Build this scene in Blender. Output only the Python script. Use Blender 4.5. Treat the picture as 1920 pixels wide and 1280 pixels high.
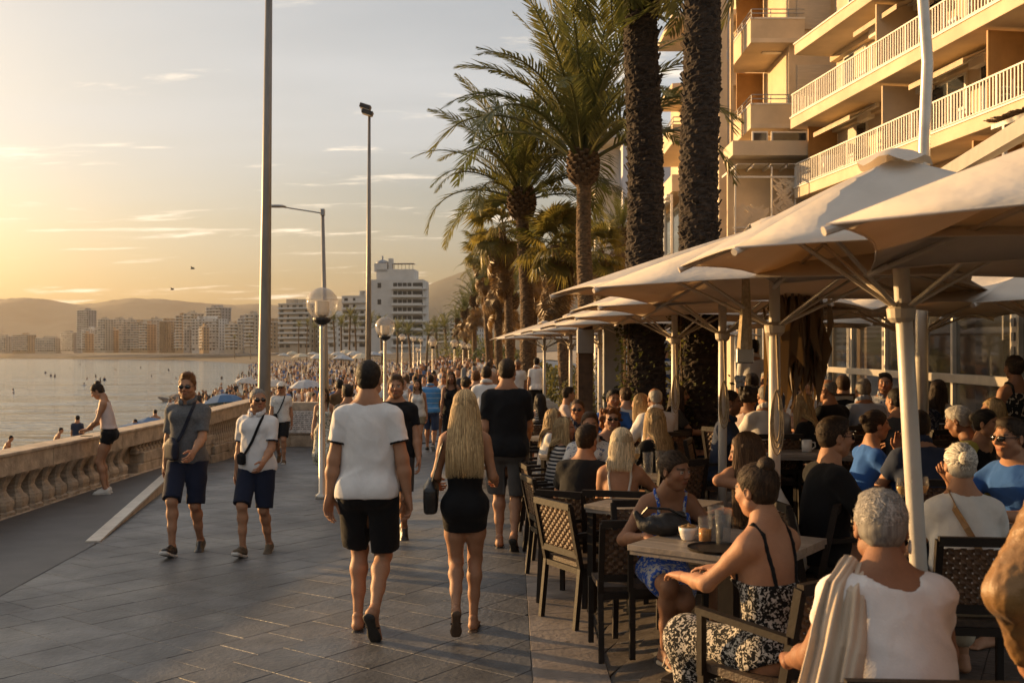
import bpy, math, random
import numpy as np
from mathutils import Vector, Matrix
R = math.radians
random.seed(7)
rng = np.random.default_rng(11)
SC = bpy.context.scene
COL = SC.collection
for o in list(bpy.data.objects): bpy.data.objects.remove(o)

# ---------------- camera, sky, sun, exposure ----------------
F, CX, CY, CAMZ = 1900.0, 960.0, 667.0, 1.9          # focal length and horizon in photograph pixels (1920 wide)
cam = bpy.data.objects.new('camera', bpy.data.cameras.new('camera')); COL.objects.link(cam)
cam.location = (0, 0, CAMZ); cam.rotation_euler = (R(90), 0, 0)
cam.data.sensor_width = 36; cam.data.lens = 36*F/1920; cam.data.shift_y = (CY-640)/1920
cam.data.clip_start = .1; cam.data.clip_end = 30000
cam.data.dof.use_dof = True; cam.data.dof.focus_distance = 8.5; cam.data.dof.aperture_fstop = 5.0
SC.camera = cam
SC.render.resolution_x, SC.render.resolution_y = 1024, 682
SUN_EL, SUN_AZ = R(8.5), math.atan2(-1.0, .56)          # azimuth measured from +Y towards +X
SUN_DIR = Vector((math.sin(SUN_AZ)*math.cos(SUN_EL), math.cos(SUN_AZ)*math.cos(SUN_EL), math.sin(SUN_EL)))
w = bpy.data.worlds.new('World'); SC.world = w; w.use_nodes = True
nt = w.node_tree; nt.nodes.clear()
def N(t, **k):
    n = nt.nodes.new(t)
    for a, b in k.items(): setattr(n, a, b)
    return n
def L(a, b): nt.links.new(a, b)
wo = N('ShaderNodeOutputWorld'); bg = N('ShaderNodeBackground'); L(bg.outputs[0], wo.inputs[0])
sky = N('ShaderNodeTexSky', sky_type='NISHITA'); sky.sun_disc = False
sky.sun_elevation = SUN_EL; sky.sun_rotation = SUN_AZ
sky.altitude = 0; sky.air_density = 1.0; sky.dust_density = 5.0; sky.ozone_density = 1.2
bg.inputs[1].default_value = .083
tc = N('ShaderNodeTexCoord'); sep = N('ShaderNodeSeparateXYZ'); L(tc.outputs['Generated'], sep.inputs[0])
def M_(op, a, b=None, c=None, clamp=False):
    n = N('ShaderNodeMath', operation=op, use_clamp=clamp)
    for i, v in enumerate((a, b, c)):
        if v is None: continue
        if isinstance(v, (int, float)): n.inputs[i].default_value = v
        else: L(v, n.inputs[i])
    return n.outputs[0]
zz = M_('MAXIMUM', sep.outputs[2], 0.0)
den = M_('ADD', zz, .10)
cx_ = M_('DIVIDE', sep.outputs[0], den); cy_ = M_('DIVIDE', sep.outputs[1], den)
cmb = N('ShaderNodeCombineXYZ'); L(cx_, cmb.inputs[0]); L(cy_, cmb.inputs[1])
def cloud_noise(sx, sy, det, rough, dist, lo, hi, off=0.0):
    mp = N('ShaderNodeMapping'); mp.inputs['Scale'].default_value = (sx, sy, 1); mp.inputs['Location'].default_value = (off, off*.7, 0)
    L(cmb.outputs[0], mp.inputs[0])
    nz = N('ShaderNodeTexNoise'); nz.inputs['Scale'].default_value = 1; nz.inputs['Detail'].default_value = det
    nz.inputs['Roughness'].default_value = rough; nz.inputs['Distortion'].default_value = dist
    L(mp.outputs[0], nz.inputs[0])
    mr = N('ShaderNodeMapRange', interpolation_type='SMOOTHSTEP'); mr.inputs[1].default_value = lo; mr.inputs[2].default_value = hi
    L(nz.outputs[0], mr.inputs[0]); return mr.outputs[0]
veil = cloud_noise(.35, .8, 5, .55, .4, .30, .72, 3.1)       # thin high veil over the whole sky
puff = cloud_noise(1.1, 3.4, 9, .62, .25, .56, .69, 9.3)    # small bright streaks
def mix(f, a, b):
    n = N('ShaderNodeMix', data_type='RGBA'); 
    if isinstance(f, (int, float)): n.inputs[0].default_value = f
    else: L(f, n.inputs[0])
    for i, v in ((6, a), (7, b)):
        if isinstance(v, tuple): n.inputs[i].default_value = (*v, 1)
        else: L(v, n.inputs[i])
    return n.outputs[2]
VEIL_COL = (5.0, 5.05, 5.1); PUFF_COL = (9.5, 8.0, 6.2)
hzf = N('ShaderNodeMapRange', interpolation_type='SMOOTHSTEP'); hzf.inputs[1].default_value = .03; hzf.inputs[2].default_value = .30; hzf.inputs[3].default_value = .0; hzf.inputs[4].default_value = 1.0; L(zz, hzf.inputs[0])
vf = M_('MULTIPLY', M_('MULTIPLY_ADD', veil, .42, .30), hzf.outputs[0])
c1 = mix(vf, sky.outputs[0], VEIL_COL)
c2 = mix(M_('MULTIPLY', puff, .72), c1, PUFF_COL)
L(c2, bg.inputs[0])
sd = bpy.data.lights.new('sun', 'SUN'); sd.energy = 5.0; sd.angle = R(.6); sd.color = (1.0, .60, .25)
sun = bpy.data.objects.new('sun', sd); COL.objects.link(sun)
sun.rotation_euler = SUN_DIR.to_track_quat('Z', 'Y').to_euler()
SC.view_settings.view_transform = 'Standard'; SC.view_settings.look = 'None'
SC.view_settings.exposure = 1.0; SC.view_settings.gamma = 1.0; SC.view_settings.use_curve_mapping = False
SC.cycles.max_bounces = 6; SC.cycles.diffuse_bounces = 3; SC.cycles.glossy_bounces = 3; SC.cycles.transmission_bounces = 5
SC.cycles.transparent_max_bounces = 8; SC.cycles.volume_bounces = 0
SC.cycles.use_denoising = True; SC.cycles.sample_clamp_indirect = 4
SC.cycles.caustics_reflective = False; SC.cycles.caustics_refractive = False

# ---------------- helpers ----------------
def sstep(a, b, x):
    t = np.clip((np.asarray(x, float)-a)/(b-a), 0, 1); return t*t*(3-2*t)
def gz(x, y):                                   # height of the paving: falls gently towards the sea side, rises far off
    y_ = np.asarray(y, float); x_ = np.asarray(x, float)
    drop = -.022*(np.clip(y_, 6, 22)-6)
    rise = .0085*(np.clip(y_, 50, 170)-50)
    bl = 1-sstep(-2.6, .4, x_+.03*np.clip(y_-10, 0, 200))
    deck = (.15*sstep(.60, 1.15, x_)+.20*sstep(6.5, 12, y_)*sstep(1.2, 2.5, x_))*(1-sstep(26, 40, y_))
    return drop*bl + rise + deck
def at_d(px, py, D): return Vector(((px-CX)*D/F, D, CAMZ-(py-CY)*D/F))
def at_z(px, py, z):
    D = F*(CAMZ-z)/(py-CY); return at_d(px, py, D)
def at_g(px, py):                               # point of the paving seen at that pixel
    z = 0.
    for _ in range(12):
        p = at_z(px, py, z); z = .5*z+.5*float(gz(p.x, p.y))
    p.z = float(gz(p.x, p.y)); return p

MATS = {}
def pm(name, col, rough=.6, var=.12, scale=6, bump=.15, bscale=40, metal=0, spec=.5, col2=None, stretch=None, trans=0, alpha=1, coord='Object', sheen=0, subs=0, rvar=0):
    """principled material: noise colour variation + fine bump"""
    if name in MATS: return MATS[name]
    m = bpy.data.materials.new(name); m.use_nodes = True; t = m.node_tree; b = t.nodes['Principled BSDF']
    b.inputs['Roughness'].default_value = rough; b.inputs['Metallic'].default_value = metal
    b.inputs['Specular IOR Level'].default_value = spec; b.inputs['Transmission Weight'].default_value = trans
    b.inputs['Alpha'].default_value = alpha
    if sheen: b.inputs['Sheen Weight'].default_value = sheen
    if subs:
        b.inputs['Subsurface Weight'].default_value = subs; b.inputs['Subsurface Radius'].default_value = (.012, .005, .003); b.inputs['Subsurface Scale'].default_value = 1
    co = t.nodes.new('ShaderNodeTexCoord'); src = co.outputs[coord] if coord != 'World' else t.nodes.new('ShaderNodeNewGeometry').outputs['Position']
    if stretch:
        mp = t.nodes.new('ShaderNodeMapping'); mp.inputs['Scale'].default_value = stretch; t.links.new(src, mp.inputs[0]); src = mp.outputs[0]
    nz = t.nodes.new('ShaderNodeTexNoise'); nz.inputs['Scale'].default_value = scale; nz.inputs['Detail'].default_value = 5; nz.inputs['Roughness'].default_value = .62
    t.links.new(src, nz.inputs[0])
    c2 = col2 if col2 else tuple(min(1, c*(1+var*1.6)) for c in col)
    c1 = col if col2 else tuple(c*(1-var*1.6) for c in col)
    rp = t.nodes.new('ShaderNodeValToRGB'); rp.color_ramp.elements[0].color = (*c1, 1); rp.color_ramp.elements[1].color = (*c2, 1)
    rp.color_ramp.elements[0].position = .3; rp.color_ramp.elements[1].position = .7
    t.links.new(nz.outputs[0], rp.inputs[0]); t.links.new(rp.outputs[0], b.inputs['Base Color'])
    if rvar:
        mr = t.nodes.new('ShaderNodeMapRange'); mr.inputs[3].default_value = max(0, rough-rvar); mr.inputs[4].default_value = min(1, rough+rvar)
        t.links.new(nz.outputs[0], mr.inputs[0]); t.links.new(mr.outputs[0], b.inputs['Roughness'])
    if bump:
        n2 = t.nodes.new('ShaderNodeTexNoise'); n2.inputs['Scale'].default_value = bscale; n2.inputs['Detail'].default_value = 4
        t.links.new(src, n2.inputs[0]); bp = t.nodes.new('ShaderNodeBump'); bp.inputs['Strength'].default_value = bump; bp.inputs['Distance'].default_value = .02
        t.links.new(n2.outputs[0], bp.inputs['Height']); t.links.new(bp.outputs[0], b.inputs['Normal'])
    MATS[name] = m; return m

class MB:
    """collects faces; build() links them as one mesh object"""
    def __init__(s): s.v = []; s.f = []
    def add(s, v, f):
        k = len(s.v); s.v.extend([tuple(p) for p in v]); s.f.extend([tuple(i+k for i in q) for q in f]); return s
    def box(s, c, d, rz=0, m=None):
        hx, hy, hz = d[0]/2, d[1]/2, d[2]/2; ca, sa = math.cos(rz), math.sin(rz); vs = []
        for z in (-hz, hz):
            for x, y in ((-hx, -hy), (hx, -hy), (hx, hy), (-hx, hy)):
                p = Vector((x*ca-y*sa+c[0], x*sa+y*ca+c[1], z+c[2])); vs.append(m @ p if m else p)
        return s.add(vs, [(3, 2, 1, 0), (4, 5, 6, 7), (0, 1, 5, 4), (1, 2, 6, 5), (2, 3, 7, 6), (3, 0, 4, 7)])
    def bar(s, a, b, wd, ht, up=(0, 0, 1)):
        a, b = Vector(a), Vector(b); d = (b-a).normalized(); u = Vector(up)
        if abs(d.dot(u)) > .98: u = Vector((1, 0, 0))
        sx = d.cross(u).normalized(); uz = sx.cross(d).normalized(); vs = []
        for p in (a, b):
            for i, j in ((-1, -1), (1, -1), (1, 1), (-1, 1)): vs.append(p+sx*wd/2*i+uz*ht/2*j)
        return s.add(vs, [(3, 2, 1, 0), (4, 5, 6, 7), (0, 1, 5, 4), (1, 2, 6, 5), (2, 3, 7, 6), (3, 0, 4, 7)])
    def tube(s, pts, r, n=8, cap=True):
        pts = [Vector(p) for p in pts]; m = len(pts); rr = r if isinstance(r, (list, tuple)) else [r]*m
        vs = []; fs = []; prev = None
        for i, p in enumerate(pts):
            d = (pts[min(i+1, m-1)]-pts[max(i-1, 0)]).normalized()
            if prev is None:
                prev = d.orthogonal().normalized()
            sx = (prev-d*prev.dot(d)).normalized(); prev = sx; sy = d.cross(sx)
            for k in range(n):
                a = 2*math.pi*k/n; vs.append(p+(sx*math.cos(a)+sy*math.sin(a))*rr[i])
        for i in range(m-1):
            for k in range(n): fs.append((i*n+k, i*n+(k+1) % n, (i+1)*n+(k+1) % n, (i+1)*n+k))
        if cap: fs.append(tuple(range(n-1, -1, -1))); fs.append(tuple((m-1)*n+k for k in range(n)))
        return s.add(vs, fs)
    def lathe(s, prof, c=(0, 0, 0), n=16, sx=1, sy=1, rz=0, cap=True):
        vs = []; fs = []; m = len(prof)
        for r, z in prof:
            for k in range(n):
                a = 2*math.pi*k/n+rz; vs.append((c[0]+r*math.cos(a)*sx, c[1]+r*math.sin(a)*sy, c[2]+z))
        for i in range(m-1):
            for k in range(n): fs.append((i*n+k, i*n+(k+1) % n, (i+1)*n+(k+1) % n, (i+1)*n+k))
        if cap: fs.append(tuple(range(n-1, -1, -1))); fs.append(tuple((m-1)*n+k for k in range(n)))
        return s.add(vs, fs)
    def prism(s, poly, z0, z1):
        n = len(poly); vs = [(p[0], p[1], z0) for p in poly]+[(p[0], p[1], z1) for p in poly]
        return s.add(vs, [tuple(range(n-1, -1, -1)), tuple(range(n, 2*n))]+[(i, (i+1) % n, n+(i+1) % n, n+i) for i in range(n)])
    def grid(s, P):
        """P: 2-D list of points"""
        a, b = len(P), len(P[0]); k = [p for row in P for p in row]
        return s.add(k, [(i*b+j, i*b+j+1, (i+1)*b+j+1, (i+1)*b+j) for i in range(a-1) for j in range(b-1)])
    def xf(s, m): s.v = [tuple(m @ Vector(p)) for p in s.v]; return s
    def mesh(s, name, mat, smooth=False, bevel=0):
        me = bpy.data.meshes.new(name); me.from_pydata(s.v, [], s.f); me.validate()
        if mat: me.materials.append(mat)
        if smooth: me.shade_smooth()
        return me
    def build(s, name, mat, parent=None, smooth=False, bevel=0, loc=None):
        o = bpy.data.objects.new(name, s.mesh(name, mat, smooth)); COL.objects.link(o)
        if parent: o.parent = parent
        if loc is not None: o.location = loc
        if bevel:
            b = o.modifiers.new('bevel', 'BEVEL'); b.width = bevel; b.segments = 2; b.limit_method = 'ANGLE'
        return o
def tag(o, label=None, cat=None, group=None, kind=None):
    if label: o['label'] = label
    if cat: o['category'] = cat
    if group: o['group'] = group
    if kind: o['kind'] = kind
    return o
def empty(name, loc=(0, 0, 0), rz=0):
    o = bpy.data.objects.new(name, None); o.empty_display_size = .2; COL.objects.link(o); o.location = loc; o.rotation_euler = (0, 0, rz); return o
def inst(me, name, parent=None, loc=(0, 0, 0), rot=(0, 0, 0), scale=None):
    o = bpy.data.objects.new(name, me); COL.objects.link(o); o.location = loc; o.rotation_euler = rot
    if scale: o.scale = scale
    if parent: o.parent = parent
    return o
def copy_tree(o, parent=None):
    c = o.copy(); COL.objects.link(c); c.parent = parent
    for ch in o.children: copy_tree(ch, c)
    return c
# ---------------- the setting: land, sea, hills, paving ----------------
def paving(name, col, rough, var, scale, gum=.5, cell=.40):
    """stone: tone per slab, worn patches, fine grain, dropped-gum spots, uneven gloss"""
    m = pm(name, col, rough, var, scale, .3, 26, coord='World', rvar=.10); t = m.node_tree; b = t.nodes['Principled BSDF']; src = b.inputs['Base Color'].links[0].from_socket; ge = t.nodes.new('ShaderNodeNewGeometry')
    def noise(sc, lo, hi, a0, a1, det=4):
        n = t.nodes.new('ShaderNodeTexNoise'); n.inputs['Scale'].default_value = sc; n.inputs['Detail'].default_value = det; t.links.new(ge.outputs['Position'], n.inputs[0]); r = t.nodes.new('ShaderNodeMapRange'); r.inputs[1].default_value = lo; r.inputs[2].default_value = hi; r.inputs[3].default_value = a0; r.inputs[4].default_value = a1; t.links.new(n.outputs[0], r.inputs[0]); return r.outputs[0]
    v = t.nodes.new('ShaderNodeTexVoronoi'); v.inputs['Scale'].default_value = 2.3; t.links.new(ge.outputs['Position'], v.inputs[0]); gr = t.nodes.new('ShaderNodeMapRange'); gr.inputs[1].default_value = .035; gr.inputs[2].default_value = .05; gr.inputs[3].default_value = gum; gr.inputs[4].default_value = 1; t.links.new(v.outputs['Distance'], gr.inputs[0])
    oi = t.nodes.new('ShaderNodeObjectInfo'); orr = t.nodes.new('ShaderNodeMapRange'); orr.inputs[3].default_value = .84; orr.inputs[4].default_value = 1.16; t.links.new(oi.outputs['Random'], orr.inputs[0])
    f = None
    for o in (noise(.55, .35, .68, .72, 1.18), noise(7, .35, .7, .88, 1.12, 8), gr.outputs[0], orr.outputs[0]):
        if f is None: f = o; continue
        mm = t.nodes.new('ShaderNodeMath'); mm.operation = 'MULTIPLY'; t.links.new(f, mm.inputs[0]); t.links.new(o, mm.inputs[1]); f = mm.outputs[0]
    sc = t.nodes.new('ShaderNodeVectorMath'); sc.operation = 'SCALE'; t.links.new(src, sc.inputs[0]); t.links.new(f, sc.inputs['Scale']); t.links.new(sc.outputs[0], b.inputs['Base Color'])
    t.links.new(noise(1.1, .3, .7, max(.1, rough-.12), rough+.16, 6), b.inputs['Roughness']); return m
M_slab = paving('paving_slab', (.088, .088, .090), .48, .2, 3.2)
M_grout = pm('grout', (.066, .062, .058), .85, .2, 20, .2, 80)
M_strip = paving('strip_stone', (.25, .21, .18), .42, .12, 4)
M_terr = paving('terrace_stone', (.078, .066, .056), .42, .25, 5)
M_conc = pm('ramp_concrete', (.07, .064, .060), .55, .16, 2.2, .25, 60)
M_sand = pm('sand', (.30, .23, .15), .9, .2, .6, .3, 8)
M_lime = pm('limestone', (.44, .34, .24), .75, .22, 5, .5, 28)
M_limed = pm('limestone_weathered', (.40, .31, .22), .8, .35, 3, .8, 18)
M_rock = pm('rock', (.17, .13, .10), .85, .4, 1.2, .8, 6)
M_hill = pm('hill_scrub', (.055, .058, .045), .95, .3, .004, 0)

# sea
def sea_mat():
    m = bpy.data.materials.new('sea_water'); m.use_nodes = True; t = m.node_tree; b = t.nodes['Principled BSDF']
    b.inputs['Base Color'].default_value = (.07, .10, .115, 1); b.inputs['Roughness'].default_value = .10; b.inputs['IOR'].default_value = 1.33
    co = t.nodes.new('ShaderNodeTexCoord'); prev = None
    for sc, st, di in ((.035, 1.0, 1.1), (.14, 1.0, .42), (.5, 1.0, .16), (1.6, .9, .05)):
        mp = t.nodes.new('ShaderNodeMapping'); mp.inputs['Scale'].default_value = (.55, 1.25, 1); t.links.new(co.outputs['Object'], mp.inputs[0])
        nz = t.nodes.new('ShaderNodeTexNoise'); nz.inputs['Scale'].default_value = sc; nz.inputs['Detail'].default_value = 5; nz.inputs['Distortion'].default_value = .6
        t.links.new(mp.outputs[0], nz.inputs[0]); bp = t.nodes.new('ShaderNodeBump'); bp.inputs['Strength'].default_value = st; bp.inputs['Distance'].default_value = di*1.6
        t.links.new(nz.outputs[0], bp.inputs['Height'])
        if prev: t.links.new(prev, bp.inputs['Normal'])
        prev = bp.outputs[0]
    t.links.new(prev, b.inputs['Normal']); return m
SEA_Z = -2.2
s = MB(); 
s.grid([[(-9000 if i == 0 else 9000, y, SEA_Z) for y in (-600, 0, 400, 9000)] for i in range(2)])
s.f = [tuple(reversed(q)) for q in s.f]
tag(s.build('sea', sea_mat()), kind='structure')
# land from the shoreline inland
SH = [(-22, -60, 1, 0), (-21, 30, 1, 0), (-20, 55, 1, 0), (-24, 80, 1, 0), (-27, 105, 1, 0), (-40, 150, 1, .02), (-60, 236, .98, .2), (-85, 330, .9, .4),
      (-123, 487, .72, .7), (-208, 708, .5, .87), (-369, 1113, .4, .92), (-700, 1500, .25, .97), (-1300, 1700, 0, 1), (-2600, 1800, 0, 1), (-8000, 2000, 0, 1)]
U = [(-3, -2.9), (0, -2.35), (4, -1.95), (9, -1.55), (16, -1.3), (30, -1.1), (60, -.75), (150, -.2), (400, .3), (1500, .6), (7000, 2)]
rows = []; HI = [(-3, -2.9), (0, -2.35), (10, -1.6), (25, -1.0), (50, -.4), (80, 1.5), (130, 4.5), (200, 7.5), (400, 9), (1500, 12), (7000, 20)]
for i, (x, y, dx, dy) in enumerate(SH):
    rows.append([(x+dx*u, y+dy*u, z if z < -2 else z+.05*math.sin(i*2.3+u)) for u, z in (U if y < 300 else HI)])
s = MB().grid(rows); s.f = [tuple(reversed(q)) for q in s.f]
bch = s.build('beach', M_sand, smooth=True); tag(bch, kind='structure'); bch.data.materials.append(pm('shore_scrub', (.045, .034, .024), .9, .35, .05, .2, 1))
for pl in bch.data.polygons: pl.material_index = 1 if pl.center.y > 420 else 0
# hills
def ridge(name, pts, D, depth, seed):
    rr = random.Random(seed); P = []
    xs = np.linspace(pts[0][0], pts[-1][0], 160); ys = np.interp(xs, [p[0] for p in pts], [p[1] for p in pts])
    k = np.convolve(np.pad(ys, 3, mode='edge'), np.ones(7)/7, 'valid')
    for j in range(15):
        t = j/10; row = []
        for i, px in enumerate(xs):
            top = (CY-k[i])*D/F+1.9
            ph = math.sin(i*.31+seed)*math.cos(i*.12+j*.6)*.035+math.sin(i*.83+j*1.7)*.02+rr.uniform(-.006, .006)
            pr = (t if t <= 1 else max(0, 2-t*1.0))**1.15
            z = top*(pr+ph*math.sin(math.pi*min(1, t))) if j < 10 else top*max(0, 1-(t-1)*1.6)
            if j == 10: z = top+rr.uniform(-2, 2)
            d = D-depth*(1-t)
            row.append(((px-CX)*D/F, d, z-3))
        P.append(row)
    s = MB().grid(P); s.f = [tuple(reversed(q)) for q in s.f] if False else s.f
    tag(s.build(name, M_hill, smooth=True), kind='structure')
ridge('hills', [(-500, 575), (-200, 566), (0, 560), (45, 556), (95, 560), (130, 568), (156, 572), (190, 563), (215, 562), (250, 556), (278, 558), (292, 563), (315, 558),
      (335, 560), (366, 571), (395, 562), (415, 570), (437, 575), (455, 569), (480, 566), (520, 573), (570, 566), (640, 556), (700, 575), (800, 600), (950, 640)], 5200, 900, 3)
ridge('hills', [(560, 660), (640, 625), (700, 590), (760, 552), (790, 535), (840, 518), (880, 503), (940, 484), (1000, 470), (1100, 460), (1250, 480), (1500, 520), (1900, 560), (2400, 600)], 3300, 1300, 8)

# promenade base sheet
WALLX = lambda y: -6.35 if y < 25.2 else -4.3-.048*(y-25.2)
xs_r = lambda y: 13 if y < 60 else 13-.05*(y-60)
ys = list(np.arange(-3, 26, 1.0))+[25.19, 25.21]+list(np.arange(26.5, 60, 2))+list(np.arange(60, 231, 6)); ys.sort()
P = []
for y in ys:
    a, b = WALLX(y), xs_r(y); P.append([(x, y, float(gz(x, y))-.020) for x in ([a, a+1, a+2, a+3]+list(np.linspace(a+3.5, 0, 8))+[.12, .25, .35, .45, .55, .65, .75, .85, .95, 1.1, 1.3, 1.6, 1.9, 2.2, 2.6, 3.2, 4, 6, 9, b])])
s = MB().grid(P); prom = s.build('promenade', M_grout); prom.data.materials.append(M_slab)
for pl in prom.data.polygons: pl.material_index = 1 if pl.center.y > 33.5 else 0
if True: pass; tag(prom, kind='structure')
# smooth ramp along the balustrade with its wedge kerb
RB = [(-3.75, 3), (-3.95, 6), (-4.15, 8.2), (-4.45, 10.9), (-5.65, 16.8), (-6.2, 20.0)]
def rb(y): return float(np.interp(y, [p[1] for p in RB], [p[0] for p in RB]))
def rz_(y): return float(np.interp(y, [10.9, 16.8, 20], [0, .17, .22]))
P = []
for y in np.arange(3, 20.01, .5):
    P.append([(x, y, float(gz(x, y))+.004+rz_(y)) for x in np.linspace(-6.34, rb(y), 6)])
ramp = MB().grid(P).build('ramp', M_conc); tag(ramp, kind='structure')
s = MB(); t2 = MB(); prev = None; Vs = []
for y in np.arange(10.9, 20.01, .65):
    x = rb(y); g = float(gz(x, y)); Vs.append((x, y, g, g+.004+rz_(y)))
for a, b in zip(Vs, Vs[1:]):
    s.add([(a[0], a[1], a[2]-.03), (b[0], b[1], b[2]-.03), (b[0], b[1], b[3]-.01), (a[0], a[1], a[3]-.01),
           (a[0]-.13, a[1], a[2]-.03), (b[0]-.13, b[1], b[2]-.03), (b[0]-.13, b[1], b[3]-.01), (a[0]-.13, a[1], a[3]-.01)],
          [(0, 1, 2, 3), (7, 6, 5, 4), (3, 2, 6, 7), (0, 4, 5, 1), (0, 3, 7, 4), (1, 5, 6, 2)])
    t2.bar((a[0]-.06, a[1], a[3]+.004), (b[0]-.06, b[1], b[3]+.004), .15, .026)
kb = s.build('kerb', M_lime); tag(kb, kind='structure'); t2.build('kerb_edge', pm('pale_edge', (.55, .5, .42), .35, .1, 8, .1, 40), kb)

# slabs: rotated grid, the largest ones as parts, the rest one stuff part
ANG = R(-37); TS = .40
LX = lambda y: .12 if y < 12 else .12-.013*(y-12)-(0 if y < 25 else .018*(y-25))   # left edge of the pale strip
SW = .46
def clip_poly(poly, f):
    out = []
    for i, p in enumerate(poly):
        q = poly[(i+1) % len(poly)]; a, b = f(p), f(q)
        if a >= 0: out.append(p)
        if a*b < 0: t = a/(a-b); out.append((p[0]+(q[0]-p[0])*t, p[1]+(q[1]-p[1])*t))
    return out
def slab_mesh(poly, th, mat, gap=.0018, name='slab'):
    c = (sum(p[0] for p in poly)/len(poly), sum(p[1] for p in poly)/len(poly)); n = len(poly)
    sh = lambda p, g: (c[0]+(p[0]-c[0])*(1-g/max(.05, math.hypot(p[0]-c[0], p[1]-c[1]))*1.4), c[1]+(p[1]-c[1])*(1-g/max(.05, math.hypot(p[0]-c[0], p[1]-c[1]))*1.4))
    return c, [sh(p, gap) for p in poly], [sh(p, gap+.003) for p in poly]
def lay(polys, mat, parent, th, name, nmax, seed, tilt=.003):
    rr = random.Random(seed); info = []
    for poly in polys:
        if len(poly) < 3: continue
        cx = sum(p[0] for p in poly)/len(poly); cy = sum(p[1] for p in poly)/len(poly)
        ar = abs(sum(poly[i][0]*poly[(i+1) % len(poly)][1]-poly[(i+1) % len(poly)][0]*poly[i][1] for i in range(len(poly))))/2
        if ar < .004: continue
        vis = cy > 5.3 and abs(cx) < cy*.53+.4
        info.append((vis*ar/max(cy, 1)**3, poly))
    info.sort(key=lambda a: -a[0]); rest = MB()
    cache = {}
    for k, (sc_, poly) in enumerate(info):
        c, lo, up = slab_mesh(poly, th, mat); n = len(poly); dz = rr.uniform(-.0012, .0012); tx, ty = rr.uniform(-tilt, tilt), rr.uniform(-tilt, tilt)
        zc = float(gz(*c)); gx = (float(gz(c[0]+.2, c[1]))-float(gz(c[0]-.2, c[1])))/.4; gy = (float(gz(c[0], c[1]+.2))-float(gz(c[0], c[1]-.2)))/.4
        lift = lambda p, h: (p[0], p[1], zc+gx*(p[0]-c[0])+gy*(p[1]-c[1])+h+dz+tx*(p[0]-c[0])+ty*(p[1]-c[1]))
        fs = [tuple(range(2*n, 3*n))]+[(i, (i+1) % n, n+(i+1) % n, n+i) for i in range(n)]+[(n+i, n+(i+1) % n, 2*n+(i+1) % n, 2*n+i) for i in range(n)]
        vs = [lift(p, -.03) for p in lo]+[lift(p, -.004) for p in lo]+[lift(p, 0) for p in up]
        if poly_area(poly) < 0: fs = [tuple(reversed(q)) for q in fs]
        if k < nmax:
            key = (n, round(poly_area(poly), 4)) if n == 4 and abs(abs(poly_area(poly))-TS*TS) < 1e-4 and mat is M_slab else None
            if key and key in cache:
                o = inst(cache[key], name, parent, (c[0], c[1], zc+dz), (math.atan(gy+ty), -math.atan(gx+tx), 0))
            elif key:
                m = MB().add([(v[0]-c[0], v[1]-c[1], v[2]-zc-dz-(gx+tx)*(v[0]-c[0])-(gy+ty)*(v[1]-c[1])) for v in vs], fs).mesh('slab', mat); cache[key] = m
                inst(m, name, parent, (c[0], c[1], zc+dz), (math.atan(gy+ty), -math.atan(gx+tx), 0))
            else:
                MB().add([(v[0]-c[0], v[1]-c[1], v[2]-zc) for v in vs], fs).build(name, mat, parent, loc=(c[0], c[1], zc))
        else: rest.add(vs, fs)
    if rest.v: tag(rest.build(name+'_field', mat, parent), kind='stuff')
def poly_area(p): return sum(p[i][0]*p[(i+1) % len(p)][1]-p[(i+1) % len(p)][0]*p[i][1] for i in range(len(p)))/2
ca, sa = math.cos(ANG), math.sin(ANG)
polys = []
for i in range(-90, 91):
    for j in range(-20, 140):
        off = .5 if i % 5 == 1 else 0
        q = [((i+a), (j+b+off)) for a, b in ((0, 0), (1, 0), (1, 1), (0, 1))]
        q = [((x*ca-y*sa)*TS, (x*sa+y*ca)*TS) for x, y in q]
        my = sum(p[1] for p in q)/4; mx = sum(p[0] for p in q)/4
        if my < 4.5 or my > 34 or mx > LX(my)+.6 or mx < WALLX(my)-.5 or abs(mx) > my*.54+.8: continue
        q = clip_poly(q, lambda p: LX(p[1])-p[0]); 
        if len(q) > 2: q = clip_poly(q, lambda p: p[0]-(rb(p[1]) if p[1] < 20 else WALLX(p[1])))
        if len(q) > 2: polys.append(q)
lay(polys, M_slab, prom, .03, 'slab', 300, 1)
polys = []; y = 3.0; rr = random.Random(4); k = 0
while y < 60:
    ln = rr.choice([.45, .6, .75, .6]); y2 = y+ln
    polys.append([(LX(y), y-.06), (LX(y)+SW, y+.06), (LX(y2)+SW, y2+.06), (LX(y2), y2-.06)]); y = y2
strip = tag(empty('stone_strip'), kind='structure')
lay(polys, M_strip, strip, .03, 'slab', 90, 2)
polys = []
A2 = R(-37+8); c2_, s2_ = math.cos(A2), math.sin(A2)
for i in range(-60, 61):
    for j in range(-20, 100):
        q = [(i*.22, j*.44+(.22 if i % 2 else 0)), ((i+1)*.22, j*.44+(.22 if i % 2 else 0)), ((i+1)*.22, (j+1)*.44+(.22 if i % 2 else 0)), (i*.22, (j+1)*.44+(.22 if i % 2 else 0))]
        q = [(x*c2_-y*s2_, x*s2_+y*c2_) for x, y in q]
        my = sum(p[1] for p in q)/4; mx = sum(p[0] for p in q)/4
        if my < 3.5 or my > 22 or mx < LX(my)+SW-.4 or mx > min(8.5, my*.54+.6): continue
        q = clip_poly(q, lambda p: p[0]-LX(p[1])-SW)
        if len(q) > 2: polys.append(q)
terr = tag(empty('terrace'), kind='structure')
lay(polys, M_terr, terr, .03, 'paver', 260, 3, .008)

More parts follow.
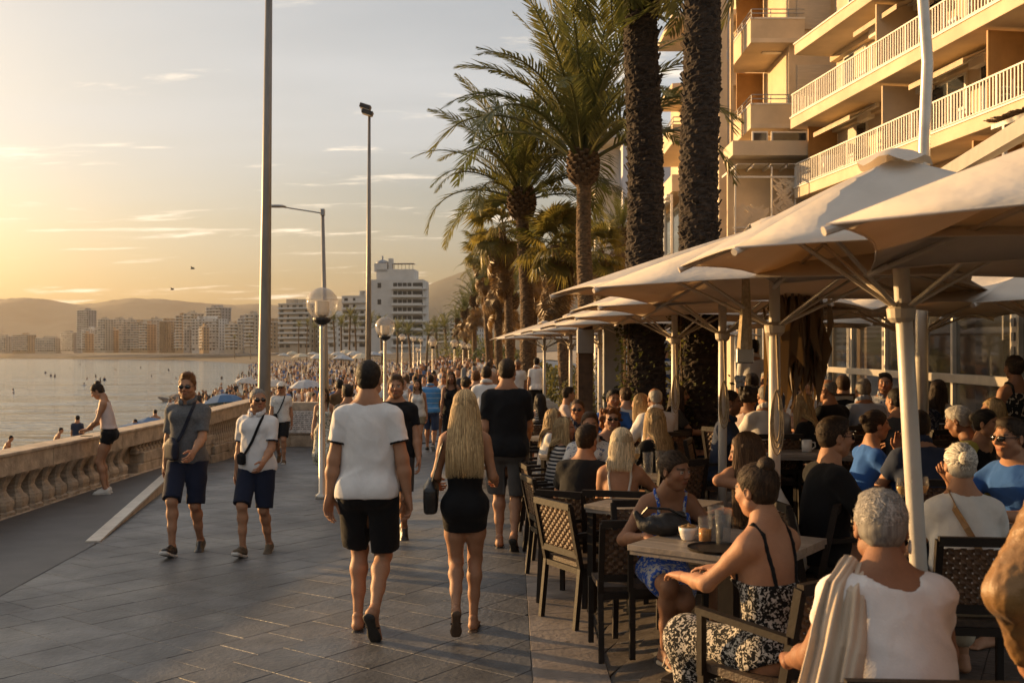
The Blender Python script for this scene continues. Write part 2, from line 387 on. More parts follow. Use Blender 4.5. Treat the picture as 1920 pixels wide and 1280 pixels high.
# ---------------- balustrade ----------------
bal = empty('balustrade', (-6.35, 12, 0)); tag(bal, 'pale stone balustrade with chunky vase balusters along the sea side', 'balustrade')
def rail_z(y): return float(np.interp(y, [0, 18, 25], [.70, .70, .84]))
def gb(y): return float(gz(-6.35, y))+rz_(y)*(1 if y < 20.2 else 0)
y = 1.5; k = 0
while y < 25:
    y2 = min(y+2.45, 25.1)
    z1, z2 = rail_z(y), rail_z(y2)
    s = MB(); vs = []
    for (yy, zt) in ((y+.006, z1), (y2-.006, z2)):
        for dx, dz in ((-.2, -.28), (.13, -.28), (.13, -.045), (.15, -.04), (.15, -.006), (.142, 0), (-.21, 0), (-.21, -.04), (-.2, -.045)): vs.append((dx, yy-12, zt+dz))
    n = 9; s.add(vs, [tuple(range(n)), tuple(reversed(range(n, 2*n)))]+[(i, n+i, n+(i+1) % n, (i+1) % n) for i in range(n)])
    s.build('coping_block', M_lime, bal, bevel=.006); y = y2
def baluster_mesh(h, wt):
    prof = [(.98, 0), (1.0, .03), (1.0, .13), (.86, .17), (.93, .30), (.90, .40), (.62, .50), (.46, .62), (.50, .70), (.74, .86), (.95, .96), (.98, 1.0)]
    s = MB(); ring = []
    for rr_, t in prof:
        a = .17*rr_*wt; b = .155*rr_*wt; c = .3
        ring.append([(-a, -b*(1-c), t*h), (-a*(1-c), -b, t*h), (a*(1-c), -b, t*h), (a, -b*(1-c), t*h), (a, b*(1-c), t*h), (a*(1-c), b, t*h), (-a*(1-c), b, t*h), (-a, b*(1-c), t*h), (-a, -b*(1-c), t*h)])
    return s.grid(ring).mesh('baluster', M_limed, smooth=False)
bm_ = baluster_mesh(1.0, 1.0); bm2 = baluster_mesh(1.0, .42)
rr = random.Random(5); y = 3.2
while y < 16.6:
    g = gb(y); inst(bm_, 'baluster', bal, (-.03, y-12, g-.02), (0, 0, rr.uniform(-.04, .04)+(math.pi if rr.random() < .5 else 0)), (1, 1, rail_z(y)-.28-g+.03)); y += .375
# solid stretch with small balusters over masonry
s = MB(); 
for yy in np.arange(16.9, 25.1, 1.03):
    g = gb(yy)
    for r_, (a, b) in enumerate(((-.05, .16), (.165, .34))):
        s2 = MB().box((.0, yy+.5-12+(.25 if r_ else 0), g+(a+b)/2), (.24+.01*rr.random(), 1.02, b-a)); s2.build('stone_block', M_limed, bal, bevel=.012)
y = 17.0
while y < 25:
    g = gb(y); inst(bm2, 'baluster', bal, (.02, y-12, g+.33), (0, 0, rr.uniform(-.1, .1)), (1, 1.0, rail_z(y)-.28-g-.32)); y += .165
for yy in np.arange(3.1, 16.8, 1.5): MB().box((-.02, yy+.75-12, gb(yy)-.03), (.36, 1.49, .10)).build('plinth_block', M_limed, bal, bevel=.01)
MB().box((-.14, 14-12, .05), (.05, 22, .9)).build('back_panel', M_limed, bal)
# end wall across and the long sea wall beyond
ew = empty('end_wall', (-5.3, 25.3, 0)); tag(ew, 'low pale stone wall across the end of the balustrade, with a white notice', 'wall')
g0 = float(gz(-5.3, 25.3)); 
for r_ in range(3):
    for i in range(4):
        MB().box((-1.2+.66*i+(.2 if r_ % 2 else 0), 0, g0+.14+.29*r_), (.65, .3+.012*((i+r_) % 3), .283)).build('stone_block', M_limed, ew, bevel=.012)
MB().box((-.1, 0, g0+1.0), (2.75, .42, .2)).build('coping_block', M_lime, ew, bevel=.01)
NB = pm('notice_board', (.62, .57, .52), .6, .25, 9, .1, 30)
nb = MB().box((.05, -.19, g0+.62), (1.15, .03, .55)).build('notice', NB, ew)
M_ink = pm('dark_print', (.12, .10, .09), .7, .1, 9, 0)
s = MB(); rr = random.Random(9)
for i in range(9):
    xx = -.48
    while xx < .5:
        wd = rr.uniform(.03, .10); s.box((.05+xx+wd/2, -.2065, g0+.84-.05*i), (wd, .002, .014)); xx += wd+.025
tag(s.build('lettering', M_ink, nb), kind='stuff')
sw = empty('sea_wall', (-4.3, 25.4, 0)); tag(sw, 'long low stone wall running along the far promenade above the beach', 'wall')
y = 25.5; rr = random.Random(3)
while y < 120:
    y2 = y+2.2; xa, xb = WALLX(y), WALLX(y2); za, zb = float(gz(xa, y)), float(gz(xb, y2))
    s = MB().bar((xa+4.3, y-25.4, za+.42), (xb+4.3, y2-.012-25.4, zb+.42), .3, .95); s.build('wall_block', M_limed, sw, bevel=.015)
    MB().bar((xa+4.3, y-25.4, za+.96), (xb+4.3, y2-.01-25.4, zb+.96), .42, .13).build('coping_block', M_lime, sw, bevel=.01); y = y2
# ---------------- far town round the bay ----------------
M_glassd = pm('dark_window', (.055, .05, .048), .15, .2, .3, 0, spec=.6)
TOWN = [pm('render_cream', (.44, .36, .27), .85, .1, .2, 0), pm('render_white', (.58, .54, .49), .85, .08, .2, 0), pm('render_ochre', (.36, .24, .14), .85, .1, .2, 0), pm('render_grey', (.30, .27, .25), .85, .1, .2, 0)]
M_slabw = pm('balcony_white', (.62, .58, .52), .8, .08, .3, 0)
M_rail = pm('pale_metal', (.55, .53, .50), .45, .05, 2, 0, metal=.2)
def far_building(x0, x1, yt, yb, D, rot, mi, label, bal=True, hut=True, depth=14, ribs=False, seed=0):
    rr = random.Random(seed); m = TOWN[mi]; zb = CAMZ-(yb-CY)*D/F; zt = CAMZ-(yt-CY)*D/F; cx = ((x0+x1)/2-CX)*D/F; w_ = (x1-x0)*D/F
    cr, sr = abs(math.cos(rot)), abs(math.sin(rot)); W = max(5, (w_-depth*sr)/max(.5, cr)) if rot else w_
    if W < 6: W = w_/(cr+sr); depth = W
    o = empty('apartment_building', (cx, D, zb-3), rot); tag(o, label, 'building', 'buildings round the bay'); h = zt-zb+3; ns = max(2, round((h-3)/3.1)); fh = (h-3)/ns
    MB().box((0, depth/2, h/2), (W, depth, h)).build('wall', m, o)
    wi = MB(); ri = MB()
    for k in range(ns):
        z = 3+k*fh; n = max(2, int(W/4.2))
        if bal and k:
            MB().box((0, -.75, z+.1), (W*.96, 1.5, .26)).build('balcony', M_slabw, o)
            ri.box((0, -1.46, z+.62), (W*.95, .06, .8))
        for i in range(n):
            x = -W/2+W*(i+.5)/n; ww = W/n*rr.choice([.3, .45, .6, .7])
            if rr.random() < .2: continue
            wi.box((x, -.02, z+fh*.48), (ww, .12, fh*.62))
        n = max(2, int(depth/4))
        for i in range(n):
            for sx in (-1, 1): wi.box((sx*W/2, depth*(i+.5)/n, z+fh*.5), (.12, 1.5, fh*.5))
    if ribs:
        for i in range(int(W/2.6)): ri.box((-W/2+2.6*(i+.5), -.8, h/2), (.5, 1.6, h-1))
    tag(wi.build('windows', M_glassd, o), kind='stuff')
    if ri.v: tag(ri.build('parapets', m if ribs else M_slabw, o), kind='stuff')
    rf = MB().box((0, depth/2, h+.25), (W+.5, depth+.5, .5)).build('roof', M_slabw, o)
    if hut:
        for q in range(rr.randint(1, 3)): MB().box((rr.uniform(-.3, .3)*W, depth*.5, h+1.7), (W*rr.uniform(.14, .3), depth*.4, 2.6+rr.random())).build('roof_hut', m, rf)
    return o
FB = [(-30, 20, 631, 659, 1600, -.5, 0, 'low cream block at the far left end of the bay'), (14, 62, 628, 659, 1560, -.5, 2, 'low tan block second from the left edge of the bay'),
      (58, 112, 634, 659, 1520, -.4, 0, 'long low cream row left of the tall tower'), (104, 148, 624, 658, 1480, -.6, 3, 'grey block at the foot of the tall tower, left side'),
      (137, 173, 582, 656, 1450, -.5, 3, 'tall lone tower block far left above the bay'), (146, 176, 617, 657, 1400, -.5, 1, 'white low block in front of the tall tower'),
      (170, 203, 614, 657, 1380, -.5, 0, 'stepped cream block just right of the tall tower'), (200, 240, 599, 657, 1330, -.45, 0, 'cream balcony block with two roof huts'),
      (238, 268, 604, 657, 1280, -.5, 2, 'tan balcony block left of the ribbed building'), (262, 295, 600, 657, 1230, -.5, 0, 'cream block with curved balconies beside the ribbed building'),
      (322, 350, 592, 657, 1120, -.5, 2, 'tan slab right of the ribbed building'), (336, 372, 588, 657, 1100, -.5, 0, 'cream balcony tower left of the blank white gable'),
      (352, 418, 598, 657, 1050, -.35, 1, 'white block with blank gable wall'), (378, 424, 577, 655, 1080, -.5, 3, 'tall stepped block behind the blank white gable'),
      (414, 454, 608, 656, 980, -.4, 0, 'rounded cream block right of the stepped tower'), (450, 486, 590, 655, 900, -.5, 0, 'cream balcony block just left of the tall lamp pole'),
      (484, 520, 604, 654, 820, -.45, 2, 'low tan block behind the tall lamp pole'), (512, 592, 570, 653, 610, -.35, 0, 'wide golden balcony block between pole and globe lamp'),
      (588, 642, 592, 652, 600, -.4, 1, 'white block behind the big globe lamp'), (634, 694, 556, 652, 520, -.25, 1, 'white balcony block left of the tall white tower'),
      (794, 850, 600, 650, 700, -.3, 0, 'low cream block right of the tall white tower'), (835, 900, 606, 650, 650, -.3, 1, 'low white block behind the promenade trees')]
for i, b in enumerate(FB): far_building(*b, seed=i)
far_building(293, 326, 602, 657, 1160, -.4, 2, 'tan building with tall vertical ribs', bal=False, ribs=True, seed=77)
rr = random.Random(41)
for i in range(22):                                     # taller blocks standing between the named ones
    x = 150+i*15.5+rr.uniform(-5, 5); D = np.interp(x, [0, 500], [1520, 900])*rr.uniform(.96, 1.10)
    far_building(x, x+rr.uniform(14, 30), rr.uniform(593, 628), 657, D, rr.uniform(-.75, -.3), rr.randint(0, 3), 'mid rise block crowded between the taller bay towers', bal=rr.random() < .6, hut=True, depth=13, seed=400+i)
rr = random.Random(31)
for i in range(26):                                     # low infill behind
    x = rr.uniform(-20, 690); D = np.interp(x, [0, 500, 700], [1650, 950, 640])*rr.uniform(1.0, 1.08)
    far_building(x, x+rr.uniform(18, 40), rr.uniform(628, 645), 657, D, rr.uniform(-.6, -.2), rr.randint(0, 3), 'small pale infill house among the bay blocks', bal=False, hut=rr.random() < .4, depth=12, seed=200+i)
# tall white tower
D = 420; u = D/F; T0 = at_d(744, 652, D); tw = empty('white_tower', (T0.x, D, T0.z-2), -.06); tag(tw, 'tall white apartment tower with stacked balconies above the beach', 'building')
W = 100*u; H_ = (652-524)*u+2; Wm = TOWN[1]
MB().box((0, 8, H_/2), (W, 16, H_)).build('wall', Wm, tw)
MB().box((-W*.05, 8.5, H_+2.2), (W*.72, 12, 4.6)).build('penthouse', Wm, tw)
MB().box((-W*.33, 7, H_+5.2), (W*.24, 9, 3.6)).build('roof_hut', Wm, tw)
MB().lathe([(W*.13, 0), (W*.125, .7), (W*.09, 1.4), (W*.02, 1.9), (.35, 2.0), (.35, 3.4), (.1, 3.6)], (-W*.33, 7, H_+7), 16).build('dome', pm('dome_grey', (.2, .22, .25), .5, .1, 1, 0), tw, smooth=True)
MB().box((-W*.15, 5, H_+5.4), (1.7, 3, 7.4)).build('chimney', Wm, tw)
pg = MB()
for x in np.linspace(-.08, .27, 6): pg.box((W*x, 4.5, H_+5.6), (.15, .15, 2.4))
pg.box((W*.1, 5, H_+6.9), (W*.40, 5, .2)); pg.build('roof_pergola', TOWN[3], tw)
wm = MB().box((0, 0, 0), (1.5, .16, 2.1)).mesh('window', M_glassd); fr = MB().box((0, 0, 0), (1, 1, 1)).mesh('balcony', M_slabw)
ns = 8; fh = (H_-3)/ns
for k in range(ns):
    z = 2.5+k*fh
    inst(fr, 'balcony', tw, (W*.20, -.9, z), scale=(W*.58, 1.8, .28)); inst(fr, 'parapet', tw, (W*.20, -1.76, z+.55), scale=(W*.575, .07, .75))
    for x in (-.03, .06, .15, .24, .36, .45): inst(wm, 'window', tw, (W*x, -.02, z+1.5), scale=(1.1 if x != .36 else 1.7, 1, 1))
    if k % 2: inst(wm, 'window', tw, (-W*.33, -.02, z+1.5))
    inst(fr, 'side_balcony', tw, (W*.5+.6, 3, z), scale=(1.2, 6, .25)); inst(wm, 'window', tw, (-W*.5, 4, z+1.5), (0, 0, R(90))); inst(wm, 'window', tw, (-W*.5, 10, z+1.5), (0, 0, R(90)))
# ---------------- rocks, beach parasols ----------------
def rock(me_seed):
    r = np.random.default_rng(me_seed); prof = []; s = MB(); n = 9
    P = []
    for j in range(6):
        th = math.pi*j/5; row = []
        for i in range(n): a = 2*math.pi*i/n; k = 1+.35*math.sin(3*a+j+me_seed)+r.uniform(-.18, .18); row.append((math.sin(th)*math.cos(a)*k, math.sin(th)*math.sin(a)*k, .55*math.cos(th)*(1+r.uniform(-.1, .1))))
        row.append(row[0]); P.append(row)
    return s.grid(P).mesh('rock', M_rock)
RK = [rock(i) for i in range(5)]; rr = random.Random(12)
for i in range(34):
    t = rr.random(); p = at_z(318+t*130, 750-6*t+rr.uniform(-2, 2), -2.2); sc = rr.uniform(.25, .75)
    tag(inst(RK[i % 5], 'rock', None, (p.x, p.y+rr.uniform(-2, 2), -2.15), (rr.uniform(-.4, .4), rr.uniform(-.4, .4), rr.uniform(0, 6)), (sc*1.4, sc, sc*rr.uniform(.6, 1.1))), 'dark boulder of the low rocky groyne reaching into the water', 'rock', 'rocks of the groyne')
for i in range(40):
    x = rr.uniform(520, 720); D = rr.uniform(45, 95); p = at_d(x, 720, D); 
    if p.x > WALLX(D)-1.5: continue
    sc = rr.uniform(.4, 1.1)
    tag(inst(RK[i % 5], 'rock', None, (p.x, D, -1.3), (0, 0, rr.uniform(0, 6)), (sc*1.3, sc, sc)), 'pale boulder lying on the sand below the far sea wall', 'rock', 'rocks on the beach')
PAR = [('blue', (.05, .12, .24)), ('white', (.42, .39, .35)), ('grey', (.33, .35, .38)), ('sand', (.5, .42, .3))]
def parasol_meshes(col):
    c = MB(); n = 8; vs = [(0, 0, 2.25)]
    for k in range(n): a = 2*math.pi*k/n; vs += [(.55*math.cos(a), .55*math.sin(a), 2.12), (1.05*math.cos(a), 1.05*math.sin(a), 1.78)]
    fs = []
    for k in range(n): i, j = 1+2*k, 1+2*((k+1) % n); fs += [(0, i, j), (i, i+1, j+1, j)]
    return c.add(vs, fs).mesh('canopy', col)
M_pole = pm('painted_pole', (.60, .56, .50), .4, .06, 6, .05, 40)
pole_me = MB().tube([(0, 0, 0), (0, 0, 2.22)], .022, 6).mesh('pole', M_pole)
PM = {n: parasol_meshes(pm('parasol_'+n, c, .8, .1, 3, .1, 20)) for n, c in PAR}
def parasol(p, colr, label, group=None, sc=1):
    o = empty('beach_parasol', p, rr.uniform(0, 1)); o.scale = (sc,)*3; tag(o, label, 'parasol', group); inst(PM[colr], 'canopy', o); inst(pole_me, 'pole', o); o.rotation_euler = (rr.uniform(-.1, .1), rr.uniform(-.1, .1), 0)
p = at_d(425, 741, 48); parasol((p.x, p.y, p.z-2.25), 'blue', 'blue and white beach parasol seen over the balustrade', None, 1.05)
for x, y, D, c in ((515, 712, 60, 'white'), (576, 712, 62, 'grey'), (460, 720, 85, 'white'), (530, 668, 210, 'white'), (548, 664, 230, 'sand'), (585, 666, 200, 'white'), (612, 664, 190, 'white'), (632, 667, 170, 'white'), (650, 663, 180, 'sand'), (665, 666, 160, 'white'), (700, 668, 150, 'grey'), (566, 671, 150, 'sand'), (722, 664, 170, 'white'), (600, 672, 140, 'white'), (680, 672, 130, 'sand'), (640, 676, 120, 'grey')):
    p = at_d(x, y, D); parasol((p.x, p.y, max(-2.1, p.z-2.2)), c, 'small '+c+' parasol among the crowd on the far beach', 'parasols on the far beach', 1.3 if D > 100 else 1.0)
# ---------------- haze ----------------
hz = MB().box((0, 2900, 195), (15000, 7000, 400)).build('haze', None); tag(hz, kind='stuff')
hm = bpy.data.materials.new('haze'); hm.use_nodes = True; t = hm.node_tree; t.nodes.clear(); out = t.nodes.new('ShaderNodeOutputMaterial'); pv = t.nodes.new('ShaderNodeVolumePrincipled')
pv.inputs['Color'].default_value = (.82, .76, .70, 1); pv.inputs['Density'].default_value = .00006; pv.inputs['Anisotropy'].default_value = .3; t.links.new(pv.outputs[0], out.inputs['Volume']); hz.data.materials.append(hm)
# ---------------- buildings on the right ----------------
M_stuc = pm('stucco_cream', (.60, .49, .35), .85, .11, .55, .15, 30)
M_stuc2 = pm('stucco_warm', (.58, .46, .31), .85, .08, .8, .15, 30)
M_ochre = pm('ochre_panel', (.36, .19, .06), .6, .1, 2, .05, 30)
M_soff = pm('soffit_paint', (.58, .47, .33), .85, .12, .5, .1, 20)
M_wmetal = pm('white_metal', (.66, .62, .55), .4, .05, 4, .05, 40)
M_shut = pm('shutter_cream', (.52, .44, .33), .6, .08, 2, .1, 10, stretch=(1, 1, 14))
M_gmetal = pm('grey_metal', (.26, .26, .26), .35, .08, 4, .05, 40, metal=.7)
M_pane = pm('window_glass', (.035, .04, .045), .06, .2, .4, 0, spec=.8)
M_reed = pm('reed', (.20, .12, .06), .85, .35, 12, .4, 60)
def part(name, mat, par, *boxes, bevel=0):
    s = MB()
    for b in boxes: s.box(*b)
    return s.build(name, mat, par, bevel=bevel)
hot = empty('hotel_building', (14.1, 28, 0)); th = math.atan2(.1386, .990); hot.rotation_euler = (0, 0, th)   # local +y runs along the facade, -x faces the sea
tag(hot, 'cream hotel with long white railed balconies above the restaurant umbrellas', 'building')
S0, S1 = -17, 15.2
part('wall', M_stuc, hot, ((6.9, (S0+S1)/2, 11), (10, S1-S0, 22)))
bar_me = MB().box((0, 0, .45), (.028, .045, .9)).mesh('baluster', M_wmetal)
for z, s0, s1, oo in ((9.0, -17, 15.2, 0), (12.05, -17, 15.6, 0), (15.1, -17, 15.2, 0), (5.9, -17, 15.2, .2)):
    b = part('balcony_slab', M_soff, hot, ((.95+oo, (s0+s1)/2, z-.22), (1.9, s1-s0, .44)), bevel=.02)
    part('slab_lip', M_wmetal, b, ((-.012+oo, (s0+s1)/2, z+.02), (.06, s1-s0+.02, .06)))
    if z in (9.0, 12.05):
        r_ = part('handrail', M_wmetal, hot, ((.06, (s0+s1)/2, z+1.02), (.07, s1-s0, .05)), ((.06, (s0+s1)/2, z+.12), (.04, s1-s0, .03)), ((.95, s1-.06, z+1.02), (1.75, .06, .05)), ((.95, s1-.06, z+.12), (1.75, .04, .03)))
        y = s1-.1; i = 0
        while y > s0+8:
            wide = i % 14 == 0; inst(bar_me, 'baluster', hot, (.06, y, z+.12), scale=(1.5 if wide else 1, 1.8 if wide else 1, 1)); y -= .165; i += 1
        for x in np.arange(.2, 1.8, .15): inst(bar_me, 'baluster', hot, (x, s1-.06, z+.12), (0, 0, R(90)))
    # openings on each storey: frame, panes, shutters
    rr = random.Random(int(z*10)); y = s1-1.2; k = 0
    while y > s0+1:
        w_ = rr.choice([1.6, 2.2, 1.9]); zt = 2.35
        f = part('window', M_wmetal, hot, ((1.87, y-w_/2, z+zt/2+.02), (.10, w_, zt)))
        for q in (0, 1):
            part('pane', M_pane if rr.random() < .65 else M_shut, f, ((1.81, y-w_*(.27+.46*q), z+zt/2), (.03, w_*.42, zt-.16)))
        y -= w_+rr.uniform(.7, 1.7); k += 1
        if k % 2 == 0: part('partition', M_ochre if k % 4 == 0 else M_stuc2, hot, ((1.0, y+.35, z+1.25), (1.6, .08, 2.5)))
    part('beam', M_stuc2, hot, ((1.75, (s0+s1)/2, z-.56), (.3, s1-s0, .24)))
part('end_panel', M_ochre, hot, ((1.2, 15.05, 10.6), (1.3, .06, 2.3)), ((1.2, 15.05, 7.3), (1.3, .06, 2.5)))
pil = part('pillar', M_stuc, hot, ((.3, 15.0, 3), (.4, .4, 6)), ((.3, 6, 3), (.4, .4, 6)), ((.3, -2, 3), (.4, .4, 6)))
tank = MB().lathe([(0, 0), (.42, .02), (.45, .1), (.45, 1.0), (.4, 1.15), (.1, 1.22)], (1.1, 14.0, 9.02), 20).build('water_tank', M_wmetal, hot, smooth=True)
for x, y in ((.9, 9.0), (.8, 2.0)):
    s = MB()
    for k in range(4): s.box((x, y, 9.12+.22*k), (.5, .9-.05*k, .05))
    s.box((x, y+.4, 9.5), (.05, .05, 1.0)); s.box((x, y-.4, 9.5), (.05, .05, 1.0)); s.build('balcony_shelf', M_wmetal, hot)
rr = random.Random(14)                     # clutter on the balconies: towels, chairs, cooling units, pots
M_tow = [pm('towel_'+n, c, .9, .1, 6, .3, 60) for n, c in (('blue', (.08, .16, .3)), ('white', (.62, .6, .56)), ('red', (.32, .07, .05)), ('sand', (.5, .38, .22)))]
for z in (9.0, 12.05):
    for k in range(6):
        y = 13.5-k*3.4-rr.uniform(0, 1.5)
        part('cooling_unit', M_wmetal, hot, ((1.6, y-1.3, z+2.5), (.3, .85, .55))); part('balcony_chair', M_wmetal, hot, ((.9, y-1.0, z+.42), (.5, .5, .05)), ((1.15, y-1.0, z+.7), (.05, .5, .5)), ((.7, y-1.2, z+.2), (.04, .04, .4)), ((.7, y-.8, z+.2), (.04, .04, .4)))
        MB().lathe([(.13, 0), (.17, .3), (.15, .3), (0, .28)], (.4, y+1.2, z+.02), 12).build('plant_pot', pm('terracotta', (.3, .12, .06), .8, .1, 6, .1, 30), hot)
    part('stain_band', M_stuc2, hot, ((1.845, 2, z+2.62), (.02, 26, .12)))
for y, z in ((12.5, 11.55), (5.0, 11.55), (9.0, 14.6), (1.0, 14.6)):     # rolled awnings under the balconies
    a_ = part('awning', M_wmetal, hot, ((1.45, y, z), (.16, 3.4, .16)))
    MB().add([(1.4, y-1.6, z), (1.4, y+1.6, z), (.35, y+1.6, z-.42), (.35, y-1.6, z-.42), (.35, y+1.6, z-.6), (.35, y-1.6, z-.6)], [(0, 1, 2, 3), (3, 2, 4, 5)]).build('awning_cloth', pm('awning_cloth', (.50, .40, .27), .85, .1, 3, .1, 30), a_)
# reed pergola hung on the first floor, in front of the hotel
pg = empty('reed_pergola', (12.6, 24, 0)); pg.rotation_euler = (0, 0, th); tag(pg, 'white framed pergola with a reed roof under the hotel balconies', 'pergola')
for y in (-6.5, -2.5, 1.5): part('post', M_wmetal, pg, ((0, y, 5.0), (.09, .09, 5.4)))
part('beam', M_wmetal, pg, ((0, -2.5, 7.75), (.09, 9, .12)), ((1.4, -2.5, 7.75), (.09, 9, .12)), ((.7, 1.9, 7.75), (1.5, .09, .12)))
s = MB(); rr = random.Random(2)
for i in range(260): y = -7+9*i/260; s.bar((-.25+rr.uniform(-.1, .1), y, 7.86+rr.uniform(0, .03)), (1.9, y+rr.uniform(-.1, .1), 7.9), .03, .02)
tag(s.build('reed_roof', M_reed, pg), kind='stuff')
s = MB()
for i in range(240): y = -7+9*i/240; s.bar((1.5+rr.uniform(-.05, .05), y, 7.7), (1.5+rr.uniform(-.08, .08), y+rr.uniform(-.06, .06), 7.7-rr.uniform(.3, .7)), .035, .012)
tag(s.build('reed_fringe', M_reed, pg), kind='stuff')

# building with boxed corner balconies
nb = empty('corner_building', (10.6, 45, 0)); tag(nb, 'cream building with boxed balconies and ochre panels behind the palm trunks', 'building')
part('wall', M_stuc2, nb, ((5.0, 6.4, 11), (6.4, 12, 22)))
part('side_wall', M_stuc, nb, ((.2, 6.4, 5.2), (3.2, 9, 10.4)))
part('pilaster', M_stuc, nb, ((-.95, 1.6, 10), (.36, .5, 20)), ((-.45, 1.9, 10), (.14, .3, 20)))
part('downpipe', M_gmetal, nb, ((-.66, 1.55, 10), (.1, .1, 20)))
for z in (12.2, 16.0, 19.8):
    b = part('balcony', M_stuc, nb, ((1.2, 2.4, z-.1), (2.4, 4.8, .2)), bevel=.01)
    part('parapet', M_stuc2, b, ((.06, 2.4, z+.42), (.12, 4.8, .85)), ((1.26, .06, z+.42), (2.28, .12, .85)))
    part('parapet_cap', M_wmetal, b, ((.06, 2.4, z+.88), (.18, 4.86, .07)), ((1.26, .06, z+.88), (2.3, .18, .07)))
    r_ = MB(); 
    for hz in (1.12, 1.3): r_.tube([(.06, 4.7, z+hz), (.06, .06, z+hz), (2.4, .06, z+hz)], .025, 6)
    for y in np.arange(.1, 4.8, .9): r_.tube([(.06, y, z+.9), (.06, y, z+1.3)], .02, 6)
    for x in (.9, 1.7): r_.tube([(x, .06, z+.9), (x, .06, z+1.3)], .02, 6)
    r_.build('railing', M_gmetal, b)
    part('soffit_lamp', M_wmetal, b, ((1.3, 1.4, z-.23), (.9, .3, .07)))
    part('ochre_panel', M_ochre, nb, ((1.1, 4.9, z+1.95), (1.3, .1, 3.3)))
    part('shutter', M_shut, nb, ((2.9, .36, z+1.6), (1.5, .08, 2.2)))
    f = part('window', M_wmetal, nb, ((4.6, .36, z+1.7), (1.4, .1, 1.7))); part('pane', M_pane, f, ((4.6, .29, z+1.7), (1.2, .04, 1.5)))
for x, w_ in ((.1, .7), (1.4, 1.6), (3.4, 2.2)):
    f = part('window', M_wmetal, nb, ((x+.3, -.02, 11.35), (w_, .1, 1.0))); part('pane', M_pane, f, ((x+.3, -.09, 11.35), (w_-.14, .04, .84)))
part('beam', M_soff, nb, ((1.9, -.9, 10.75), (6.2, 1.9, .62)))
part('glass_room_wall', M_stuc2, nb, ((1.9, -.75, 8.3), (6.2, .2, 4.6)))
for i in range(9): part('rafter', M_wmetal, nb, ((-1.1+i*.72, -.6, 9.95), (.07, 2.6, .1)))
gl = MB()
for i in range(8): gl.box((-.74+i*.72, -1.4, 10.04), (.6, 1.2, .02))
gl.build('roof_glazing', pm('milky_glass', (.62, .60, .56), .3, .1, 3, 0), nb)
for x in (-1.1, .45, 1.45, 2.1, 3.0): part('post', M_wmetal, nb, ((x, -1.9, 8.1), (.06, .06, 3.7)))
part('transom', M_wmetal, nb, ((1.5, -1.9, 9.5), (5.4, .07, .08)), ((1.5, -1.9, 7.35), (5.4, .05, .05)))
for k in range(5): part('rail', M_gmetal, nb, ((1.5, -1.9, 6.5+.17*k), (5.4, .04, .03)))
lat = MB(); rr = random.Random(6)
for bx in ((.98, 8.45, .95, 2.0), (-.42, 7.7, 1.5, 1.1)):
    for k in range(64):
        a = R(40) if (k // 5) % 2 == 0 else R(-40); cx = bx[0]+rr.uniform(-.5, .5)*bx[2]*.8; cz = bx[1]+rr.uniform(-.5, .5)*bx[3]*.9
        dx, dz = .28*math.cos(a), .28*math.sin(a); xa, xb = [max(bx[0]-bx[2]/2, min(bx[0]+bx[2]/2, cx+q*dx)) for q in (-1, 1)]
        lat.bar((xa, -1.86+rr.uniform(-.02, .02), cz-dz), (xb, -1.86, cz+dz), .03, .075)
tag(lat.build('lattice_screen', M_stuc, nb), kind='stuff')
part('podium', M_stuc2, nb, ((1.9, .2, 3.0), (6.4, 4.2, 6.1)))
# building with round-ended eaves further along
cb = empty('terrace_building', (8.7, 55, 0)); tag(cb, 'cream terraced building with sweeping roof edges left of the thick palm trunk', 'building')
part('wall', M_stuc2, cb, ((5.0, 6, 9), (6.4, 12, 18)))
for z, dx in ((16.4, .3), (20.2, .3)):
    MB().add([(dx-.3, 0, z), (5, -.6, z+.1), (5, 9, z+.9), (dx+.1, 9, z+.9), (dx-.3, 0, z+.28), (5, -.6, z+.4), (5, 9, z+1.2), (dx+.1, 9, z+1.2)], [(3, 2, 1, 0), (4, 5, 6, 7), (0, 1, 5, 4), (1, 2, 6, 5), (2, 3, 7, 6), (3, 0, 4, 7)]).build('roof_edge', M_soff, cb)
b = part('balcony', M_stuc, cb, ((2.2, 3.4, 13.6), (4.4, 7, .35))); part('parapet', M_stuc2, b, ((.06, 3.4, 14.1), (.12, 7, .7)), ((2.2, -.02, 14.1), (4.2, .12, .7)))
r_ = MB(); 
for hz in (14.6, 14.85): r_.tube([(.06, 7, hz), (.06, 0, hz), (4, 0, hz)], .03, 6)
for y in np.arange(0, 7, .6): r_.tube([(.06, y, 14.4), (.06, y, 14.85)], .02, 6)
r_.build('railing', M_gmetal, b)
part('fascia', M_stuc, cb, ((.7, 4, 11.2), (1.6, 9, .9))); part('awning_box', M_wmetal, cb, ((-.2, 4, 10.55), (.3, 8.6, .16)), ((-.25, 4, 10.25), (.3, 8.6, .1)))
for y in (-.4, 2, 4.5, 7): part('post', M_wmetal, cb, ((-.1, y, 8.5), (.12, .12, 4.2)))
f = part('glazing', M_pane, cb, ((.35, 4, 8.4), (.06, 9, 3.6)))
for k in range(5): part('rail', M_gmetal, cb, ((-.2, 4, 6.7+.18*k), (.04, 9, .035)))
part('podium', M_stuc2, cb, ((2, 4, 3.2), (4.4, 9.4, 6.4)), bevel=.02)
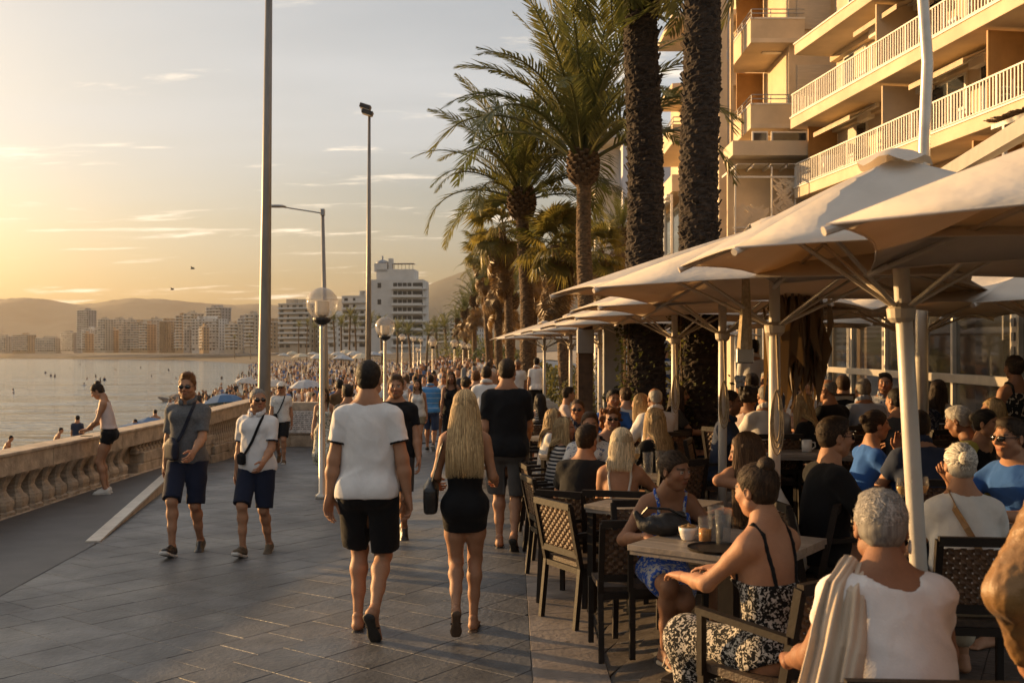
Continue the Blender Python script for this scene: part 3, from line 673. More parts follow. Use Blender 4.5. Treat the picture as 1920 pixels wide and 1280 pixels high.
# plain white building
wb = empty('plain_white_building', (7.4, 85, 0)); tag(wb, 'plain white building with side balconies behind the tall date palm', 'building')
MB().box((5.2, 6, 10), (6.6, 12, 20.4)).build('wall', pm('lilac_white', (.56, .56, .6), .85, .05, .4, .05, 10), wb)
MB().box((.9, 7, 10), (2.2, 9, 19.4)).build('side_wall', TOWN[1], wb)
for z in np.arange(4, 19, 3.1):
    b = MB().box((.4, 4, z), (2.6, 7, .25)).build('balcony', M_slabw, wb); MB().box((-.85, 4, z+.6), (.07, 7, .9)).build('parapet', M_wmetal, b); MB().box((-.22, 6, z+1.6), (.06, 4, 2.1)).build('window', M_pane, wb)
    MB().box((7.5, -.02, z+1.6), (1.2, .08, 1.5)).build('window', M_pane, wb)
MB().box((4, 6, 20.4), (9.6, 12.6, .5)).build('roof', M_slabw, wb)
# ground floor arcade behind the terrace
ar = empty('arcade', (9.3, 29, 0)); tag(ar, 'dark ground floor arcade behind the terrace palms', 'building')
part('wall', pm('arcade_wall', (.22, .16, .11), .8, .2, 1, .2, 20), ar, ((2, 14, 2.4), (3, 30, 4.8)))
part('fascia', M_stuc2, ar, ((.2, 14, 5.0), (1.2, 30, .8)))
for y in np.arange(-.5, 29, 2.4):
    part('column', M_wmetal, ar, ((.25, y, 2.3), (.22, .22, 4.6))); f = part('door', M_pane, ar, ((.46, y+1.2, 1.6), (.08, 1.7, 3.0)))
# restaurant veranda with aluminium frames and glass
RX = lambda y: 6.25+(y-11)*.128
rs = empty('restaurant_veranda', (5.05, 8.8, .2)); rs.scale = (.8, .8, 1); rs.rotation_euler = (0, 0, -math.atan(.128)); tag(rs, 'glazed restaurant veranda with aluminium frames behind the diners', 'building')
M_alu = pm('aluminium', (.62, .57, .49), .32, .06, 6, .03, 40, metal=.55)
LN = 17.5
part('floor_plinth', M_stuc2, rs, ((2.5, LN/2-2, .02), (5, LN+4, .1)))
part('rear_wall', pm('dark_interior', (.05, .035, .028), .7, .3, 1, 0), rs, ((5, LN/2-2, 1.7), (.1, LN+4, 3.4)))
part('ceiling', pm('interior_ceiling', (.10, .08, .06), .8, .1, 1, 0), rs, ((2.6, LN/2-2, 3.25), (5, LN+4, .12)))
for y, wd in ((-3, .16), (-.5, .16), (2.2, .30), (4.9, .10), (6.6, .14), (9.4, .26), (12.6, .14), (15.6, .22), (17.3, .14)):
    part('mullion', M_alu, rs, ((0, y, 1.65), (.12, wd, 3.2)), bevel=.008)
    if wd > .2:
        for k in range(9): part('frame_clip', M_gmetal, rs, ((-.068, y, 1.75+.15*k), (.02, wd*.35, .09)))
part('transom', M_alu, rs, ((0, LN/2-2, 1.42), (.14, LN+4, .11)), ((0, LN/2-2, .1), (.12, LN+4, .14)), ((0, LN/2-2, 3.1), (.14, LN+4, .16)), bevel=.008)
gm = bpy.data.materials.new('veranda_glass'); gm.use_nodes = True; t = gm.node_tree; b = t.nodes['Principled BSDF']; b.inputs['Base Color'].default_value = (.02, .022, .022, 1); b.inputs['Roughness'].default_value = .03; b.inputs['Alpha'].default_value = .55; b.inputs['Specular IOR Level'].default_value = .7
ys_ = [-3, -.5, 2.2, 4.9, 6.6, 9.4, 12.6, 15.6, 17.3]
for a, b2 in zip(ys_, ys_[1:]):
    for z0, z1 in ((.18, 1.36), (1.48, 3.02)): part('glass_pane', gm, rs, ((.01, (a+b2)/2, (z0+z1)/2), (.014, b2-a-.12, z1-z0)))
part('roof_beam', M_wmetal, rs, ((-.5, LN/2-2, 3.42), (.22, LN+4, .2)), ((.4, LN/2-2, 3.52), (2.0, LN+4, .1)))
part('roof_tube', M_alu, rs, ((-1.0, LN/2-2, 3.55), (.14, LN+4, .14)))
rr = random.Random(8)
s = MB()
for i in range(150): y = -2+13*rr.random(); s.bar((-.75+rr.uniform(-.12, .12), y, 3.35), (-.75+rr.uniform(-.15, .15), y+rr.uniform(-.12, .12), 3.35-rr.uniform(.2, .5)), .04, .012)
tag(s.build('thatch_fringe', M_reed, rs), kind='stuff')
for y in (1.0, 4.0, 8.0, 12.0):        # furniture inside
    part('inner_counter', pm('inner_wood', (.12, .06, .03), .6, .2, 3, .1, 20), rs, ((3.4, y, .55), (.8, 2.0, 1.0)), ((4.8, y, 2.0), (.2, 1.8, 1.0)))
# ---------------- palms, lamps, poles ----------------
def leaf_mat(name, c1, c2, tr=.45):
    m = bpy.data.materials.new(name); m.use_nodes = True; t = m.node_tree; b = t.nodes['Principled BSDF']; out = t.nodes['Material Output']
    oi = t.nodes.new('ShaderNodeObjectInfo'); co = t.nodes.new('ShaderNodeTexCoord'); nz = t.nodes.new('ShaderNodeTexNoise'); nz.inputs['Scale'].default_value = 2.5; t.links.new(co.outputs['Object'], nz.inputs[0])
    ad = t.nodes.new('ShaderNodeMath'); ad.operation = 'MULTIPLY_ADD'; ad.inputs[1].default_value = .6; t.links.new(oi.outputs['Random'], ad.inputs[0]); sb = t.nodes.new('ShaderNodeMath'); sb.operation = 'SUBTRACT'; sb.inputs[1].default_value = .25
    t.links.new(nz.outputs[0], sb.inputs[0]); t.links.new(sb.outputs[0], ad.inputs[2])
    rp = t.nodes.new('ShaderNodeValToRGB'); rp.color_ramp.elements[0].color = (*c1, 1); rp.color_ramp.elements[1].color = (*c2, 1); t.links.new(ad.outputs[0], rp.inputs[0])
    t.links.new(rp.outputs[0], b.inputs['Base Color']); b.inputs['Roughness'].default_value = .45
    tl = t.nodes.new('ShaderNodeBsdfTranslucent'); t.links.new(rp.outputs[0], tl.inputs[0]); mx = t.nodes.new('ShaderNodeMixShader'); mx.inputs[0].default_value = tr
    t.links.new(b.outputs[0], mx.inputs[1]); t.links.new(tl.outputs[0], mx.inputs[2]); t.links.new(mx.outputs[0], out.inputs[0]); return m
M_frond = leaf_mat('date_palm_leaf', (.05, .075, .022), (.19, .175, .05), .45); M_fan = leaf_mat('fan_palm_leaf', (.06, .08, .02), (.27, .21, .05), .5); M_dead = leaf_mat('dead_palm_leaf', (.10, .06, .025), (.24, .14, .05), .3)
M_bush = leaf_mat('bush_leaf', (.04, .055, .016), (.15, .14, .04), .4)
M_bark = pm('palm_bark', (.034, .022, .014), .9, .45, 9, .9, 45, stretch=(1, 1, 2.2)); M_bark2 = pm('palm_bark_warm', (.12, .075, .04), .9, .4, 9, .9, 45, stretch=(1, 1, 2.2))
def frond_mesh(L_, droop, seed, n=38, ll=.46, mat=None, name='frond'):
    r = random.Random(seed); s = MB(); pts = []; p = Vector((0, 0, 0)); seg = 16
    for i in range(seg+1):
        t = i/seg; a = droop*(t**1.6); pts.append(p.copy()); p = p+Vector((math.cos(a), .03*math.sin(t*5+seed), math.sin(-a)))*(L_/seg)
    s.tube(pts, [.032*(1-i/seg)*L_/3.2+.004 for i in range(seg+1)], 5)
    def P(t): f = t*seg; i = min(seg-1, int(f)); return pts[i].lerp(pts[i+1], f-i), (pts[i+1]-pts[i]).normalized()
    for k in range(n):
        t = .16+.84*k/n; c, d = P(t); l = ll*L_/3.2*(math.sin(math.pi*min(1, (t*.95+.08)))**.6*.9+.22)*r.uniform(.85, 1.1); w_ = .021*L_/3.2
        up = Vector((0, 0, 1))-d*d.z; up.normalize()
        for e in (-1, 1):
            sd = Vector((0, 1, 0))*e; dirn = (d*(.75+.5*t+r.uniform(-.12, .12))+sd*.85+up*(.42-.55*t+r.uniform(-.15, .15))).normalized(); wv = d.cross(dirn).cross(dirn).normalized()
            b = c+d*r.uniform(-.01, .01); m = b+dirn*l*.55; tip = b+dirn*l+Vector((0, 0, -1))*l*r.uniform(.05, .22); 
            s.add([b-wv*w_*.6, b+wv*w_*.6, m+wv*w_, m-wv*w_, tip], [(0, 1, 2, 3), (3, 2, 4)])
    return s.mesh(name, mat or M_frond)
FR = [frond_mesh(3.3, d, i) for i, d in enumerate((.7, 1.05, 1.45, 1.75, 2.05, .4))]
FRL = [frond_mesh(3.2, d, 20+i, n=26) for i, d in enumerate((.6, 1.1, 1.7))]
def fan_mesh(seed, mat, name='fan_leaf'):
    r = random.Random(seed); s = MB(); s.tube([(0, 0, 0), (.45, 0, .06), (.9, 0, .02)], .014, 5); c = Vector((.9, 0, .02)); n = 34
    for k in range(n):
        a = R(-125+250*k/(n-1)); l = .85*(1-.18*abs(a)/2.2)*r.uniform(.9, 1.08); d = Vector((math.cos(a), math.sin(a), -.10)); sd = Vector((-math.sin(a), math.cos(a), 0))
        m = c+d*l*.55; tip = c+d*l+Vector((0, 0, -.28-r.uniform(0, .25)))*l; w_ = .036; u = Vector((0, 0, .02*(1 if k % 2 else -1)))
        s.add([c-sd*.004, c+sd*.004, m+sd*w_+u, m-sd*w_-u, tip], [(0, 1, 2, 3), (3, 2, 4)])
    return s.mesh(name, mat)
FN = [fan_mesh(i, M_fan) for i in range(3)]; FD = [fan_mesh(9+i, M_dead, 'dead_leaf') for i in range(2)]
def trunk(par, h, r0, r1, seed, nseg=None, rows=.075, lean=(0, 0), mat=None, n=26, flare=.25, amp=.05, name='trunk'):
    r = np.random.default_rng(seed); nz = int(h/(rows/4)) if nseg is None else nseg; P = []
    ph = r.uniform(0, 6, 8)
    for i in range(nz+1):
        z = h*i/nz; t = z/h; rad = r0+(r1-r0)*t+flare*r0*math.exp(-z/.5); row = []
        cx, cy = lean[0]*t*t+.02*math.sin(z*1.7+ph[0]), lean[1]*t*t+.02*math.sin(z*1.3+ph[1])
        for k in range(n):
            a = 2*math.pi*k/n; q = z/rows+ (k/n)*3+.35*math.sin(a*5+ph[2])+.25*math.sin(a*9+z*3+ph[3]); saw = q-math.floor(q)
            d = amp*rad*(saw-.5)*1.6+amp*rad*.6*math.sin(a*11+math.floor(q)*2.4)+amp*.85*rad*r.uniform(-1, 1)
            row.append((cx+(rad+d)*math.cos(a), cy+(rad+d)*math.sin(a), z))
        row.append(row[0]); P.append(row)
    s = MB().grid(P); s.f = [tuple(reversed(q)) for q in s.f]; s.f = [tuple(reversed(q)) for q in s.f]
    return s.build(name, mat or M_bark, par), (lean[0], lean[1], h)
def date_palm(base, h, r0, r1, nf, label, seed, lean=(0, 0), fs=1.0, frs=FR, rows=.09, n=20, boss=True, skirt=0, elr=78):
    o = empty('date_palm', base); tag(o, label, 'palm tree', 'palms along the promenade'); r = random.Random(seed); _, tp = trunk(o, h, r0, r1, seed, rows=rows, lean=lean, n=n, mat=M_bark if r0 > .27 else M_bark2)
    if boss:            # pineapple-like boss of cut leaf bases
        bs = MB()
        for k in range(90):
            a = k*2.399; t = k/90; rad = r1*(1.25+.75*math.sin(math.pi*min(1, t*.95+.05))); z = tp[2]-.65+.85*t; c = Vector((tp[0]+rad*.75*math.cos(a), tp[1]+rad*.75*math.sin(a), z)); d = Vector((math.cos(a), math.sin(a), .9)).normalized()
            bs.bar(c, c+d*.24, .11, .07)
        bs.lathe([(r1*.9, -.75), (r1*1.7, -.3), (r1*1.6, .15), (r1*.8, .4)], tp, 14); bs.build('leaf_bases', M_bark2, o)
    for k in range(nf):
        a = k*2.399+r.uniform(-.2, .2); t = (k+.5)/nf; el = R(87-elr*t**1.2)+r.uniform(-.1, .1); me = frs[min(len(frs)-1, int(t*len(frs)))] if len(frs) < 5 else frs[(5, 0, 1, 2, 3, 4)[min(5, int(t*6))]]
        f = inst(me, 'frond', o, (tp[0]+r1*.5*math.cos(a), tp[1]+r1*.5*math.sin(a), tp[2]+.25-.35*t), (0, 0, 0)); f.rotation_mode = 'XYZ'; f.rotation_euler = (r.uniform(-.4, .4), -el, a); sc = fs*r.uniform(.85, 1.1)*(1 if t > .15 else .8); f.scale = (sc,)*3
    for k in range(skirt):
        a = r.uniform(0, 6.28); f = inst(FD[k % 2], 'dead_leaf', o, (tp[0]+r1*math.cos(a), tp[1]+r1*math.sin(a), tp[2]-r.uniform(.1, 1.6)), (0, R(62)+r.uniform(-.2, .25), a)); f.scale = (.8,)*3
    return o
def fan_palm(base, h, r0, label, seed, nf=24, skirt=26, lean=(0, 0), fs=1.0, low=False):
    o = empty('fan_palm', base); tag(o, label, 'palm tree', 'palms along the promenade'); r = random.Random(seed); _, tp = trunk(o, h, r0, r0*.75, seed, rows=.12, lean=lean, n=14, mat=M_bark2, nseg=int(h/.05) if low else None)
    for k in range(nf):
        t = (k+.5)/nf; a = k*2.399; el = R(80-125*t)+r.uniform(-.12, .12); f = inst(FN[k % 3], 'fan_leaf', o, (tp[0], tp[1], tp[2]+.1-.3*t), (r.uniform(-.4, .4), -el, a)); f.scale = (fs*r.uniform(.85, 1.15),)*3
    for k in range(skirt):
        a = k*2.399; t = k/skirt; f = inst(FD[k % 2], 'dead_leaf', o, (tp[0]+r0*.6*math.cos(a), tp[1]+r0*.6*math.sin(a), tp[2]-.1-1.5*t), (r.uniform(-.4, .4), R(58+22*t)+r.uniform(-.15, .15), a)); f.scale = (fs*r.uniform(.6, .9),)*3
    return o
def big_trunk(px_top, px_bot, D, wtop, wbot, label, seed, skirtx=None):
    b = at_d(px_bot, 800, D); t = at_d(px_top, -60, D); h = {3: 9.3, 5: 9.9}[seed]; g = float(gz(b.x, D)); o = empty('date_palm', (b.x, D, g-.02)); tag(o, label, 'palm tree', 'thick palm trunks on the terrace')
    dx = (px_top-px_bot)*D/F; _, tp = trunk(o, h, wbot*D/F/2, wtop*D/F/2, seed, rows=.085, lean=(dx, .2), n=40, flare=.12, amp=.06)
    r = random.Random(seed); st = MB()
    for k in range(520):                       # broken leaf bases and fibre
        z = r.uniform(.3, h-.3); a = r.uniform(0, 6.283); t0 = z/h; rad = (wbot+(wtop-wbot)*t0)*D/F/2; cx_0 = dx*t0*t0; c = Vector((cx_0+rad*.96*math.cos(a), .2*t0*t0+rad*.96*math.sin(a), z)); d = Vector((math.cos(a)*.55, math.sin(a)*.55, r.uniform(.6, 1.2))).normalized()
        st.bar(c, c+d*r.uniform(.03, .10), r.uniform(.02, .07), r.uniform(.008, .02), (math.cos(a), math.sin(a), 0))
    tag(st.build('leaf_stubs', M_bark, o), kind='stuff')
    for k in range(56):
        a = k*2.399; t = (k+.5)/56; el = R(84-118*t); f = inst(FR[min(5, int(t*6))], 'frond', o, (tp[0], tp[1], tp[2]+.3-.4*t), (r.uniform(-.3, .3), -el, a)); f.scale = (1.05,)*3
    for k in range(14): a = r.uniform(0, 6.28); f = inst(FR[4], 'frond', o, (tp[0]+.1*math.cos(a), tp[1]+.1*math.sin(a), tp[2]-.3-r.uniform(0, .5)), (r.uniform(-.4, .4), R(42)+r.uniform(-.2, .3), a)); f.scale = (.95,)*3
    return o
o1 = big_trunk(1197, 1212, 14.0, 58, 72, 'thick dark palm trunk left of the pair rising out of the frame', 3)
o2 = big_trunk(1324, 1312, 12.0, 58, 78, 'thickest palm trunk, right of the pair, beside the umbrella pole', 5)
# ivy and low shrubs round the trunks
def bush(base, rx, ry, h, label, seed, n=700, cat='bush', name='bush', mat=None, stem=True, leaf=.06):
    r = np.random.default_rng(seed); o = empty(name, base); tag(o, label, cat); s = MB()
    for k in range(n):
        v = r.normal(size=3); v /= np.linalg.norm(v); q = r.uniform(.55, 1.0)**.6; p = Vector((v[0]*rx*q, v[1]*ry*q, h*.5+v[2]*h*.5*q)); d = Vector(r.normal(size=3)).normalized(); u = d.orthogonal().normalized(); l = leaf*r.uniform(.6, 1.4)
        s.add([p-u*l*.35, p+d*l*.5, p+u*l*.35, p-d*l*.6], [(0, 1, 2, 3)])
    s.build('leaves', mat or M_bush, o)
    if stem:
        t = MB()
        for k in range(6): a = k*1.05; t.tube([(0, 0, 0), (rx*.3*math.cos(a), ry*.3*math.sin(a), h*.45), (rx*.6*math.cos(a), ry*.6*math.sin(a), h*.75)], [.02, .014, .006], 5)
        t.build('stems', M_bark2, o)
    return o
def ivy(trk, r0, h0, h1, seed, label, side=None):
    r = np.random.default_rng(seed); o = empty('ivy', trk.location); tag(o, label, 'climbing plant'); s = MB()
    for k in range(420):
        a = r.normal(math.pi*1.02, .9); z = r.uniform(h0, h1); rad = r0*(1.12+r.uniform(0, .35)); p = Vector((rad*math.cos(a), rad*math.sin(a), z)); d = Vector((math.cos(a)+r.normal()*.5, math.sin(a)+r.normal()*.5, r.normal()*.6)).normalized(); u = d.orthogonal().normalized(); l = r.uniform(.03, .075)
        s.add([p-u*l*.4, p+d*l*.6, p+u*l*.4, p-d*l*.5], [(0, 1, 2, 3)])
    s.build('leaves', M_bush, o)
    t = MB()
    for k in range(5): a = math.pi*1.0+k*.3-.6; t.tube([(r0*1.05*math.cos(a+.1*math.sin(q)), r0*1.05*math.sin(a+.1*math.sin(q)), h0+(h1-h0)*q/6) for q in range(7)], .012, 5)
    t.build('stems', M_bark2, o)
ivy(o1, .29, .2, 2.1, 4, 'golden lit ivy climbing the left thick palm trunk'); ivy(o2, .27, .1, 2.3, 8, 'golden lit ivy on the edge of the thickest palm trunk')
for i, (px, D, rx, h, lab) in enumerate(((1165, 15.5, .4, 1.5, 'leafy shrub between the white umbrella poles'), (1255, 15.5, .4, 1.2, 'shrub behind the diners between two thick trunks'), (1085, 27, .6, 1.4, 'shrub beside the grey cabinet post'), (1150, 24, .7, 2.2, 'tall sunlit shrub left of the thick trunk'))):
    p = at_d(px, 700, D); bush((p.x, D, 0), rx, rx, h, lab, 40+i)
pal = [(1093, 302, 27.0, 30, 34, 46, 'tall date palm with the largest crown in the middle', 1, (1.0, 0), 1.5),
       (978, 372, 31.0, 27, 28, 44, 'leaning date palm with drooping crown left of the tallest one', 2, (-.5, 0), 1.15)]
for px, py, D, wt, wb, nf, lab, sd, ln, fs in pal:
    p = at_d(px, py, D); bx = at_d(px+(12 if sd == 2 else 5), 667, D).x; g = float(gz(bx, D)); date_palm((bx, D, g), p.z-g, wb*D/F/2, wt*D/F/2*.85, nf, lab, sd, ((p.x-bx), 0), fs, elr=56 if sd == 1 else 72)
for px, py, D, lab, sd, hs in ((942, 425, 36, 'fan palm with ragged brown skirt below the leaning date palm', 11, .85), (1040, 460, 30, 'fan palm with hanging dead fronds right of the leaning palm', 12, .8), (1128, 470, 45, 'small fan palm against the plain white building', 13, .85), (905, 470, 52, 'slender fan palm at the left edge of the palm grove', 14, .8)):
    p = at_d(px, py, D); g = float(gz(p.x, D)); fan_palm((p.x+.3, D, g), p.z-g, .17, lab, sd, lean=(-.3, 0), fs=hs, skirt=40 if sd < 13 else 14)
rr = random.Random(21)
for i, (px, py, D) in enumerate(((918, 505, 60), (890, 560, 75), (872, 585, 90), (935, 520, 48), (1000, 500, 50), (960, 560, 58), (1062, 470, 42), (1165, 440, 48), (880, 610, 110), (858, 600, 140))):
    p = at_d(px, py, D); g = float(gz(p.x, D)); date_palm((p.x, D, g), max(2, p.z-g), .2, .17, 34, 'date palm number %s deep in the grove along the promenade' % ('one', 'two', 'three', 'four', 'five', 'six', 'seven', 'eight', 'nine', 'ten')[i] if False else ('shaggy date palm in the promenade grove, '+('third from its left end', 'fourth from its left end', 'rising over the far lamps', 'left of the leaning palm', 'right behind the leaning palm', 'low under the leaning palm', 'left of the tallest palm trunk', 'right of the tallest palm trunk', 'second from its left end', 'at its far left end')[i]), 50+i, (0, 0), .68, FRL, rows=.14, n=12, skirt=10)
for i, (px, py, D) in enumerate(((628, 600, 260), (655, 596, 250), (607, 606, 280), (640, 612, 240), (668, 608, 250), (692, 606, 230), (575, 608, 420), (560, 612, 430), (590, 616, 400), (716, 614, 210), (470, 632, 700), (440, 634, 760), (745, 622, 220), (770, 626, 200), (800, 628, 190), (820, 622, 180), (838, 616, 160))):
    p = at_d(px, py, D); date_palm((p.x, D, -.6), max(3, p.z+.6), .24, .2, 22, 'small distant palm in front of the white bay buildings', 80+i, (rr.uniform(-.6, .6), 0), 1.05, FRL, rows=.3, n=8, boss=False)
for i, (px, D, rx, h) in enumerate(((905, 70, 1.8, 2.8), (880, 95, 2.8, 3.6), (862, 125, 3.5, 4.4), (930, 55, 1.3, 2.2), (965, 44, 1.0, 1.7), (840, 150, 4.5, 5), (1010, 40, .9, 1.6))):
    p = at_d(px, 640, D); bush((p.x+1.0, D, float(gz(p.x, D))), rx, rx*.8, h, 'dense green shrubs under the palms number %d' % i if False else ('dense low greenery under the grove palms, '+('nearest the grey cabinet', 'second from the umbrellas', 'midway down the walk', 'beside the leaning palm', 'behind the umbrellas', 'farthest down the walk', 'next to the tall date palm')[i]), 60+i, n=900, leaf=.22 if D > 60 else .14)

# ---------------- globe lamps ----------------
M_post = pm('galvanised_post', (.50, .46, .40), .35, .1, 5, .05, 40, metal=.5); M_dark = pm('dark_iron', (.03, .028, .027), .5, .1, 8, .05, 30)
gl_ = bpy.data.materials.new('globe_glass'); gl_.use_nodes = True; t = gl_.node_tree; b = t.nodes['Principled BSDF']; b.inputs['Base Color'].default_value = (.85, .80, .72, 1); b.inputs['Roughness'].default_value = .08; b.inputs['Alpha'].default_value = .22
M_frost = bpy.data.materials.new('frosted_dome'); M_frost.use_nodes = True; t = M_frost.node_tree; b = t.nodes['Principled BSDF']; b.inputs['Base Color'].default_value = (.50, .45, .40, 1); b.inputs['Roughness'].default_value = .3; b.inputs['Alpha'].default_value = .55
M_core = pm('lamp_louvre', (.62, .54, .42), .6, .05, 6, .1, 60, stretch=(1, 1, 30))
def arc(r, a0, a1, n): return [(r*math.cos(R(a0+(a1-a0)*i/n)), r*math.sin(R(a0+(a1-a0)*i/n))) for i in range(n+1)]
post_me = MB().lathe([(.10, 0), (.10, .05), (.05, .07), (.045, .9), (.040, .92), (.034, 2.05), (.034, 2.1)], n=14).mesh('post', M_post, True)
col_me = MB().lathe([(.05, 2.1), (.10, 2.13), (.135, 2.17), (.135, 2.2), (.05, 2.21)], n=18).mesh('collar', M_dark)
glo_me = MB().lathe(arc(.235, -66, 14, 12), (0, 0, 2.41), 28, cap=False).mesh('globe', gl_, True); cap_me = MB().lathe(arc(.2352, 14, 89.5, 12), (0, 0, 2.41), 28, cap=False).mesh('globe_dome', M_frost, True)
cor_me = MB().lathe([(.02, 2.2), (.09, 2.24), (.105, 2.28), (.105, 2.44), (.09, 2.45), (.0, 2.455)], n=18).mesh('lamp_core', M_core)
def globe_lamp(px, py, dia, label, group='globe lamps along the promenade'):
    D = F*.47/dia; p = at_d(px, py, D); o = empty('globe_lamp', (p.x, D, p.z-2.41)); tag(o, label, 'street lamp', group)
    pp = inst(post_me, 'post', o); inst(col_me, 'collar', o); inst(glo_me, 'globe', o); inst(cap_me, 'globe_dome', o); inst(cor_me, 'lamp_core', o); 
    g = min(p.z-2.41, float(gz(p.x, D)))
    if p.z-2.41 > g+.02: pp.scale = (1, 1, (2.1+p.z-2.41-g)/2.1); pp.location = (0, 0, g-(p.z-2.41))
for i, (px, py, d, lab) in enumerate(((604, 569, 60, 'nearest and largest globe street lamp, left of the man in white'), (722, 613, 37.5, 'second largest globe street lamp, above the crowd'), (811, 642, 17, 'globe lamp third in the row toward the palms'), (852, 644, 15, 'globe lamp fourth in the row toward the palms'), (868, 647, 12.5, 'globe lamp fifth in the row toward the palms'), (879, 649, 10, 'globe lamp sixth in the row toward the palms'), (754, 632, 12.5, 'small globe lamp just right of the second largest'), (775, 635, 10, 'small globe lamp second right of the large one'), (789, 637, 8.5, 'small globe lamp third right of the large one'), (783, 655, 8, 'tiny globe lamp low among the beach crowd'))): globe_lamp(px, py, d, lab)
# tall pole, flood light pole, arm lamp
D = 21.5; b = at_d(494, 760, D); o = empty('tall_pole', (b.x, D, -1.2)); tag(o, 'very tall tapering grey metal pole rising out of the frame', 'pole')
top = at_d(505, -60, D); MB().tube([(0, 0, 0), (0, 0, 1.0), ((top.x-b.x)*.5, 0, (top.z+1.2)*.55), (top.x-b.x, 0, top.z+1.4)], [.155, .145, .105, .068], 16).build('shaft', pm('weathered_steel', (.20, .185, .165), .5, .2, 2, .1, 20, metal=.4, stretch=(1, 1, .3)), o, smooth=True)
MB().box((-.0, -.14, 1.9), (.14, .03, .45)).build('service_hatch', M_gmetal, o)
D = 38; b = at_d(690, 700, D); t_ = at_d(692.5, 212, D); o = empty('floodlight_pole', (b.x, D, -1.2)); tag(o, 'tall slim pole with twin floodlights at its top', 'floodlight')
MB().tube([(0, 0, 0), ((t_.x-b.x)*.5, 0, (t_.z+1.2)*.5), (t_.x-b.x, 0, t_.z+1.2)], [.125, .09, .05], 14).build('shaft', MATS['weathered_steel'], o, smooth=True)
h = t_.z+1.2; x0 = t_.x-b.x
MB().tube([(x0, 0, h), (x0-.05, 0, h+.15), (x0-.3, 0, h+.1)], .035, 6).build('bracket', M_dark, o)
for dz, dx in ((.0, -.06), (.22, -.14)):
    f = MB().box((0, 0, 0), (.42, .30, .16)).xf(Matrix.Translation((x0+dx, -.05, h+dz)) @ Matrix.Rotation(R(18), 4, 'Y')).build('floodlight', M_dark, o, bevel=.02); MB().box((0, 0, 0), (.36, .25, .02)).xf(Matrix.Translation((x0+dx-.02, -.05, h+dz-.09)) @ Matrix.Rotation(R(18), 4, 'Y')).build('lens', pm('lamp_lens', (.6, .5, .35), .2, .05, 5, 0), f)
D = 47; b = at_d(611, 730, D); t_ = at_d(605, 398, D); a_ = at_d(508, 387, D); o = empty('arm_street_lamp', (b.x, D, -1.1)); tag(o, 'street lamp with long arm pointing left, above the big globe lamp', 'street lamp'); h = t_.z+1.1
MB().tube([(0, 0, 0), (0, 0, 2), (t_.x-b.x, 0, h)], [.14, .13, .075], 12).build('shaft', MATS['weathered_steel'], o, smooth=True); MB().box((t_.x-b.x, 0, h), (.2, .2, .3)).build('cap', M_gmetal, o, bevel=.02)
MB().tube([(t_.x-b.x, 0, h-.05), (a_.x-b.x+.5, 0, h+.25)], .03, 8).build('arm', M_gmetal, o); MB().lathe([(0, -.05), (.2, -.045), (.26, 0), (.16, .07), (0, .08)], (a_.x-b.x+.25, 0, h+.27), 12, sx=1.9, sy=.75).build('lamp_head', M_gmetal, o, smooth=True)
D = 7.9; b = at_d(1728, 300, D); o = empty('slender_pole', (b.x, D, float(gz(b.x, D)))); tag(o, 'tall pale slightly wavy pole rising behind the large umbrella at right', 'pole')
MB().tube([(0, 0, 0), (0, 0, 2.2), (.02, 0, 3.4), (.045, 0, 4.0), (.01, 0, 4.5), (-.035, 0, 5.0), (-.06, 0, 6.2)], [.05, .05, .046, .045, .044, .042, .04], 12).build('shaft', M_post, o, smooth=True); MB().lathe([(.14, 0), (.14, .03), (.06, .05), (.055, .3)], n=14).build('base', M_gmetal, o)
# grey cabinet post among the umbrellas
D = 15.5; p = at_d(1097, 640, D); o = empty('cabinet_post', (p.x, D, 0)); tag(o, 'tall post with grey box cabinet standing behind the umbrellas', 'cabinet'); MB().box((0, 0, 1.2), (.22, .22, 2.4)).build('post', pm('brown_post', (.10, .06, .035), .8, .3, 6, .3, 30), o); MB().box((0, -.03, 2.12), (.25, .28, .36)).build('cabinet', pm('grey_cabinet', (.26, .26, .25), .5, .08, 5, .05, 30), o, bevel=.01); MB().box((.42, .1, 1.3), (.26, .26, 2.6)).build('column', MATS['grey_cabinet'], o)
# gulls
gm_ = pm('gull', (.05, .045, .04), .8, .1, 9, 0)
for i, (px, py, D) in enumerate(((361, 504, 70), (323, 543, 80))):
    p = at_d(px, py, D); s = MB(); s.tube([(-.16, 0, 0), (-.05, 0, .02), (.08, 0, .02), (.17, 0, .0)], [.01, .05, .045, .01], 6)
    for e in (-1, 1): s.add([(.06, e*.03, .03), (-.06, e*.03, .03), (-.05, e*.28, .13), (.04, e*.28, .14), (-.08, e*.55, .08)], [(0, 1, 2, 3), (3, 2, 4)])
    tag(s.build('gull', gm_, loc=p), ('dark gull flying higher over the bay', 'dark gull flying lower over the bay')[i], 'bird', 'gulls over the bay')
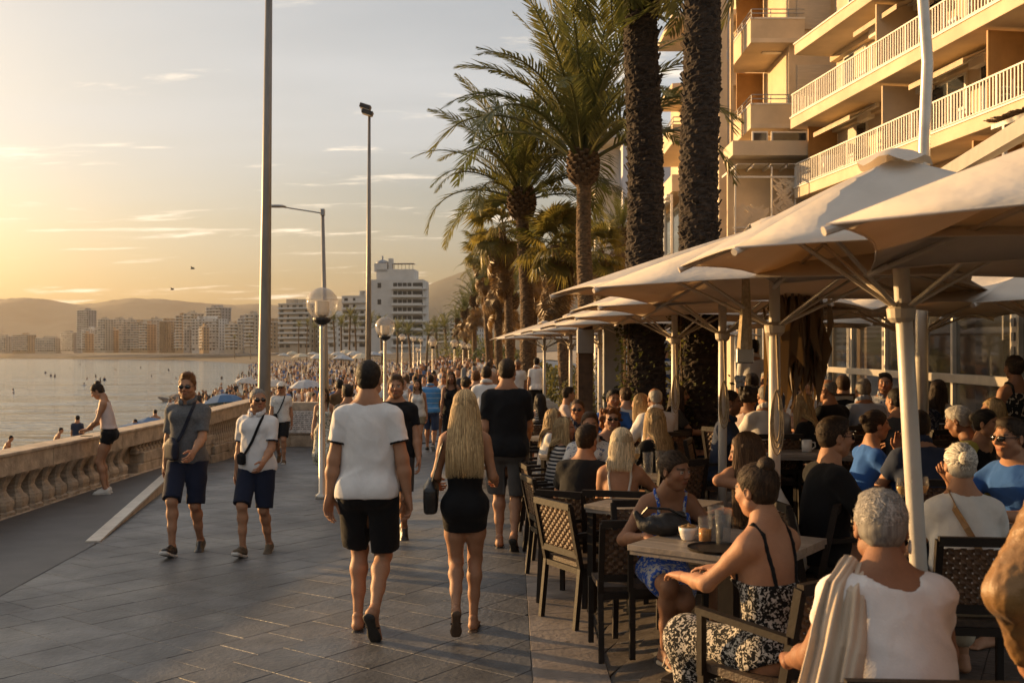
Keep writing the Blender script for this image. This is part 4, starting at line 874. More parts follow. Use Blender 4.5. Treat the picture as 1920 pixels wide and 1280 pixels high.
# ---------------- umbrellas ----------------
M_canvas = bpy.data.materials.new('canvas'); M_canvas.use_nodes = True; t = M_canvas.node_tree; b = t.nodes['Principled BSDF']; out = t.nodes['Material Output']
co = t.nodes.new('ShaderNodeTexCoord'); nz = t.nodes.new('ShaderNodeTexNoise'); nz.inputs['Scale'].default_value = 1.6; nz.inputs['Detail'].default_value = 6; t.links.new(co.outputs['Object'], nz.inputs[0])
rp = t.nodes.new('ShaderNodeValToRGB'); rp.color_ramp.elements[0].color = (.58, .525, .455, 1); rp.color_ramp.elements[1].color = (.70, .645, .57, 1); rp.color_ramp.elements[0].position = .35; rp.color_ramp.elements[1].position = .65; t.links.new(nz.outputs[0], rp.inputs[0])
t.links.new(rp.outputs[0], b.inputs['Base Color']); b.inputs['Roughness'].default_value = .85; b.inputs['Specular IOR Level'].default_value = .2
tl = t.nodes.new('ShaderNodeBsdfTranslucent'); tl.inputs[0].default_value = (.62, .44, .26, 1); mx = t.nodes.new('ShaderNodeMixShader'); mx.inputs[0].default_value = .26; t.links.new(b.outputs[0], mx.inputs[1]); t.links.new(tl.outputs[0], mx.inputs[2]); t.links.new(mx.outputs[0], out.inputs[0])
n2 = t.nodes.new('ShaderNodeTexNoise'); n2.inputs['Scale'].default_value = 7; n2.inputs['Detail'].default_value = 3; t.links.new(co.outputs['Object'], n2.inputs[0]); bp = t.nodes.new('ShaderNodeBump'); bp.inputs['Strength'].default_value = .25; bp.inputs['Distance'].default_value = .05; t.links.new(n2.outputs[0], bp.inputs['Height']); t.links.new(bp.outputs[0], b.inputs['Normal'])
M_rib = pm('umbrella_rib', (.48, .42, .34), .45, .06, 6, .05, 40, metal=.2); M_rope = pm('rope', (.40, .31, .19), .9, .2, 40, .4, 120)
CAN = [(-1.16, -.78), (-1.34, .04), (-.52, 1.42)]
def umbrella(cx, cy, rim, apex, label, tips=None, lean=(0, 0), pole_r=.058, rope=False, flap=True):
    g = float(gz(cx, cy)); o = empty('cafe_umbrella', (cx, cy, g)); tag(o, label, 'umbrella', 'cafe umbrellas on the terrace')
    tips = tips or CAN; pts = [Vector((a, b_, 0)) for a, b_ in tips]; rimp = pts+[-p for p in pts] if len(pts) == 3 else pts
    rimp.sort(key=lambda p: math.atan2(p.y, p.x)); n = len(rimp); hz = rim-g; ha = apex-g; s = MB(); m = 7
    P = []
    for k in range(n):                         # gore between two ribs, sagging rim and slightly hollow fabric
        a, b_ = rimp[k], rimp[(k+1) % n]
        for q in range(6):
            u = q/6; e = a.lerp(b_, u); sag = 4*u*(1-u); e = e*(1-.055*sag); row = []
            for j in range(m+1):
                v = j/m; z = ha+(hz-ha)*(v**1.08)-.09*sag*v*(1-v)*2+.03*sag*v*v; row.append((e.x*v*1.0+lean[0]*(1-v), e.y*v+lean[1]*(1-v), z))
            P.append(row)
    P.append(P[0]); s.grid([[r[j] for r in P] for j in range(m+1)])
    c = s.build('canopy', M_canvas, o, smooth=False)
    for pl in c.data.polygons: pl.use_smooth = True
    so = c.modifiers.new('thickness', 'SOLIDIFY'); so.thickness = .003
    hem = MB(); hem.tube([P[i][-1] for i in range(len(P))],   .0045, 5, cap=False); hem.build('hem', M_canvas, c)
    if flap:
        fl = MB(); Q = []
        for i in range(0, 25): a = 2*math.pi*i/24; Q.append([(lean[0]+.02*math.cos(a), lean[1]+.02*math.sin(a), ha+.05), (lean[0]+.09*math.cos(a), lean[1]+.09*math.sin(a), ha+.03), (lean[0]+.17*math.cos(a), lean[1]+.17*math.sin(a), ha-.022+.018*math.sin(5*a))])
        fl.grid(Q).build('vent_cap', M_canvas, c, smooth=True)
    MB().tube([(0, 0, 0), (lean[0]*.5, lean[1]*.5, ha*.5), (lean[0], lean[1], ha+.02)], [pole_r, pole_r, pole_r*.9], 14).build('pole', M_pole, o, smooth=True)
    MB().lathe([(.30, 0), (.30, .04), (.09, .06), (.075, .35), (pole_r+.002, .36)], n=18).build('base', M_gmetal, o)
    hub = Vector((lean[0]*.8, lean[1]*.8, hz-.22)); MB().lathe([(pole_r+.004, -.05), (.062, -.03), (.068, .015), (pole_r+.004, .04)], hub, 16).build('slider', M_rib, o); top = Vector((lean[0], lean[1], ha-.05))
    for p in rimp:
        e = Vector((p.x, p.y, hz-.015)); a = top+Vector((p.x, p.y, 0))*.02; MB().tube([a, a.lerp(e, .5)-Vector((0, 0, .035)), e], .012, 6).build('rib', M_rib, o); MB().tube([e-(e-top).normalized()*.10, e+(e-top).normalized()*.012], .015, 8).build('pocket', M_canvas, o)
        md = a.lerp(e, .52)-Vector((0, 0, .045)); MB().tube([hub, md], .0115, 6).build('strut', M_rib, o)
    if rope:
        r = random.Random(int(cx*100)); rp_ = MB()
        for k in range(3): rp_.tube([(pole_r*1.3*math.cos(a)+.02*k, -pole_r*1.3-.01*k, hz-.35+(.10 if a > 3 else 0)-.55*math.sin(a/2)*(.8+.2*k)) if False else ((pole_r*.75+.012*k)*math.sin(a)*(.55+.35*math.sin(a/2)), -(pole_r+.012+.006*k), hz-.62-(.17+.02*k)*(1-math.cos(a))) for a in np.linspace(0, 2*math.pi, 17)], .0055, 5)
        rp_.tube([(.0, -(pole_r+.015), hz-.25), (.02, -(pole_r+.015), hz-.75)], .008, 5); rp_.build('rope', M_rope, o)
    return o
U2 = [(-1.10, -.82), (-1.18, .0), (-.42, 1.2)]; U3 = [(-1.22, -.64), (-1.45, .0), (-.53, 1.62)]
umbrella(1.99, 4.85, 2.33, 2.84, 'large cream umbrella over the right foreground diners, leaning pole', U2, (-.16, .0), .041)
umbrella(1.71, 6.6, 2.30, 2.76, 'cream umbrella on the pole behind the blonde and the bun haired woman', U3, rope=True, pole_r=.038)
umbrella(1.87, 9.0, 2.30, 2.76, 'cream umbrella beside the thickest palm trunk', rope=True, pole_r=.038)
umbrella(1.83, 11.4, 2.30, 2.74, 'cream umbrella on the pole between the two thick trunks', rope=True, pole_r=.038)
for cx, cy, lab in ((1.75, 14.3, 'cream umbrella fifth in the front row'), (1.5, 17.3, 'cream umbrella sixth in the front row'), (1.2, 20.7, 'cream umbrella seventh in the front row'), (.8, 25, 'farthest cream umbrella at the left end of the front row'), (3.7, 20.5, 'cream umbrella far back in the rear row'), (3.95, 14, 'cream umbrella in the middle of the rear row')): umbrella(cx, cy, 2.30, 2.72, lab, rope=False, pole_r=.038)
umbrella(2.28, 3.05, 2.27, 2.78, 'nearest cream umbrella cut by the right edge', [(-1.39, -.19), (-.73, 1.32), (1.12, .68), (1.42, -.68), (.45, -1.5)], (0, 0), .04)
umbrella(3.85, 6.9, 2.22, 2.66, 'cream umbrella behind the white pole at the right edge', [(-1.08, -.82), (-1.31, .22), (-.38, 1.28)], pole_r=.038)
umbrella(3.95, 10.0, 2.30, 2.6, 'flat cream umbrella before the glazed veranda', None, pole_r=.038)
# cord bag hanging from a rib, dried fronds on a pole
def hang(p, label):
    o = empty('folded_strap', p); tag(o, label, 'strap'); MB().tube([(0, 0, 0), (.01, 0, .35), (0, 0, .75), (.03, 0, .8), (.06, 0, .72)], [.05, .028, .012, .012, .012], 6).build('strap', M_rope, o); MB().box((0, 0, -.04), (.11, .05, .1)).build('buckle', M_gmetal, o, bevel=.01)
hang(at_d(1396, 655, 6.5), 'folded cream strap hanging from the umbrella frame')
rr = random.Random(17); p = at_d(1500, 560, 7.6); o = empty('dried_fronds', p); tag(o, 'bundle of dried brown palm fronds hanging behind the umbrella pole', 'dried plant'); s = MB()
for k in range(190):
    x, y = rr.gauss(0, .08), rr.gauss(0, .06); z = rr.uniform(-.1, .12); l = rr.uniform(.25, .8); s.add([(x-.008, y, z), (x+.008, y, z), (x+rr.gauss(0, .05)+.006, y+rr.gauss(0, .03), z-l*.6), (x+rr.gauss(0, .06), y+rr.gauss(0, .05), z-l)], [(0, 1, 2, 3)])
tag(s.build('strands', M_dead, o), kind='stuff'); MB().tube([(0, 0, .45), (0, 0, .05)], .02, 6).build('cord', M_rope, o)

# ---------------- chairs, tables, tableware ----------------
M_frame = pm('chair_frame', (.016, .011, .008), .6, .15, 10, .08, 40, spec=.25); M_wick = pm('wicker', (.10, .052, .024), .6, .35, 30, .3, 120); M_seat = pm('seat_weave', (.05, .03, .018), .65, .3, 30, .4, 90)
M_wood = pm('table_top', (.24, .20, .165), .45, .18, 3, .15, 30, stretch=(1, 9, 1))
def weave(w_, h_, nx, nz, tilt=0):
    s = MB(); dx = w_/nx; dz = h_/nz
    for i in range(nx):
        x = -w_/2+dx*(i+.5); s.grid([[(x+e*dx*.43, .006*(1 if (i+k) % 2 else -1), h_*k/nz) for k in range(nz+1)] for e in (-1, 1)])
    for k in range(nz):
        z = dz*(k+.5); s.grid([[(-w_/2+dx*i, .006*(1 if (i+k) % 2 else -1)*-1, z+e*dz*.40) for i in range(nx+1)] for e in (-1, 1)])
    return s
wv_me = weave(.43, .30, 14, 12).mesh('woven_back', M_wick); st_me = MB().box((0, 0, 0), (.44, .42, .035)).mesh('seat', M_seat)
leg_f = MB().box((0, 0, .215), (.034, .034, .43)).mesh('leg', M_frame); leg_b = MB().bar((0, -.045, 0), (0, 0, .43), .034, .034, (0, 1, 0)).bar((0, 0, .42), (0, -.09, .86), .034, .036, (0, 1, 0)).mesh('leg', M_frame)
rail_me = MB().box((0, 0, 0), (.46, .034, .045)).mesh('back_rail', M_frame); arm_me = MB().bar((0, -.27, 0), (0, .22, .02), .04, .028).bar((0, .2, .02), (0, .2, -.25), .03, .03).mesh('armrest', M_frame); srail = MB().box((0, 0, 0), (.45, .03, .04)).mesh('seat_rail', M_frame)
def chair(x, y, rz, label, arms=True, z=None):
    """faces local +Y"""
    g = float(gz(x, y)) if z is None else z; o = empty('wicker_chair', (x, y, g), rz); tag(o, label, 'chair', 'wicker chairs on the terrace')
    for e in (-1, 1): inst(leg_f, 'leg', o, (e*.225, .2, 0)); inst(leg_b, 'leg', o, (e*.225, -.22, 0))
    inst(st_me, 'seat', o, (0, 0, .435)); inst(srail, 'seat_rail', o, (0, .2, .40)); inst(srail, 'seat_rail', o, (0, -.22, .40))
    b = inst(wv_me, 'woven_back', o, (0, -.242, .525), (R(11.5), 0, 0)); inst(rail_me, 'back_rail', o, (0, -.312, .855)); inst(rail_me, 'back_rail', o, (0, -.240, .515))
    if arms:
        for e in (-1, 1): inst(arm_me, 'armrest', o, (e*.235, 0, .655))
    return o
def table(x, y, rz, label, w_=.75, d=.75, ped=False):
    g = float(gz(x, y)); o = empty('cafe_table', (x, y, g), rz); tag(o, label, 'table', 'cafe tables on the terrace'); n = 5
    tp = MB().box((0, 0, .712), (w_-.02, d-.02, .03)).build('top', M_wood, o)
    for k in range(n): MB().box((0, -d/2+d*(k+.5)/n, .734), (w_, d/n-.004, .032)).build('plank', M_wood, tp, bevel=.003)
    if ped: MB().box((0, 0, .37), (.09, .09, .67)).build('column', M_frame, o); MB().box((0, 0, .02), (.55, .55, .025)).build('base_plate', M_frame, o, bevel=.01)
    else:
        for sx in (-1, 1):
            for sy in (-1, 1): MB().box((sx*(w_/2-.04), sy*(d/2-.04), .35), (.045, .045, .70)).build('leg', M_frame, o)
    return o
M_glass = bpy.data.materials.new('drinking_glass'); M_glass.use_nodes = True; t = M_glass.node_tree; b = t.nodes['Principled BSDF']; b.inputs['Base Color'].default_value = (.35, .34, .32, 1); b.inputs['Roughness'].default_value = .03; b.inputs['Alpha'].default_value = .14; b.inputs['Specular IOR Level'].default_value = .9
M_wine = pm('white_wine', (.62, .40, .13), .1, .05, 5, 0, alpha=.7); M_orange = pm('orange_drink', (.65, .28, .03), .2, .05, 5, 0, alpha=.85); M_china = pm('white_china', (.70, .67, .62), .25, .03, 5, 0); M_water = pm('drink_water', (.3, .3, .28), .1, .05, 5, 0, alpha=.12)
M_cloth_dark = pm('black_fabric_bag', (.014, .013, .013), .6, .2, 12, .4, 40)
tum = MB().lathe([(.030, 0), (.034, .004), (.038, .14), (.036, .14), (.032, .012), (0, .010)], n=18, cap=False).mesh('glass', M_glass, True); tall = MB().lathe([(.034, 0), (.038, .005), (.046, .19), (.0435, .19), (.036, .014), (0, .012)], n=20, cap=False).mesh('glass', M_glass, True)
wing = MB().lathe([(.034, 0), (.034, .003), (.006, .010), (.0045, .085), (.022, .105), (.038, .14), (.040, .165), (.033, .215), (.0315, .215), (.038, .165), (.036, .142), (.02, .109), (0, .10)], n=20, cap=False).mesh('glass', M_glass, True)
dr1 = MB().lathe([(0, .012), (.0315, .013), (.034, .075), (0, .075)], n=16).mesh('drink', M_orange, True); dr2 = MB().lathe([(0, .106), (.02, .112), (.0365, .145), (.038, .158), (0, .158)], n=16).mesh('drink', M_wine, True); dr3 = MB().lathe([(0, .015), (.035, .016), (.040, .1), (0, .1)], n=16).mesh('drink', M_water, True)
def glass(p, kind, label):
    o = empty({'wine': 'wine_glass', 'tumbler': 'tumbler', 'tall': 'tall_glass'}[kind], p); tag(o, label, 'glass', 'glasses on the tables'); inst({'wine': wing, 'tumbler': tum, 'tall': tall}[kind], 'glass', o); inst({'wine': dr2, 'tumbler': dr1, 'tall': dr3}[kind], 'drink', o); return o
def onz(px, py, z=.90): p = at_z(px, py, z); return (p.x, p.y, z+.0015)
TA = R(-36)
for x, y, a, lab, w_, d, ped in ((1.17, 5.47, TA, 'foreground table with the black bag and glasses', .80, .80, True), (1.0, 7.1, TA, 'table left of the woman in blue, beside empty wicker chairs', .72, .72, False), (1.1, 9.0, TA, 'table with many glasses beyond the pale blonde woman', .85, .8, False),
    (2.6, 6.5, R(-6), 'table with two white wine glasses at the right', .9, .8, False), (2.75, 9.5, R(-8), 'table with white mug behind the man in black', .85, .8, False), (3.3, 8.2, R(-8), 'table between the blue sweater woman and the yellow shirt', .8, .75, False),
    (.85, 11.2, TA, 'table of the striped shirt group at the terrace edge', .8, .8, False), (3.7, 11.8, R(-8), 'table of the light shirt guests by the veranda', .8, .75, False), (4.4, 11.4, R(-8), 'table close to the veranda glass at the right', .8, .75, False),
    (.75, 14.2, TA, 'table near the terrace edge behind the striped shirt group', .8, .8, False), (3.2, 13.6, R(-8), 'table far back near the veranda corner', .8, .75, False), (1.75, 12.3, TA, 'table of the white shirted man between the trunks', .8, .8, False)):
    table(x, y, a, lab, w_, d, ped)
bag = empty('black_handbag', onz(1246, 1003)); tag(bag, 'slouchy black handbag lying on the foreground table', 'handbag')
# ---------------- people: distance-field figures, meshed with surface nets ----------------
A_ = lambda *p: np.array(p, float)
def rotx(a): c, s = math.cos(a), math.sin(a); return np.array([[1, 0, 0], [0, c, -s], [0, s, c]])
def roty(a): c, s = math.cos(a), math.sin(a); return np.array([[c, 0, s], [0, 1, 0], [-s, 0, c]])
def rotz(a): c, s = math.cos(a), math.sin(a); return np.array([[c, -s, 0], [s, c, 0], [0, 0, 1]])
def nrm(v): v = np.asarray(v, float); return v/max(1e-9, np.linalg.norm(v))
I3 = np.eye(3)
def cap(a, b, ra, rb, k=.02, op='u'): return ('cap', op, k, np.asarray(a, float), np.asarray(b, float), ra, rb)
def ell(c, r, Rm=I3, k=.02, op='u'): return ('ell', op, k, np.asarray(c, float), np.asarray(r, float), Rm)
def capf(a, b, ra, rb, ax, fl, k=.02, op='u'): return ('capf', op, k, np.asarray(a, float), np.asarray(b, float), ra, rb, nrm(ax), fl)
def cyl(a, b, ra, rb, k=.02, op='u', ax=(0, 0, 1), fl=1.0): return ('cyl', op, k, np.asarray(a, float), np.asarray(b, float), ra, rb, nrm(ax), fl)      # flat-ended tapered tube
def boxp(c, hs, Rm, rd, k=.005, op='u'): return ('box', op, k, np.asarray(c, float), np.asarray(hs, float), Rm, rd)
def plane(n, c, k=.004): return ('pl', 'i', k, nrm(n), np.asarray(c, float))       # keeps the side the normal points away from
def bbox(p):
    if p[0] in ('cap', 'capf', 'cyl'):
        r = max(p[5], p[6]); return np.minimum(p[3], p[4])-r, np.maximum(p[3], p[4])+r
    if p[0] == 'ell': e = np.abs(p[5])@p[4]; return p[3]-e, p[3]+e
    if p[0] == 'box': e = np.abs(p[5])@(p[4]+p[6]); return p[3]-e, p[3]+e
def dist(p, X, Y, Z):
    t = p[0]
    if t == 'cap' or t == 'capf':
        a, b, ra, rb = p[3:7]; ba = b-a; L2 = max(1e-9, ba@ba)
        x, y, z = X-a[0], Y-a[1], Z-a[2]
        h = np.clip((x*ba[0]+y*ba[1]+z*ba[2])/L2, 0, 1)
        x = x-h*ba[0]; y = y-h*ba[1]; z = z-h*ba[2]
        q = x*x+y*y+z*z
        if t == 'capf': n = p[7]; c = x*n[0]+y*n[1]+z*n[2]; q = q+(p[8]**2-1)*c*c
        return np.sqrt(q)-(ra+(rb-ra)*h)
    if t == 'cyl':
        a, b, ra, rb = p[3:7]; ba = b-a; Ln = math.sqrt(max(1e-9, ba@ba)); x, y, z = X-a[0], Y-a[1], Z-a[2]
        h = (x*ba[0]+y*ba[1]+z*ba[2])/(Ln*Ln); x = x-h*ba[0]; y = y-h*ba[1]; z = z-h*ba[2]; q = x*x+y*y+z*z
        if p[8] != 1: n = p[7]; c = x*n[0]+y*n[1]+z*n[2]; q = q+(p[8]**2-1)*c*c
        return np.maximum(np.sqrt(q)-(ra+(rb-ra)*np.clip(h, 0, 1)), np.maximum(-h, h-1)*Ln)
    if t == 'ell':
        c, r, Rm = p[3:6]; x, y, z = X-c[0], Y-c[1], Z-c[2]
        q = [Rm[0, i]*x+Rm[1, i]*y+Rm[2, i]*z for i in range(3)]
        k0 = np.sqrt((q[0]/r[0])**2+(q[1]/r[1])**2+(q[2]/r[2])**2); k1 = np.sqrt((q[0]/r[0]**2)**2+(q[1]/r[1]**2)**2+(q[2]/r[2]**2)**2)+1e-6
        return k0*(k0-1)/k1
    if t == 'box':
        c, hs, Rm, rd = p[3:7]; x, y, z = X-c[0], Y-c[1], Z-c[2]
        q = [np.abs(Rm[0, i]*x+Rm[1, i]*y+Rm[2, i]*z)-hs[i] for i in range(3)]
        o = np.sqrt(sum(np.maximum(v, 0)**2 for v in q)); return o+np.minimum(np.maximum(np.maximum(q[0], q[1]), q[2]), 0)-rd
    if t == 'pl': n, c = p[3], p[4]; return (X-c[0])*n[0]+(Y-c[1])*n[1]+(Z-c[2])*n[2]
def smin(a, b, k): h = np.maximum(k-np.abs(a-b), 0)/k; return np.minimum(a, b)-h*h*k*.25
def feval(prims, P):
    X, Y, Z = P[:, 0], P[:, 1], P[:, 2]; D = np.full(len(P), .5)
    for p in prims:
        d = dist(p, X, Y, Z)
        D = smin(D, d, p[2]) if p[1] == 'u' else -smin(-D, d if p[1] == 's' else -d, p[2])
    return D
def surf(prims, h, noise=None, lo=None, hi=None):
    bb = [bbox(p) for p in prims if p[1] == 'u']
    if lo is None: lo = np.min([b[0] for b in bb], 0)-2.5*h
    if hi is None: hi = np.max([b[1] for b in bb], 0)+2.5*h
    n = np.ceil((hi-lo)/h).astype(int)+1
    ax = [(lo[i]+h*np.arange(n[i])).astype(np.float32) for i in range(3)]
    G = np.full(n, .2, np.float32)
    for p in prims:
        if p[1] == 'i': sl = (slice(None),)*3
        else:
            b = bbox(p); m = p[2]+3*h
            i0 = np.clip(np.floor((b[0]-m-lo)/h).astype(int), 0, n); i1 = np.clip(np.ceil((b[1]+m-lo)/h).astype(int)+1, 0, n)
            if (i1 <= i0).any(): continue
            sl = tuple(slice(i0[i], i1[i]) for i in range(3))
        d = dist(p, ax[0][sl[0]][:, None, None], ax[1][sl[1]][None, :, None], ax[2][sl[2]][None, None, :]).astype(np.float32)
        if p[1] == 'u': G[sl] = smin(G[sl], d, p[2])
        else: G[sl] = -smin(-G[sl], d if p[1] == 's' else -d, p[2])
    if noise is not None: 
        near = np.abs(G) < .05; ii = np.nonzero(near)
        G[near] += noise(ax[0][ii[0]], ax[1][ii[1]], ax[2][ii[2]])
    S = G < 0
    c = S[:-1, :-1, :-1].astype(np.int8)
    cn = [S[i:n[0]-1+i, j:n[1]-1+j, k:n[2]-1+k] for i in (0, 1) for j in (0, 1) for k in (0, 1)]
    tot = sum(q.astype(np.int8) for q in cn); act = (tot > 0) & (tot < 8)
    idx = np.full(act.shape, -1, np.int32); I = np.nonzero(act); N_ = len(I[0])
    if N_ == 0: return np.zeros((0, 3)), np.zeros((0, 4), int)
    idx[I] = np.arange(N_)
    vals = {(i, j, k): G[I[0]+i, I[1]+j, I[2]+k] for i in (0, 1) for j in (0, 1) for k in (0, 1)}
    acc = np.zeros((N_, 3), np.float32); cnt = np.zeros(N_, np.float32)
    for a in range(3):
        for u in (0, 1):
            for v in (0, 1):
                o = [0, 0, 0]; b_, c_ = [q for q in range(3) if q != a]; o[b_] = u; o[c_] = v; o2 = list(o); o2[a] = 1
                v0, v1 = vals[tuple(o)], vals[tuple(o2)]; m = (v0 < 0) != (v1 < 0)
                t = np.where(m, v0/np.where(m, v0-v1, 1), 0)
                for q in range(3): acc[:, q] += np.where(m, (t if q == a else o[q]), 0)
                cnt += m
    V = lo+(np.stack(I, 1)+acc/cnt[:, None])*h
    Fs = []
    for a in range(3):
        b_, c_ = (a+1) % 3, (a+2) % 3
        s0 = [slice(1, -1)]*3; s1 = [slice(1, -1)]*3
        sA = [slice(None)]*3; sB = [slice(None)]*3; sA[a] = slice(0, -1); sB[a] = slice(1, None)
        m = S[tuple(sA)] != S[tuple(sB)]
        J = np.array(np.nonzero(m)); ok = (J[b_] > 0) & (J[c_] > 0) & (J[b_] < n[b_]-1) & (J[c_] < n[c_]-1); J = J[:, ok]
        flip = S[tuple(sA)][tuple(J)]
        def g(db, dc):
            K = J.copy(); K[b_] -= db; K[c_] -= dc; return idx[tuple(K)]
        q = np.stack([g(1, 1), g(0, 1), g(0, 0), g(1, 0)], 1)
        q[~flip] = q[~flip][:, ::-1]; Fs.append(q)
    Fq = np.concatenate(Fs); Fq = Fq[(Fq >= 0).all(1)]
    return V, Fq
def npmesh(name, parts, mat, smooth=True):
    Vs, Fs, Cs, k = [], [], [], 0
    for p in parts:
        V, Fq = p[0], p[1]; Vs.append(V); Fs.append(Fq+k); k += len(V)
        Cs.append(p[2] if len(p) > 2 else None)
    V = np.concatenate(Vs).astype(np.float32); Fq = np.concatenate(Fs).astype(np.int32)
    me = bpy.data.meshes.new(name); me.vertices.add(len(V)); me.vertices.foreach_set('co', V.ravel())
    me.loops.add(Fq.size); me.loops.foreach_set('vertex_index', Fq.ravel())
    me.polygons.add(len(Fq)); me.polygons.foreach_set('loop_start', np.arange(0, Fq.size, Fq.shape[1], dtype=np.int32))
    if any(c is not None for c in Cs):
        C = np.concatenate([c if c is not None else np.ones((len(v), 3)) for c, v in zip(Cs, Vs)])
        at = me.color_attributes.new('Col', 'FLOAT_COLOR', 'POINT'); at.data.foreach_set('color', np.concatenate([C, np.ones((len(C), 1))], 1).astype(np.float32).ravel())
    me.update(calc_edges=True); me.validate()
    if mat: me.materials.append(mat)
    if smooth: me.shade_smooth()
    return me
def folds(seed, amp=.004, f=28):
    """creases: warped ridges, mostly hanging or slanting, stronger in patches"""
    r = np.random.default_rng(seed); W = []
    for s_, a in ((.55, 1.3), (.75, 1.1), (1.0, .9), (1.25, .7), (1.7, .5)):
        n = nrm(r.normal(size=3)*A_(1, 1, .4)); W.append((n*f*1.35*s_, r.uniform(0, 6.3), a, nrm(r.normal(size=3))*r.uniform(5, 9), r.uniform(0, 6.3)))
    def fn(x, y, z):
        wx = x+.035*np.sin(z*13+seed)+.015*np.sin(z*29+y*17); wy = y+.03*np.sin(z*11+x*9+2*seed); wz = z+.035*np.sin(x*14+y*10+seed); t = 0
        for w_, ph, a, m, p2 in W:
            q = 1-np.abs(np.sin(.5*(w_[0]*wx+w_[1]*wy+w_[2]*wz)+ph)); t = t-a*(q*q-.33)*(.35+.65*np.clip(.5+.9*np.sin(m[0]*x+m[1]*y+m[2]*z+p2), 0, 1))
        return amp*.92*t
    return fn
def ik(a, c, l1, l2, hint):
    a, c = np.asarray(a, float), np.asarray(c, float); d = c-a; L_ = np.linalg.norm(d); u = d/max(L_, 1e-6)
    L_ = min(L_, (l1+l2)*.998); c = a+u*L_
    x = (l1*l1-l2*l2+L_*L_)/(2*L_); y = math.sqrt(max(0, l1*l1-x*x))
    hv = np.asarray(hint, float); hv = hv-u*(hv@u); return a+u*x+nrm(hv)*y, c

def vcol_mat(name, rough=.5, bump=.08, bscale=120, sheen=0, spec=.4):
    if name in MATS: return MATS[name]
    m = bpy.data.materials.new(name); m.use_nodes = True; t = m.node_tree; b = t.nodes['Principled BSDF']
    at = t.nodes.new('ShaderNodeVertexColor'); at.layer_name = 'Col'
    co = t.nodes.new('ShaderNodeTexCoord'); nz = t.nodes.new('ShaderNodeTexNoise'); nz.inputs['Scale'].default_value = 17; nz.inputs['Detail'].default_value = 8; nz.inputs['Roughness'].default_value = .7; t.links.new(co.outputs['Object'], nz.inputs[0])
    mr = t.nodes.new('ShaderNodeMapRange'); mr.inputs[3].default_value = .74; mr.inputs[4].default_value = 1.24; t.links.new(nz.outputs[0], mr.inputs[0])
    vm = t.nodes.new('ShaderNodeVectorMath'); vm.operation = 'SCALE'; t.links.new(at.outputs[0], vm.inputs[0]); t.links.new(mr.outputs[0], vm.inputs['Scale'])
    t.links.new(vm.outputs[0], b.inputs['Base Color']); b.inputs['Roughness'].default_value = rough; b.inputs['Specular IOR Level'].default_value = spec
    n2 = t.nodes.new('ShaderNodeTexNoise'); n2.inputs['Scale'].default_value = bscale; t.links.new(co.outputs['Object'], n2.inputs[0])
    bp = t.nodes.new('ShaderNodeBump'); bp.inputs['Strength'].default_value = bump; bp.inputs['Distance'].default_value = .01; t.links.new(n2.outputs[0], bp.inputs['Height']); t.links.new(bp.outputs[0], b.inputs['Normal'])
    MATS[name] = m; return m
def cloth(name, col, **k):
    a = dict(rough=.88, var=.06, scale=7, bump=.14, bscale=170, spec=.15, sheen=.05); a.update(k)
    if 'cloth_'+name in MATS: return MATS['cloth_'+name]
    m = pm('cloth_'+name, col, **a); t = m.node_tree; b = t.nodes['Principled BSDF']; ln = b.inputs['Normal'].links; co = [n for n in t.nodes if n.type == 'TEX_COORD'][0]
    nz = t.nodes.new('ShaderNodeTexNoise'); nz.inputs['Scale'].default_value = 4.5; nz.inputs['Detail'].default_value = 2; nz.inputs['Distortion'].default_value = .8; t.links.new(co.outputs['Object'], nz.inputs[0])
    ab = t.nodes.new('ShaderNodeMath'); ab.operation = 'PINGPONG'; ab.inputs[1].default_value = .13; t.links.new(nz.outputs[0], ab.inputs[0])
    bp = t.nodes.new('ShaderNodeBump'); bp.inputs['Strength'].default_value = .2; bp.inputs['Distance'].default_value = .05; t.links.new(ab.outputs[0], bp.inputs['Height'])
    if ln: t.links.new(ln[0].from_socket, bp.inputs['Normal'])
    t.links.new(bp.outputs[0], b.inputs['Normal']); return m
def pattern_cloth(name, c1, c2, kind='stripe', freq=30, ax=2, c3=None, thr=.5):
    """stripes along an axis or blotchy print"""
    if 'cloth_'+name in MATS: return MATS['cloth_'+name]
    m = cloth(name, c1); t = m.node_tree; b = t.nodes['Principled BSDF']; co = [n for n in t.nodes if n.type == 'TEX_COORD'][0]
    rp = t.nodes.new('ShaderNodeValToRGB'); e = rp.color_ramp.elements; rp.color_ramp.interpolation = 'CONSTANT'
    if kind == 'stripe':
        sp = t.nodes.new('ShaderNodeSeparateXYZ'); t.links.new(co.outputs['Object'], sp.inputs[0]); mm = t.nodes.new('ShaderNodeMath'); mm.operation = 'MULTIPLY'; mm.inputs[1].default_value = freq
        t.links.new(sp.outputs[ax], mm.inputs[0]); fr = t.nodes.new('ShaderNodeMath'); fr.operation = 'FRACT'; t.links.new(mm.outputs[0], fr.inputs[0]); src = fr.outputs[0]
    elif kind == 'dots':
        v = t.nodes.new('ShaderNodeTexVoronoi'); v.inputs['Scale'].default_value = freq; t.links.new(co.outputs['Object'], v.inputs[0]); src = v.outputs['Distance']
    else:
        v = t.nodes.new('ShaderNodeTexNoise'); v.inputs['Scale'].default_value = freq; v.inputs['Detail'].default_value = 2; v.inputs['Distortion'].default_value = 1.2; t.links.new(co.outputs['Object'], v.inputs[0]); src = v.outputs[0]
    e[0].position = 0; e[0].color = (*c1, 1); e[1].position = thr; e[1].color = (*c2, 1)
    if c3: q = rp.color_ramp.elements.new(min(.97, thr+.14)); q.color = (*c3, 1)
    t.links.new(src, rp.inputs[0]); t.links.new(rp.outputs[0], b.inputs['Base Color']); return m
M_skin = vcol_mat('skin', .58, .14, 160, spec=.28)
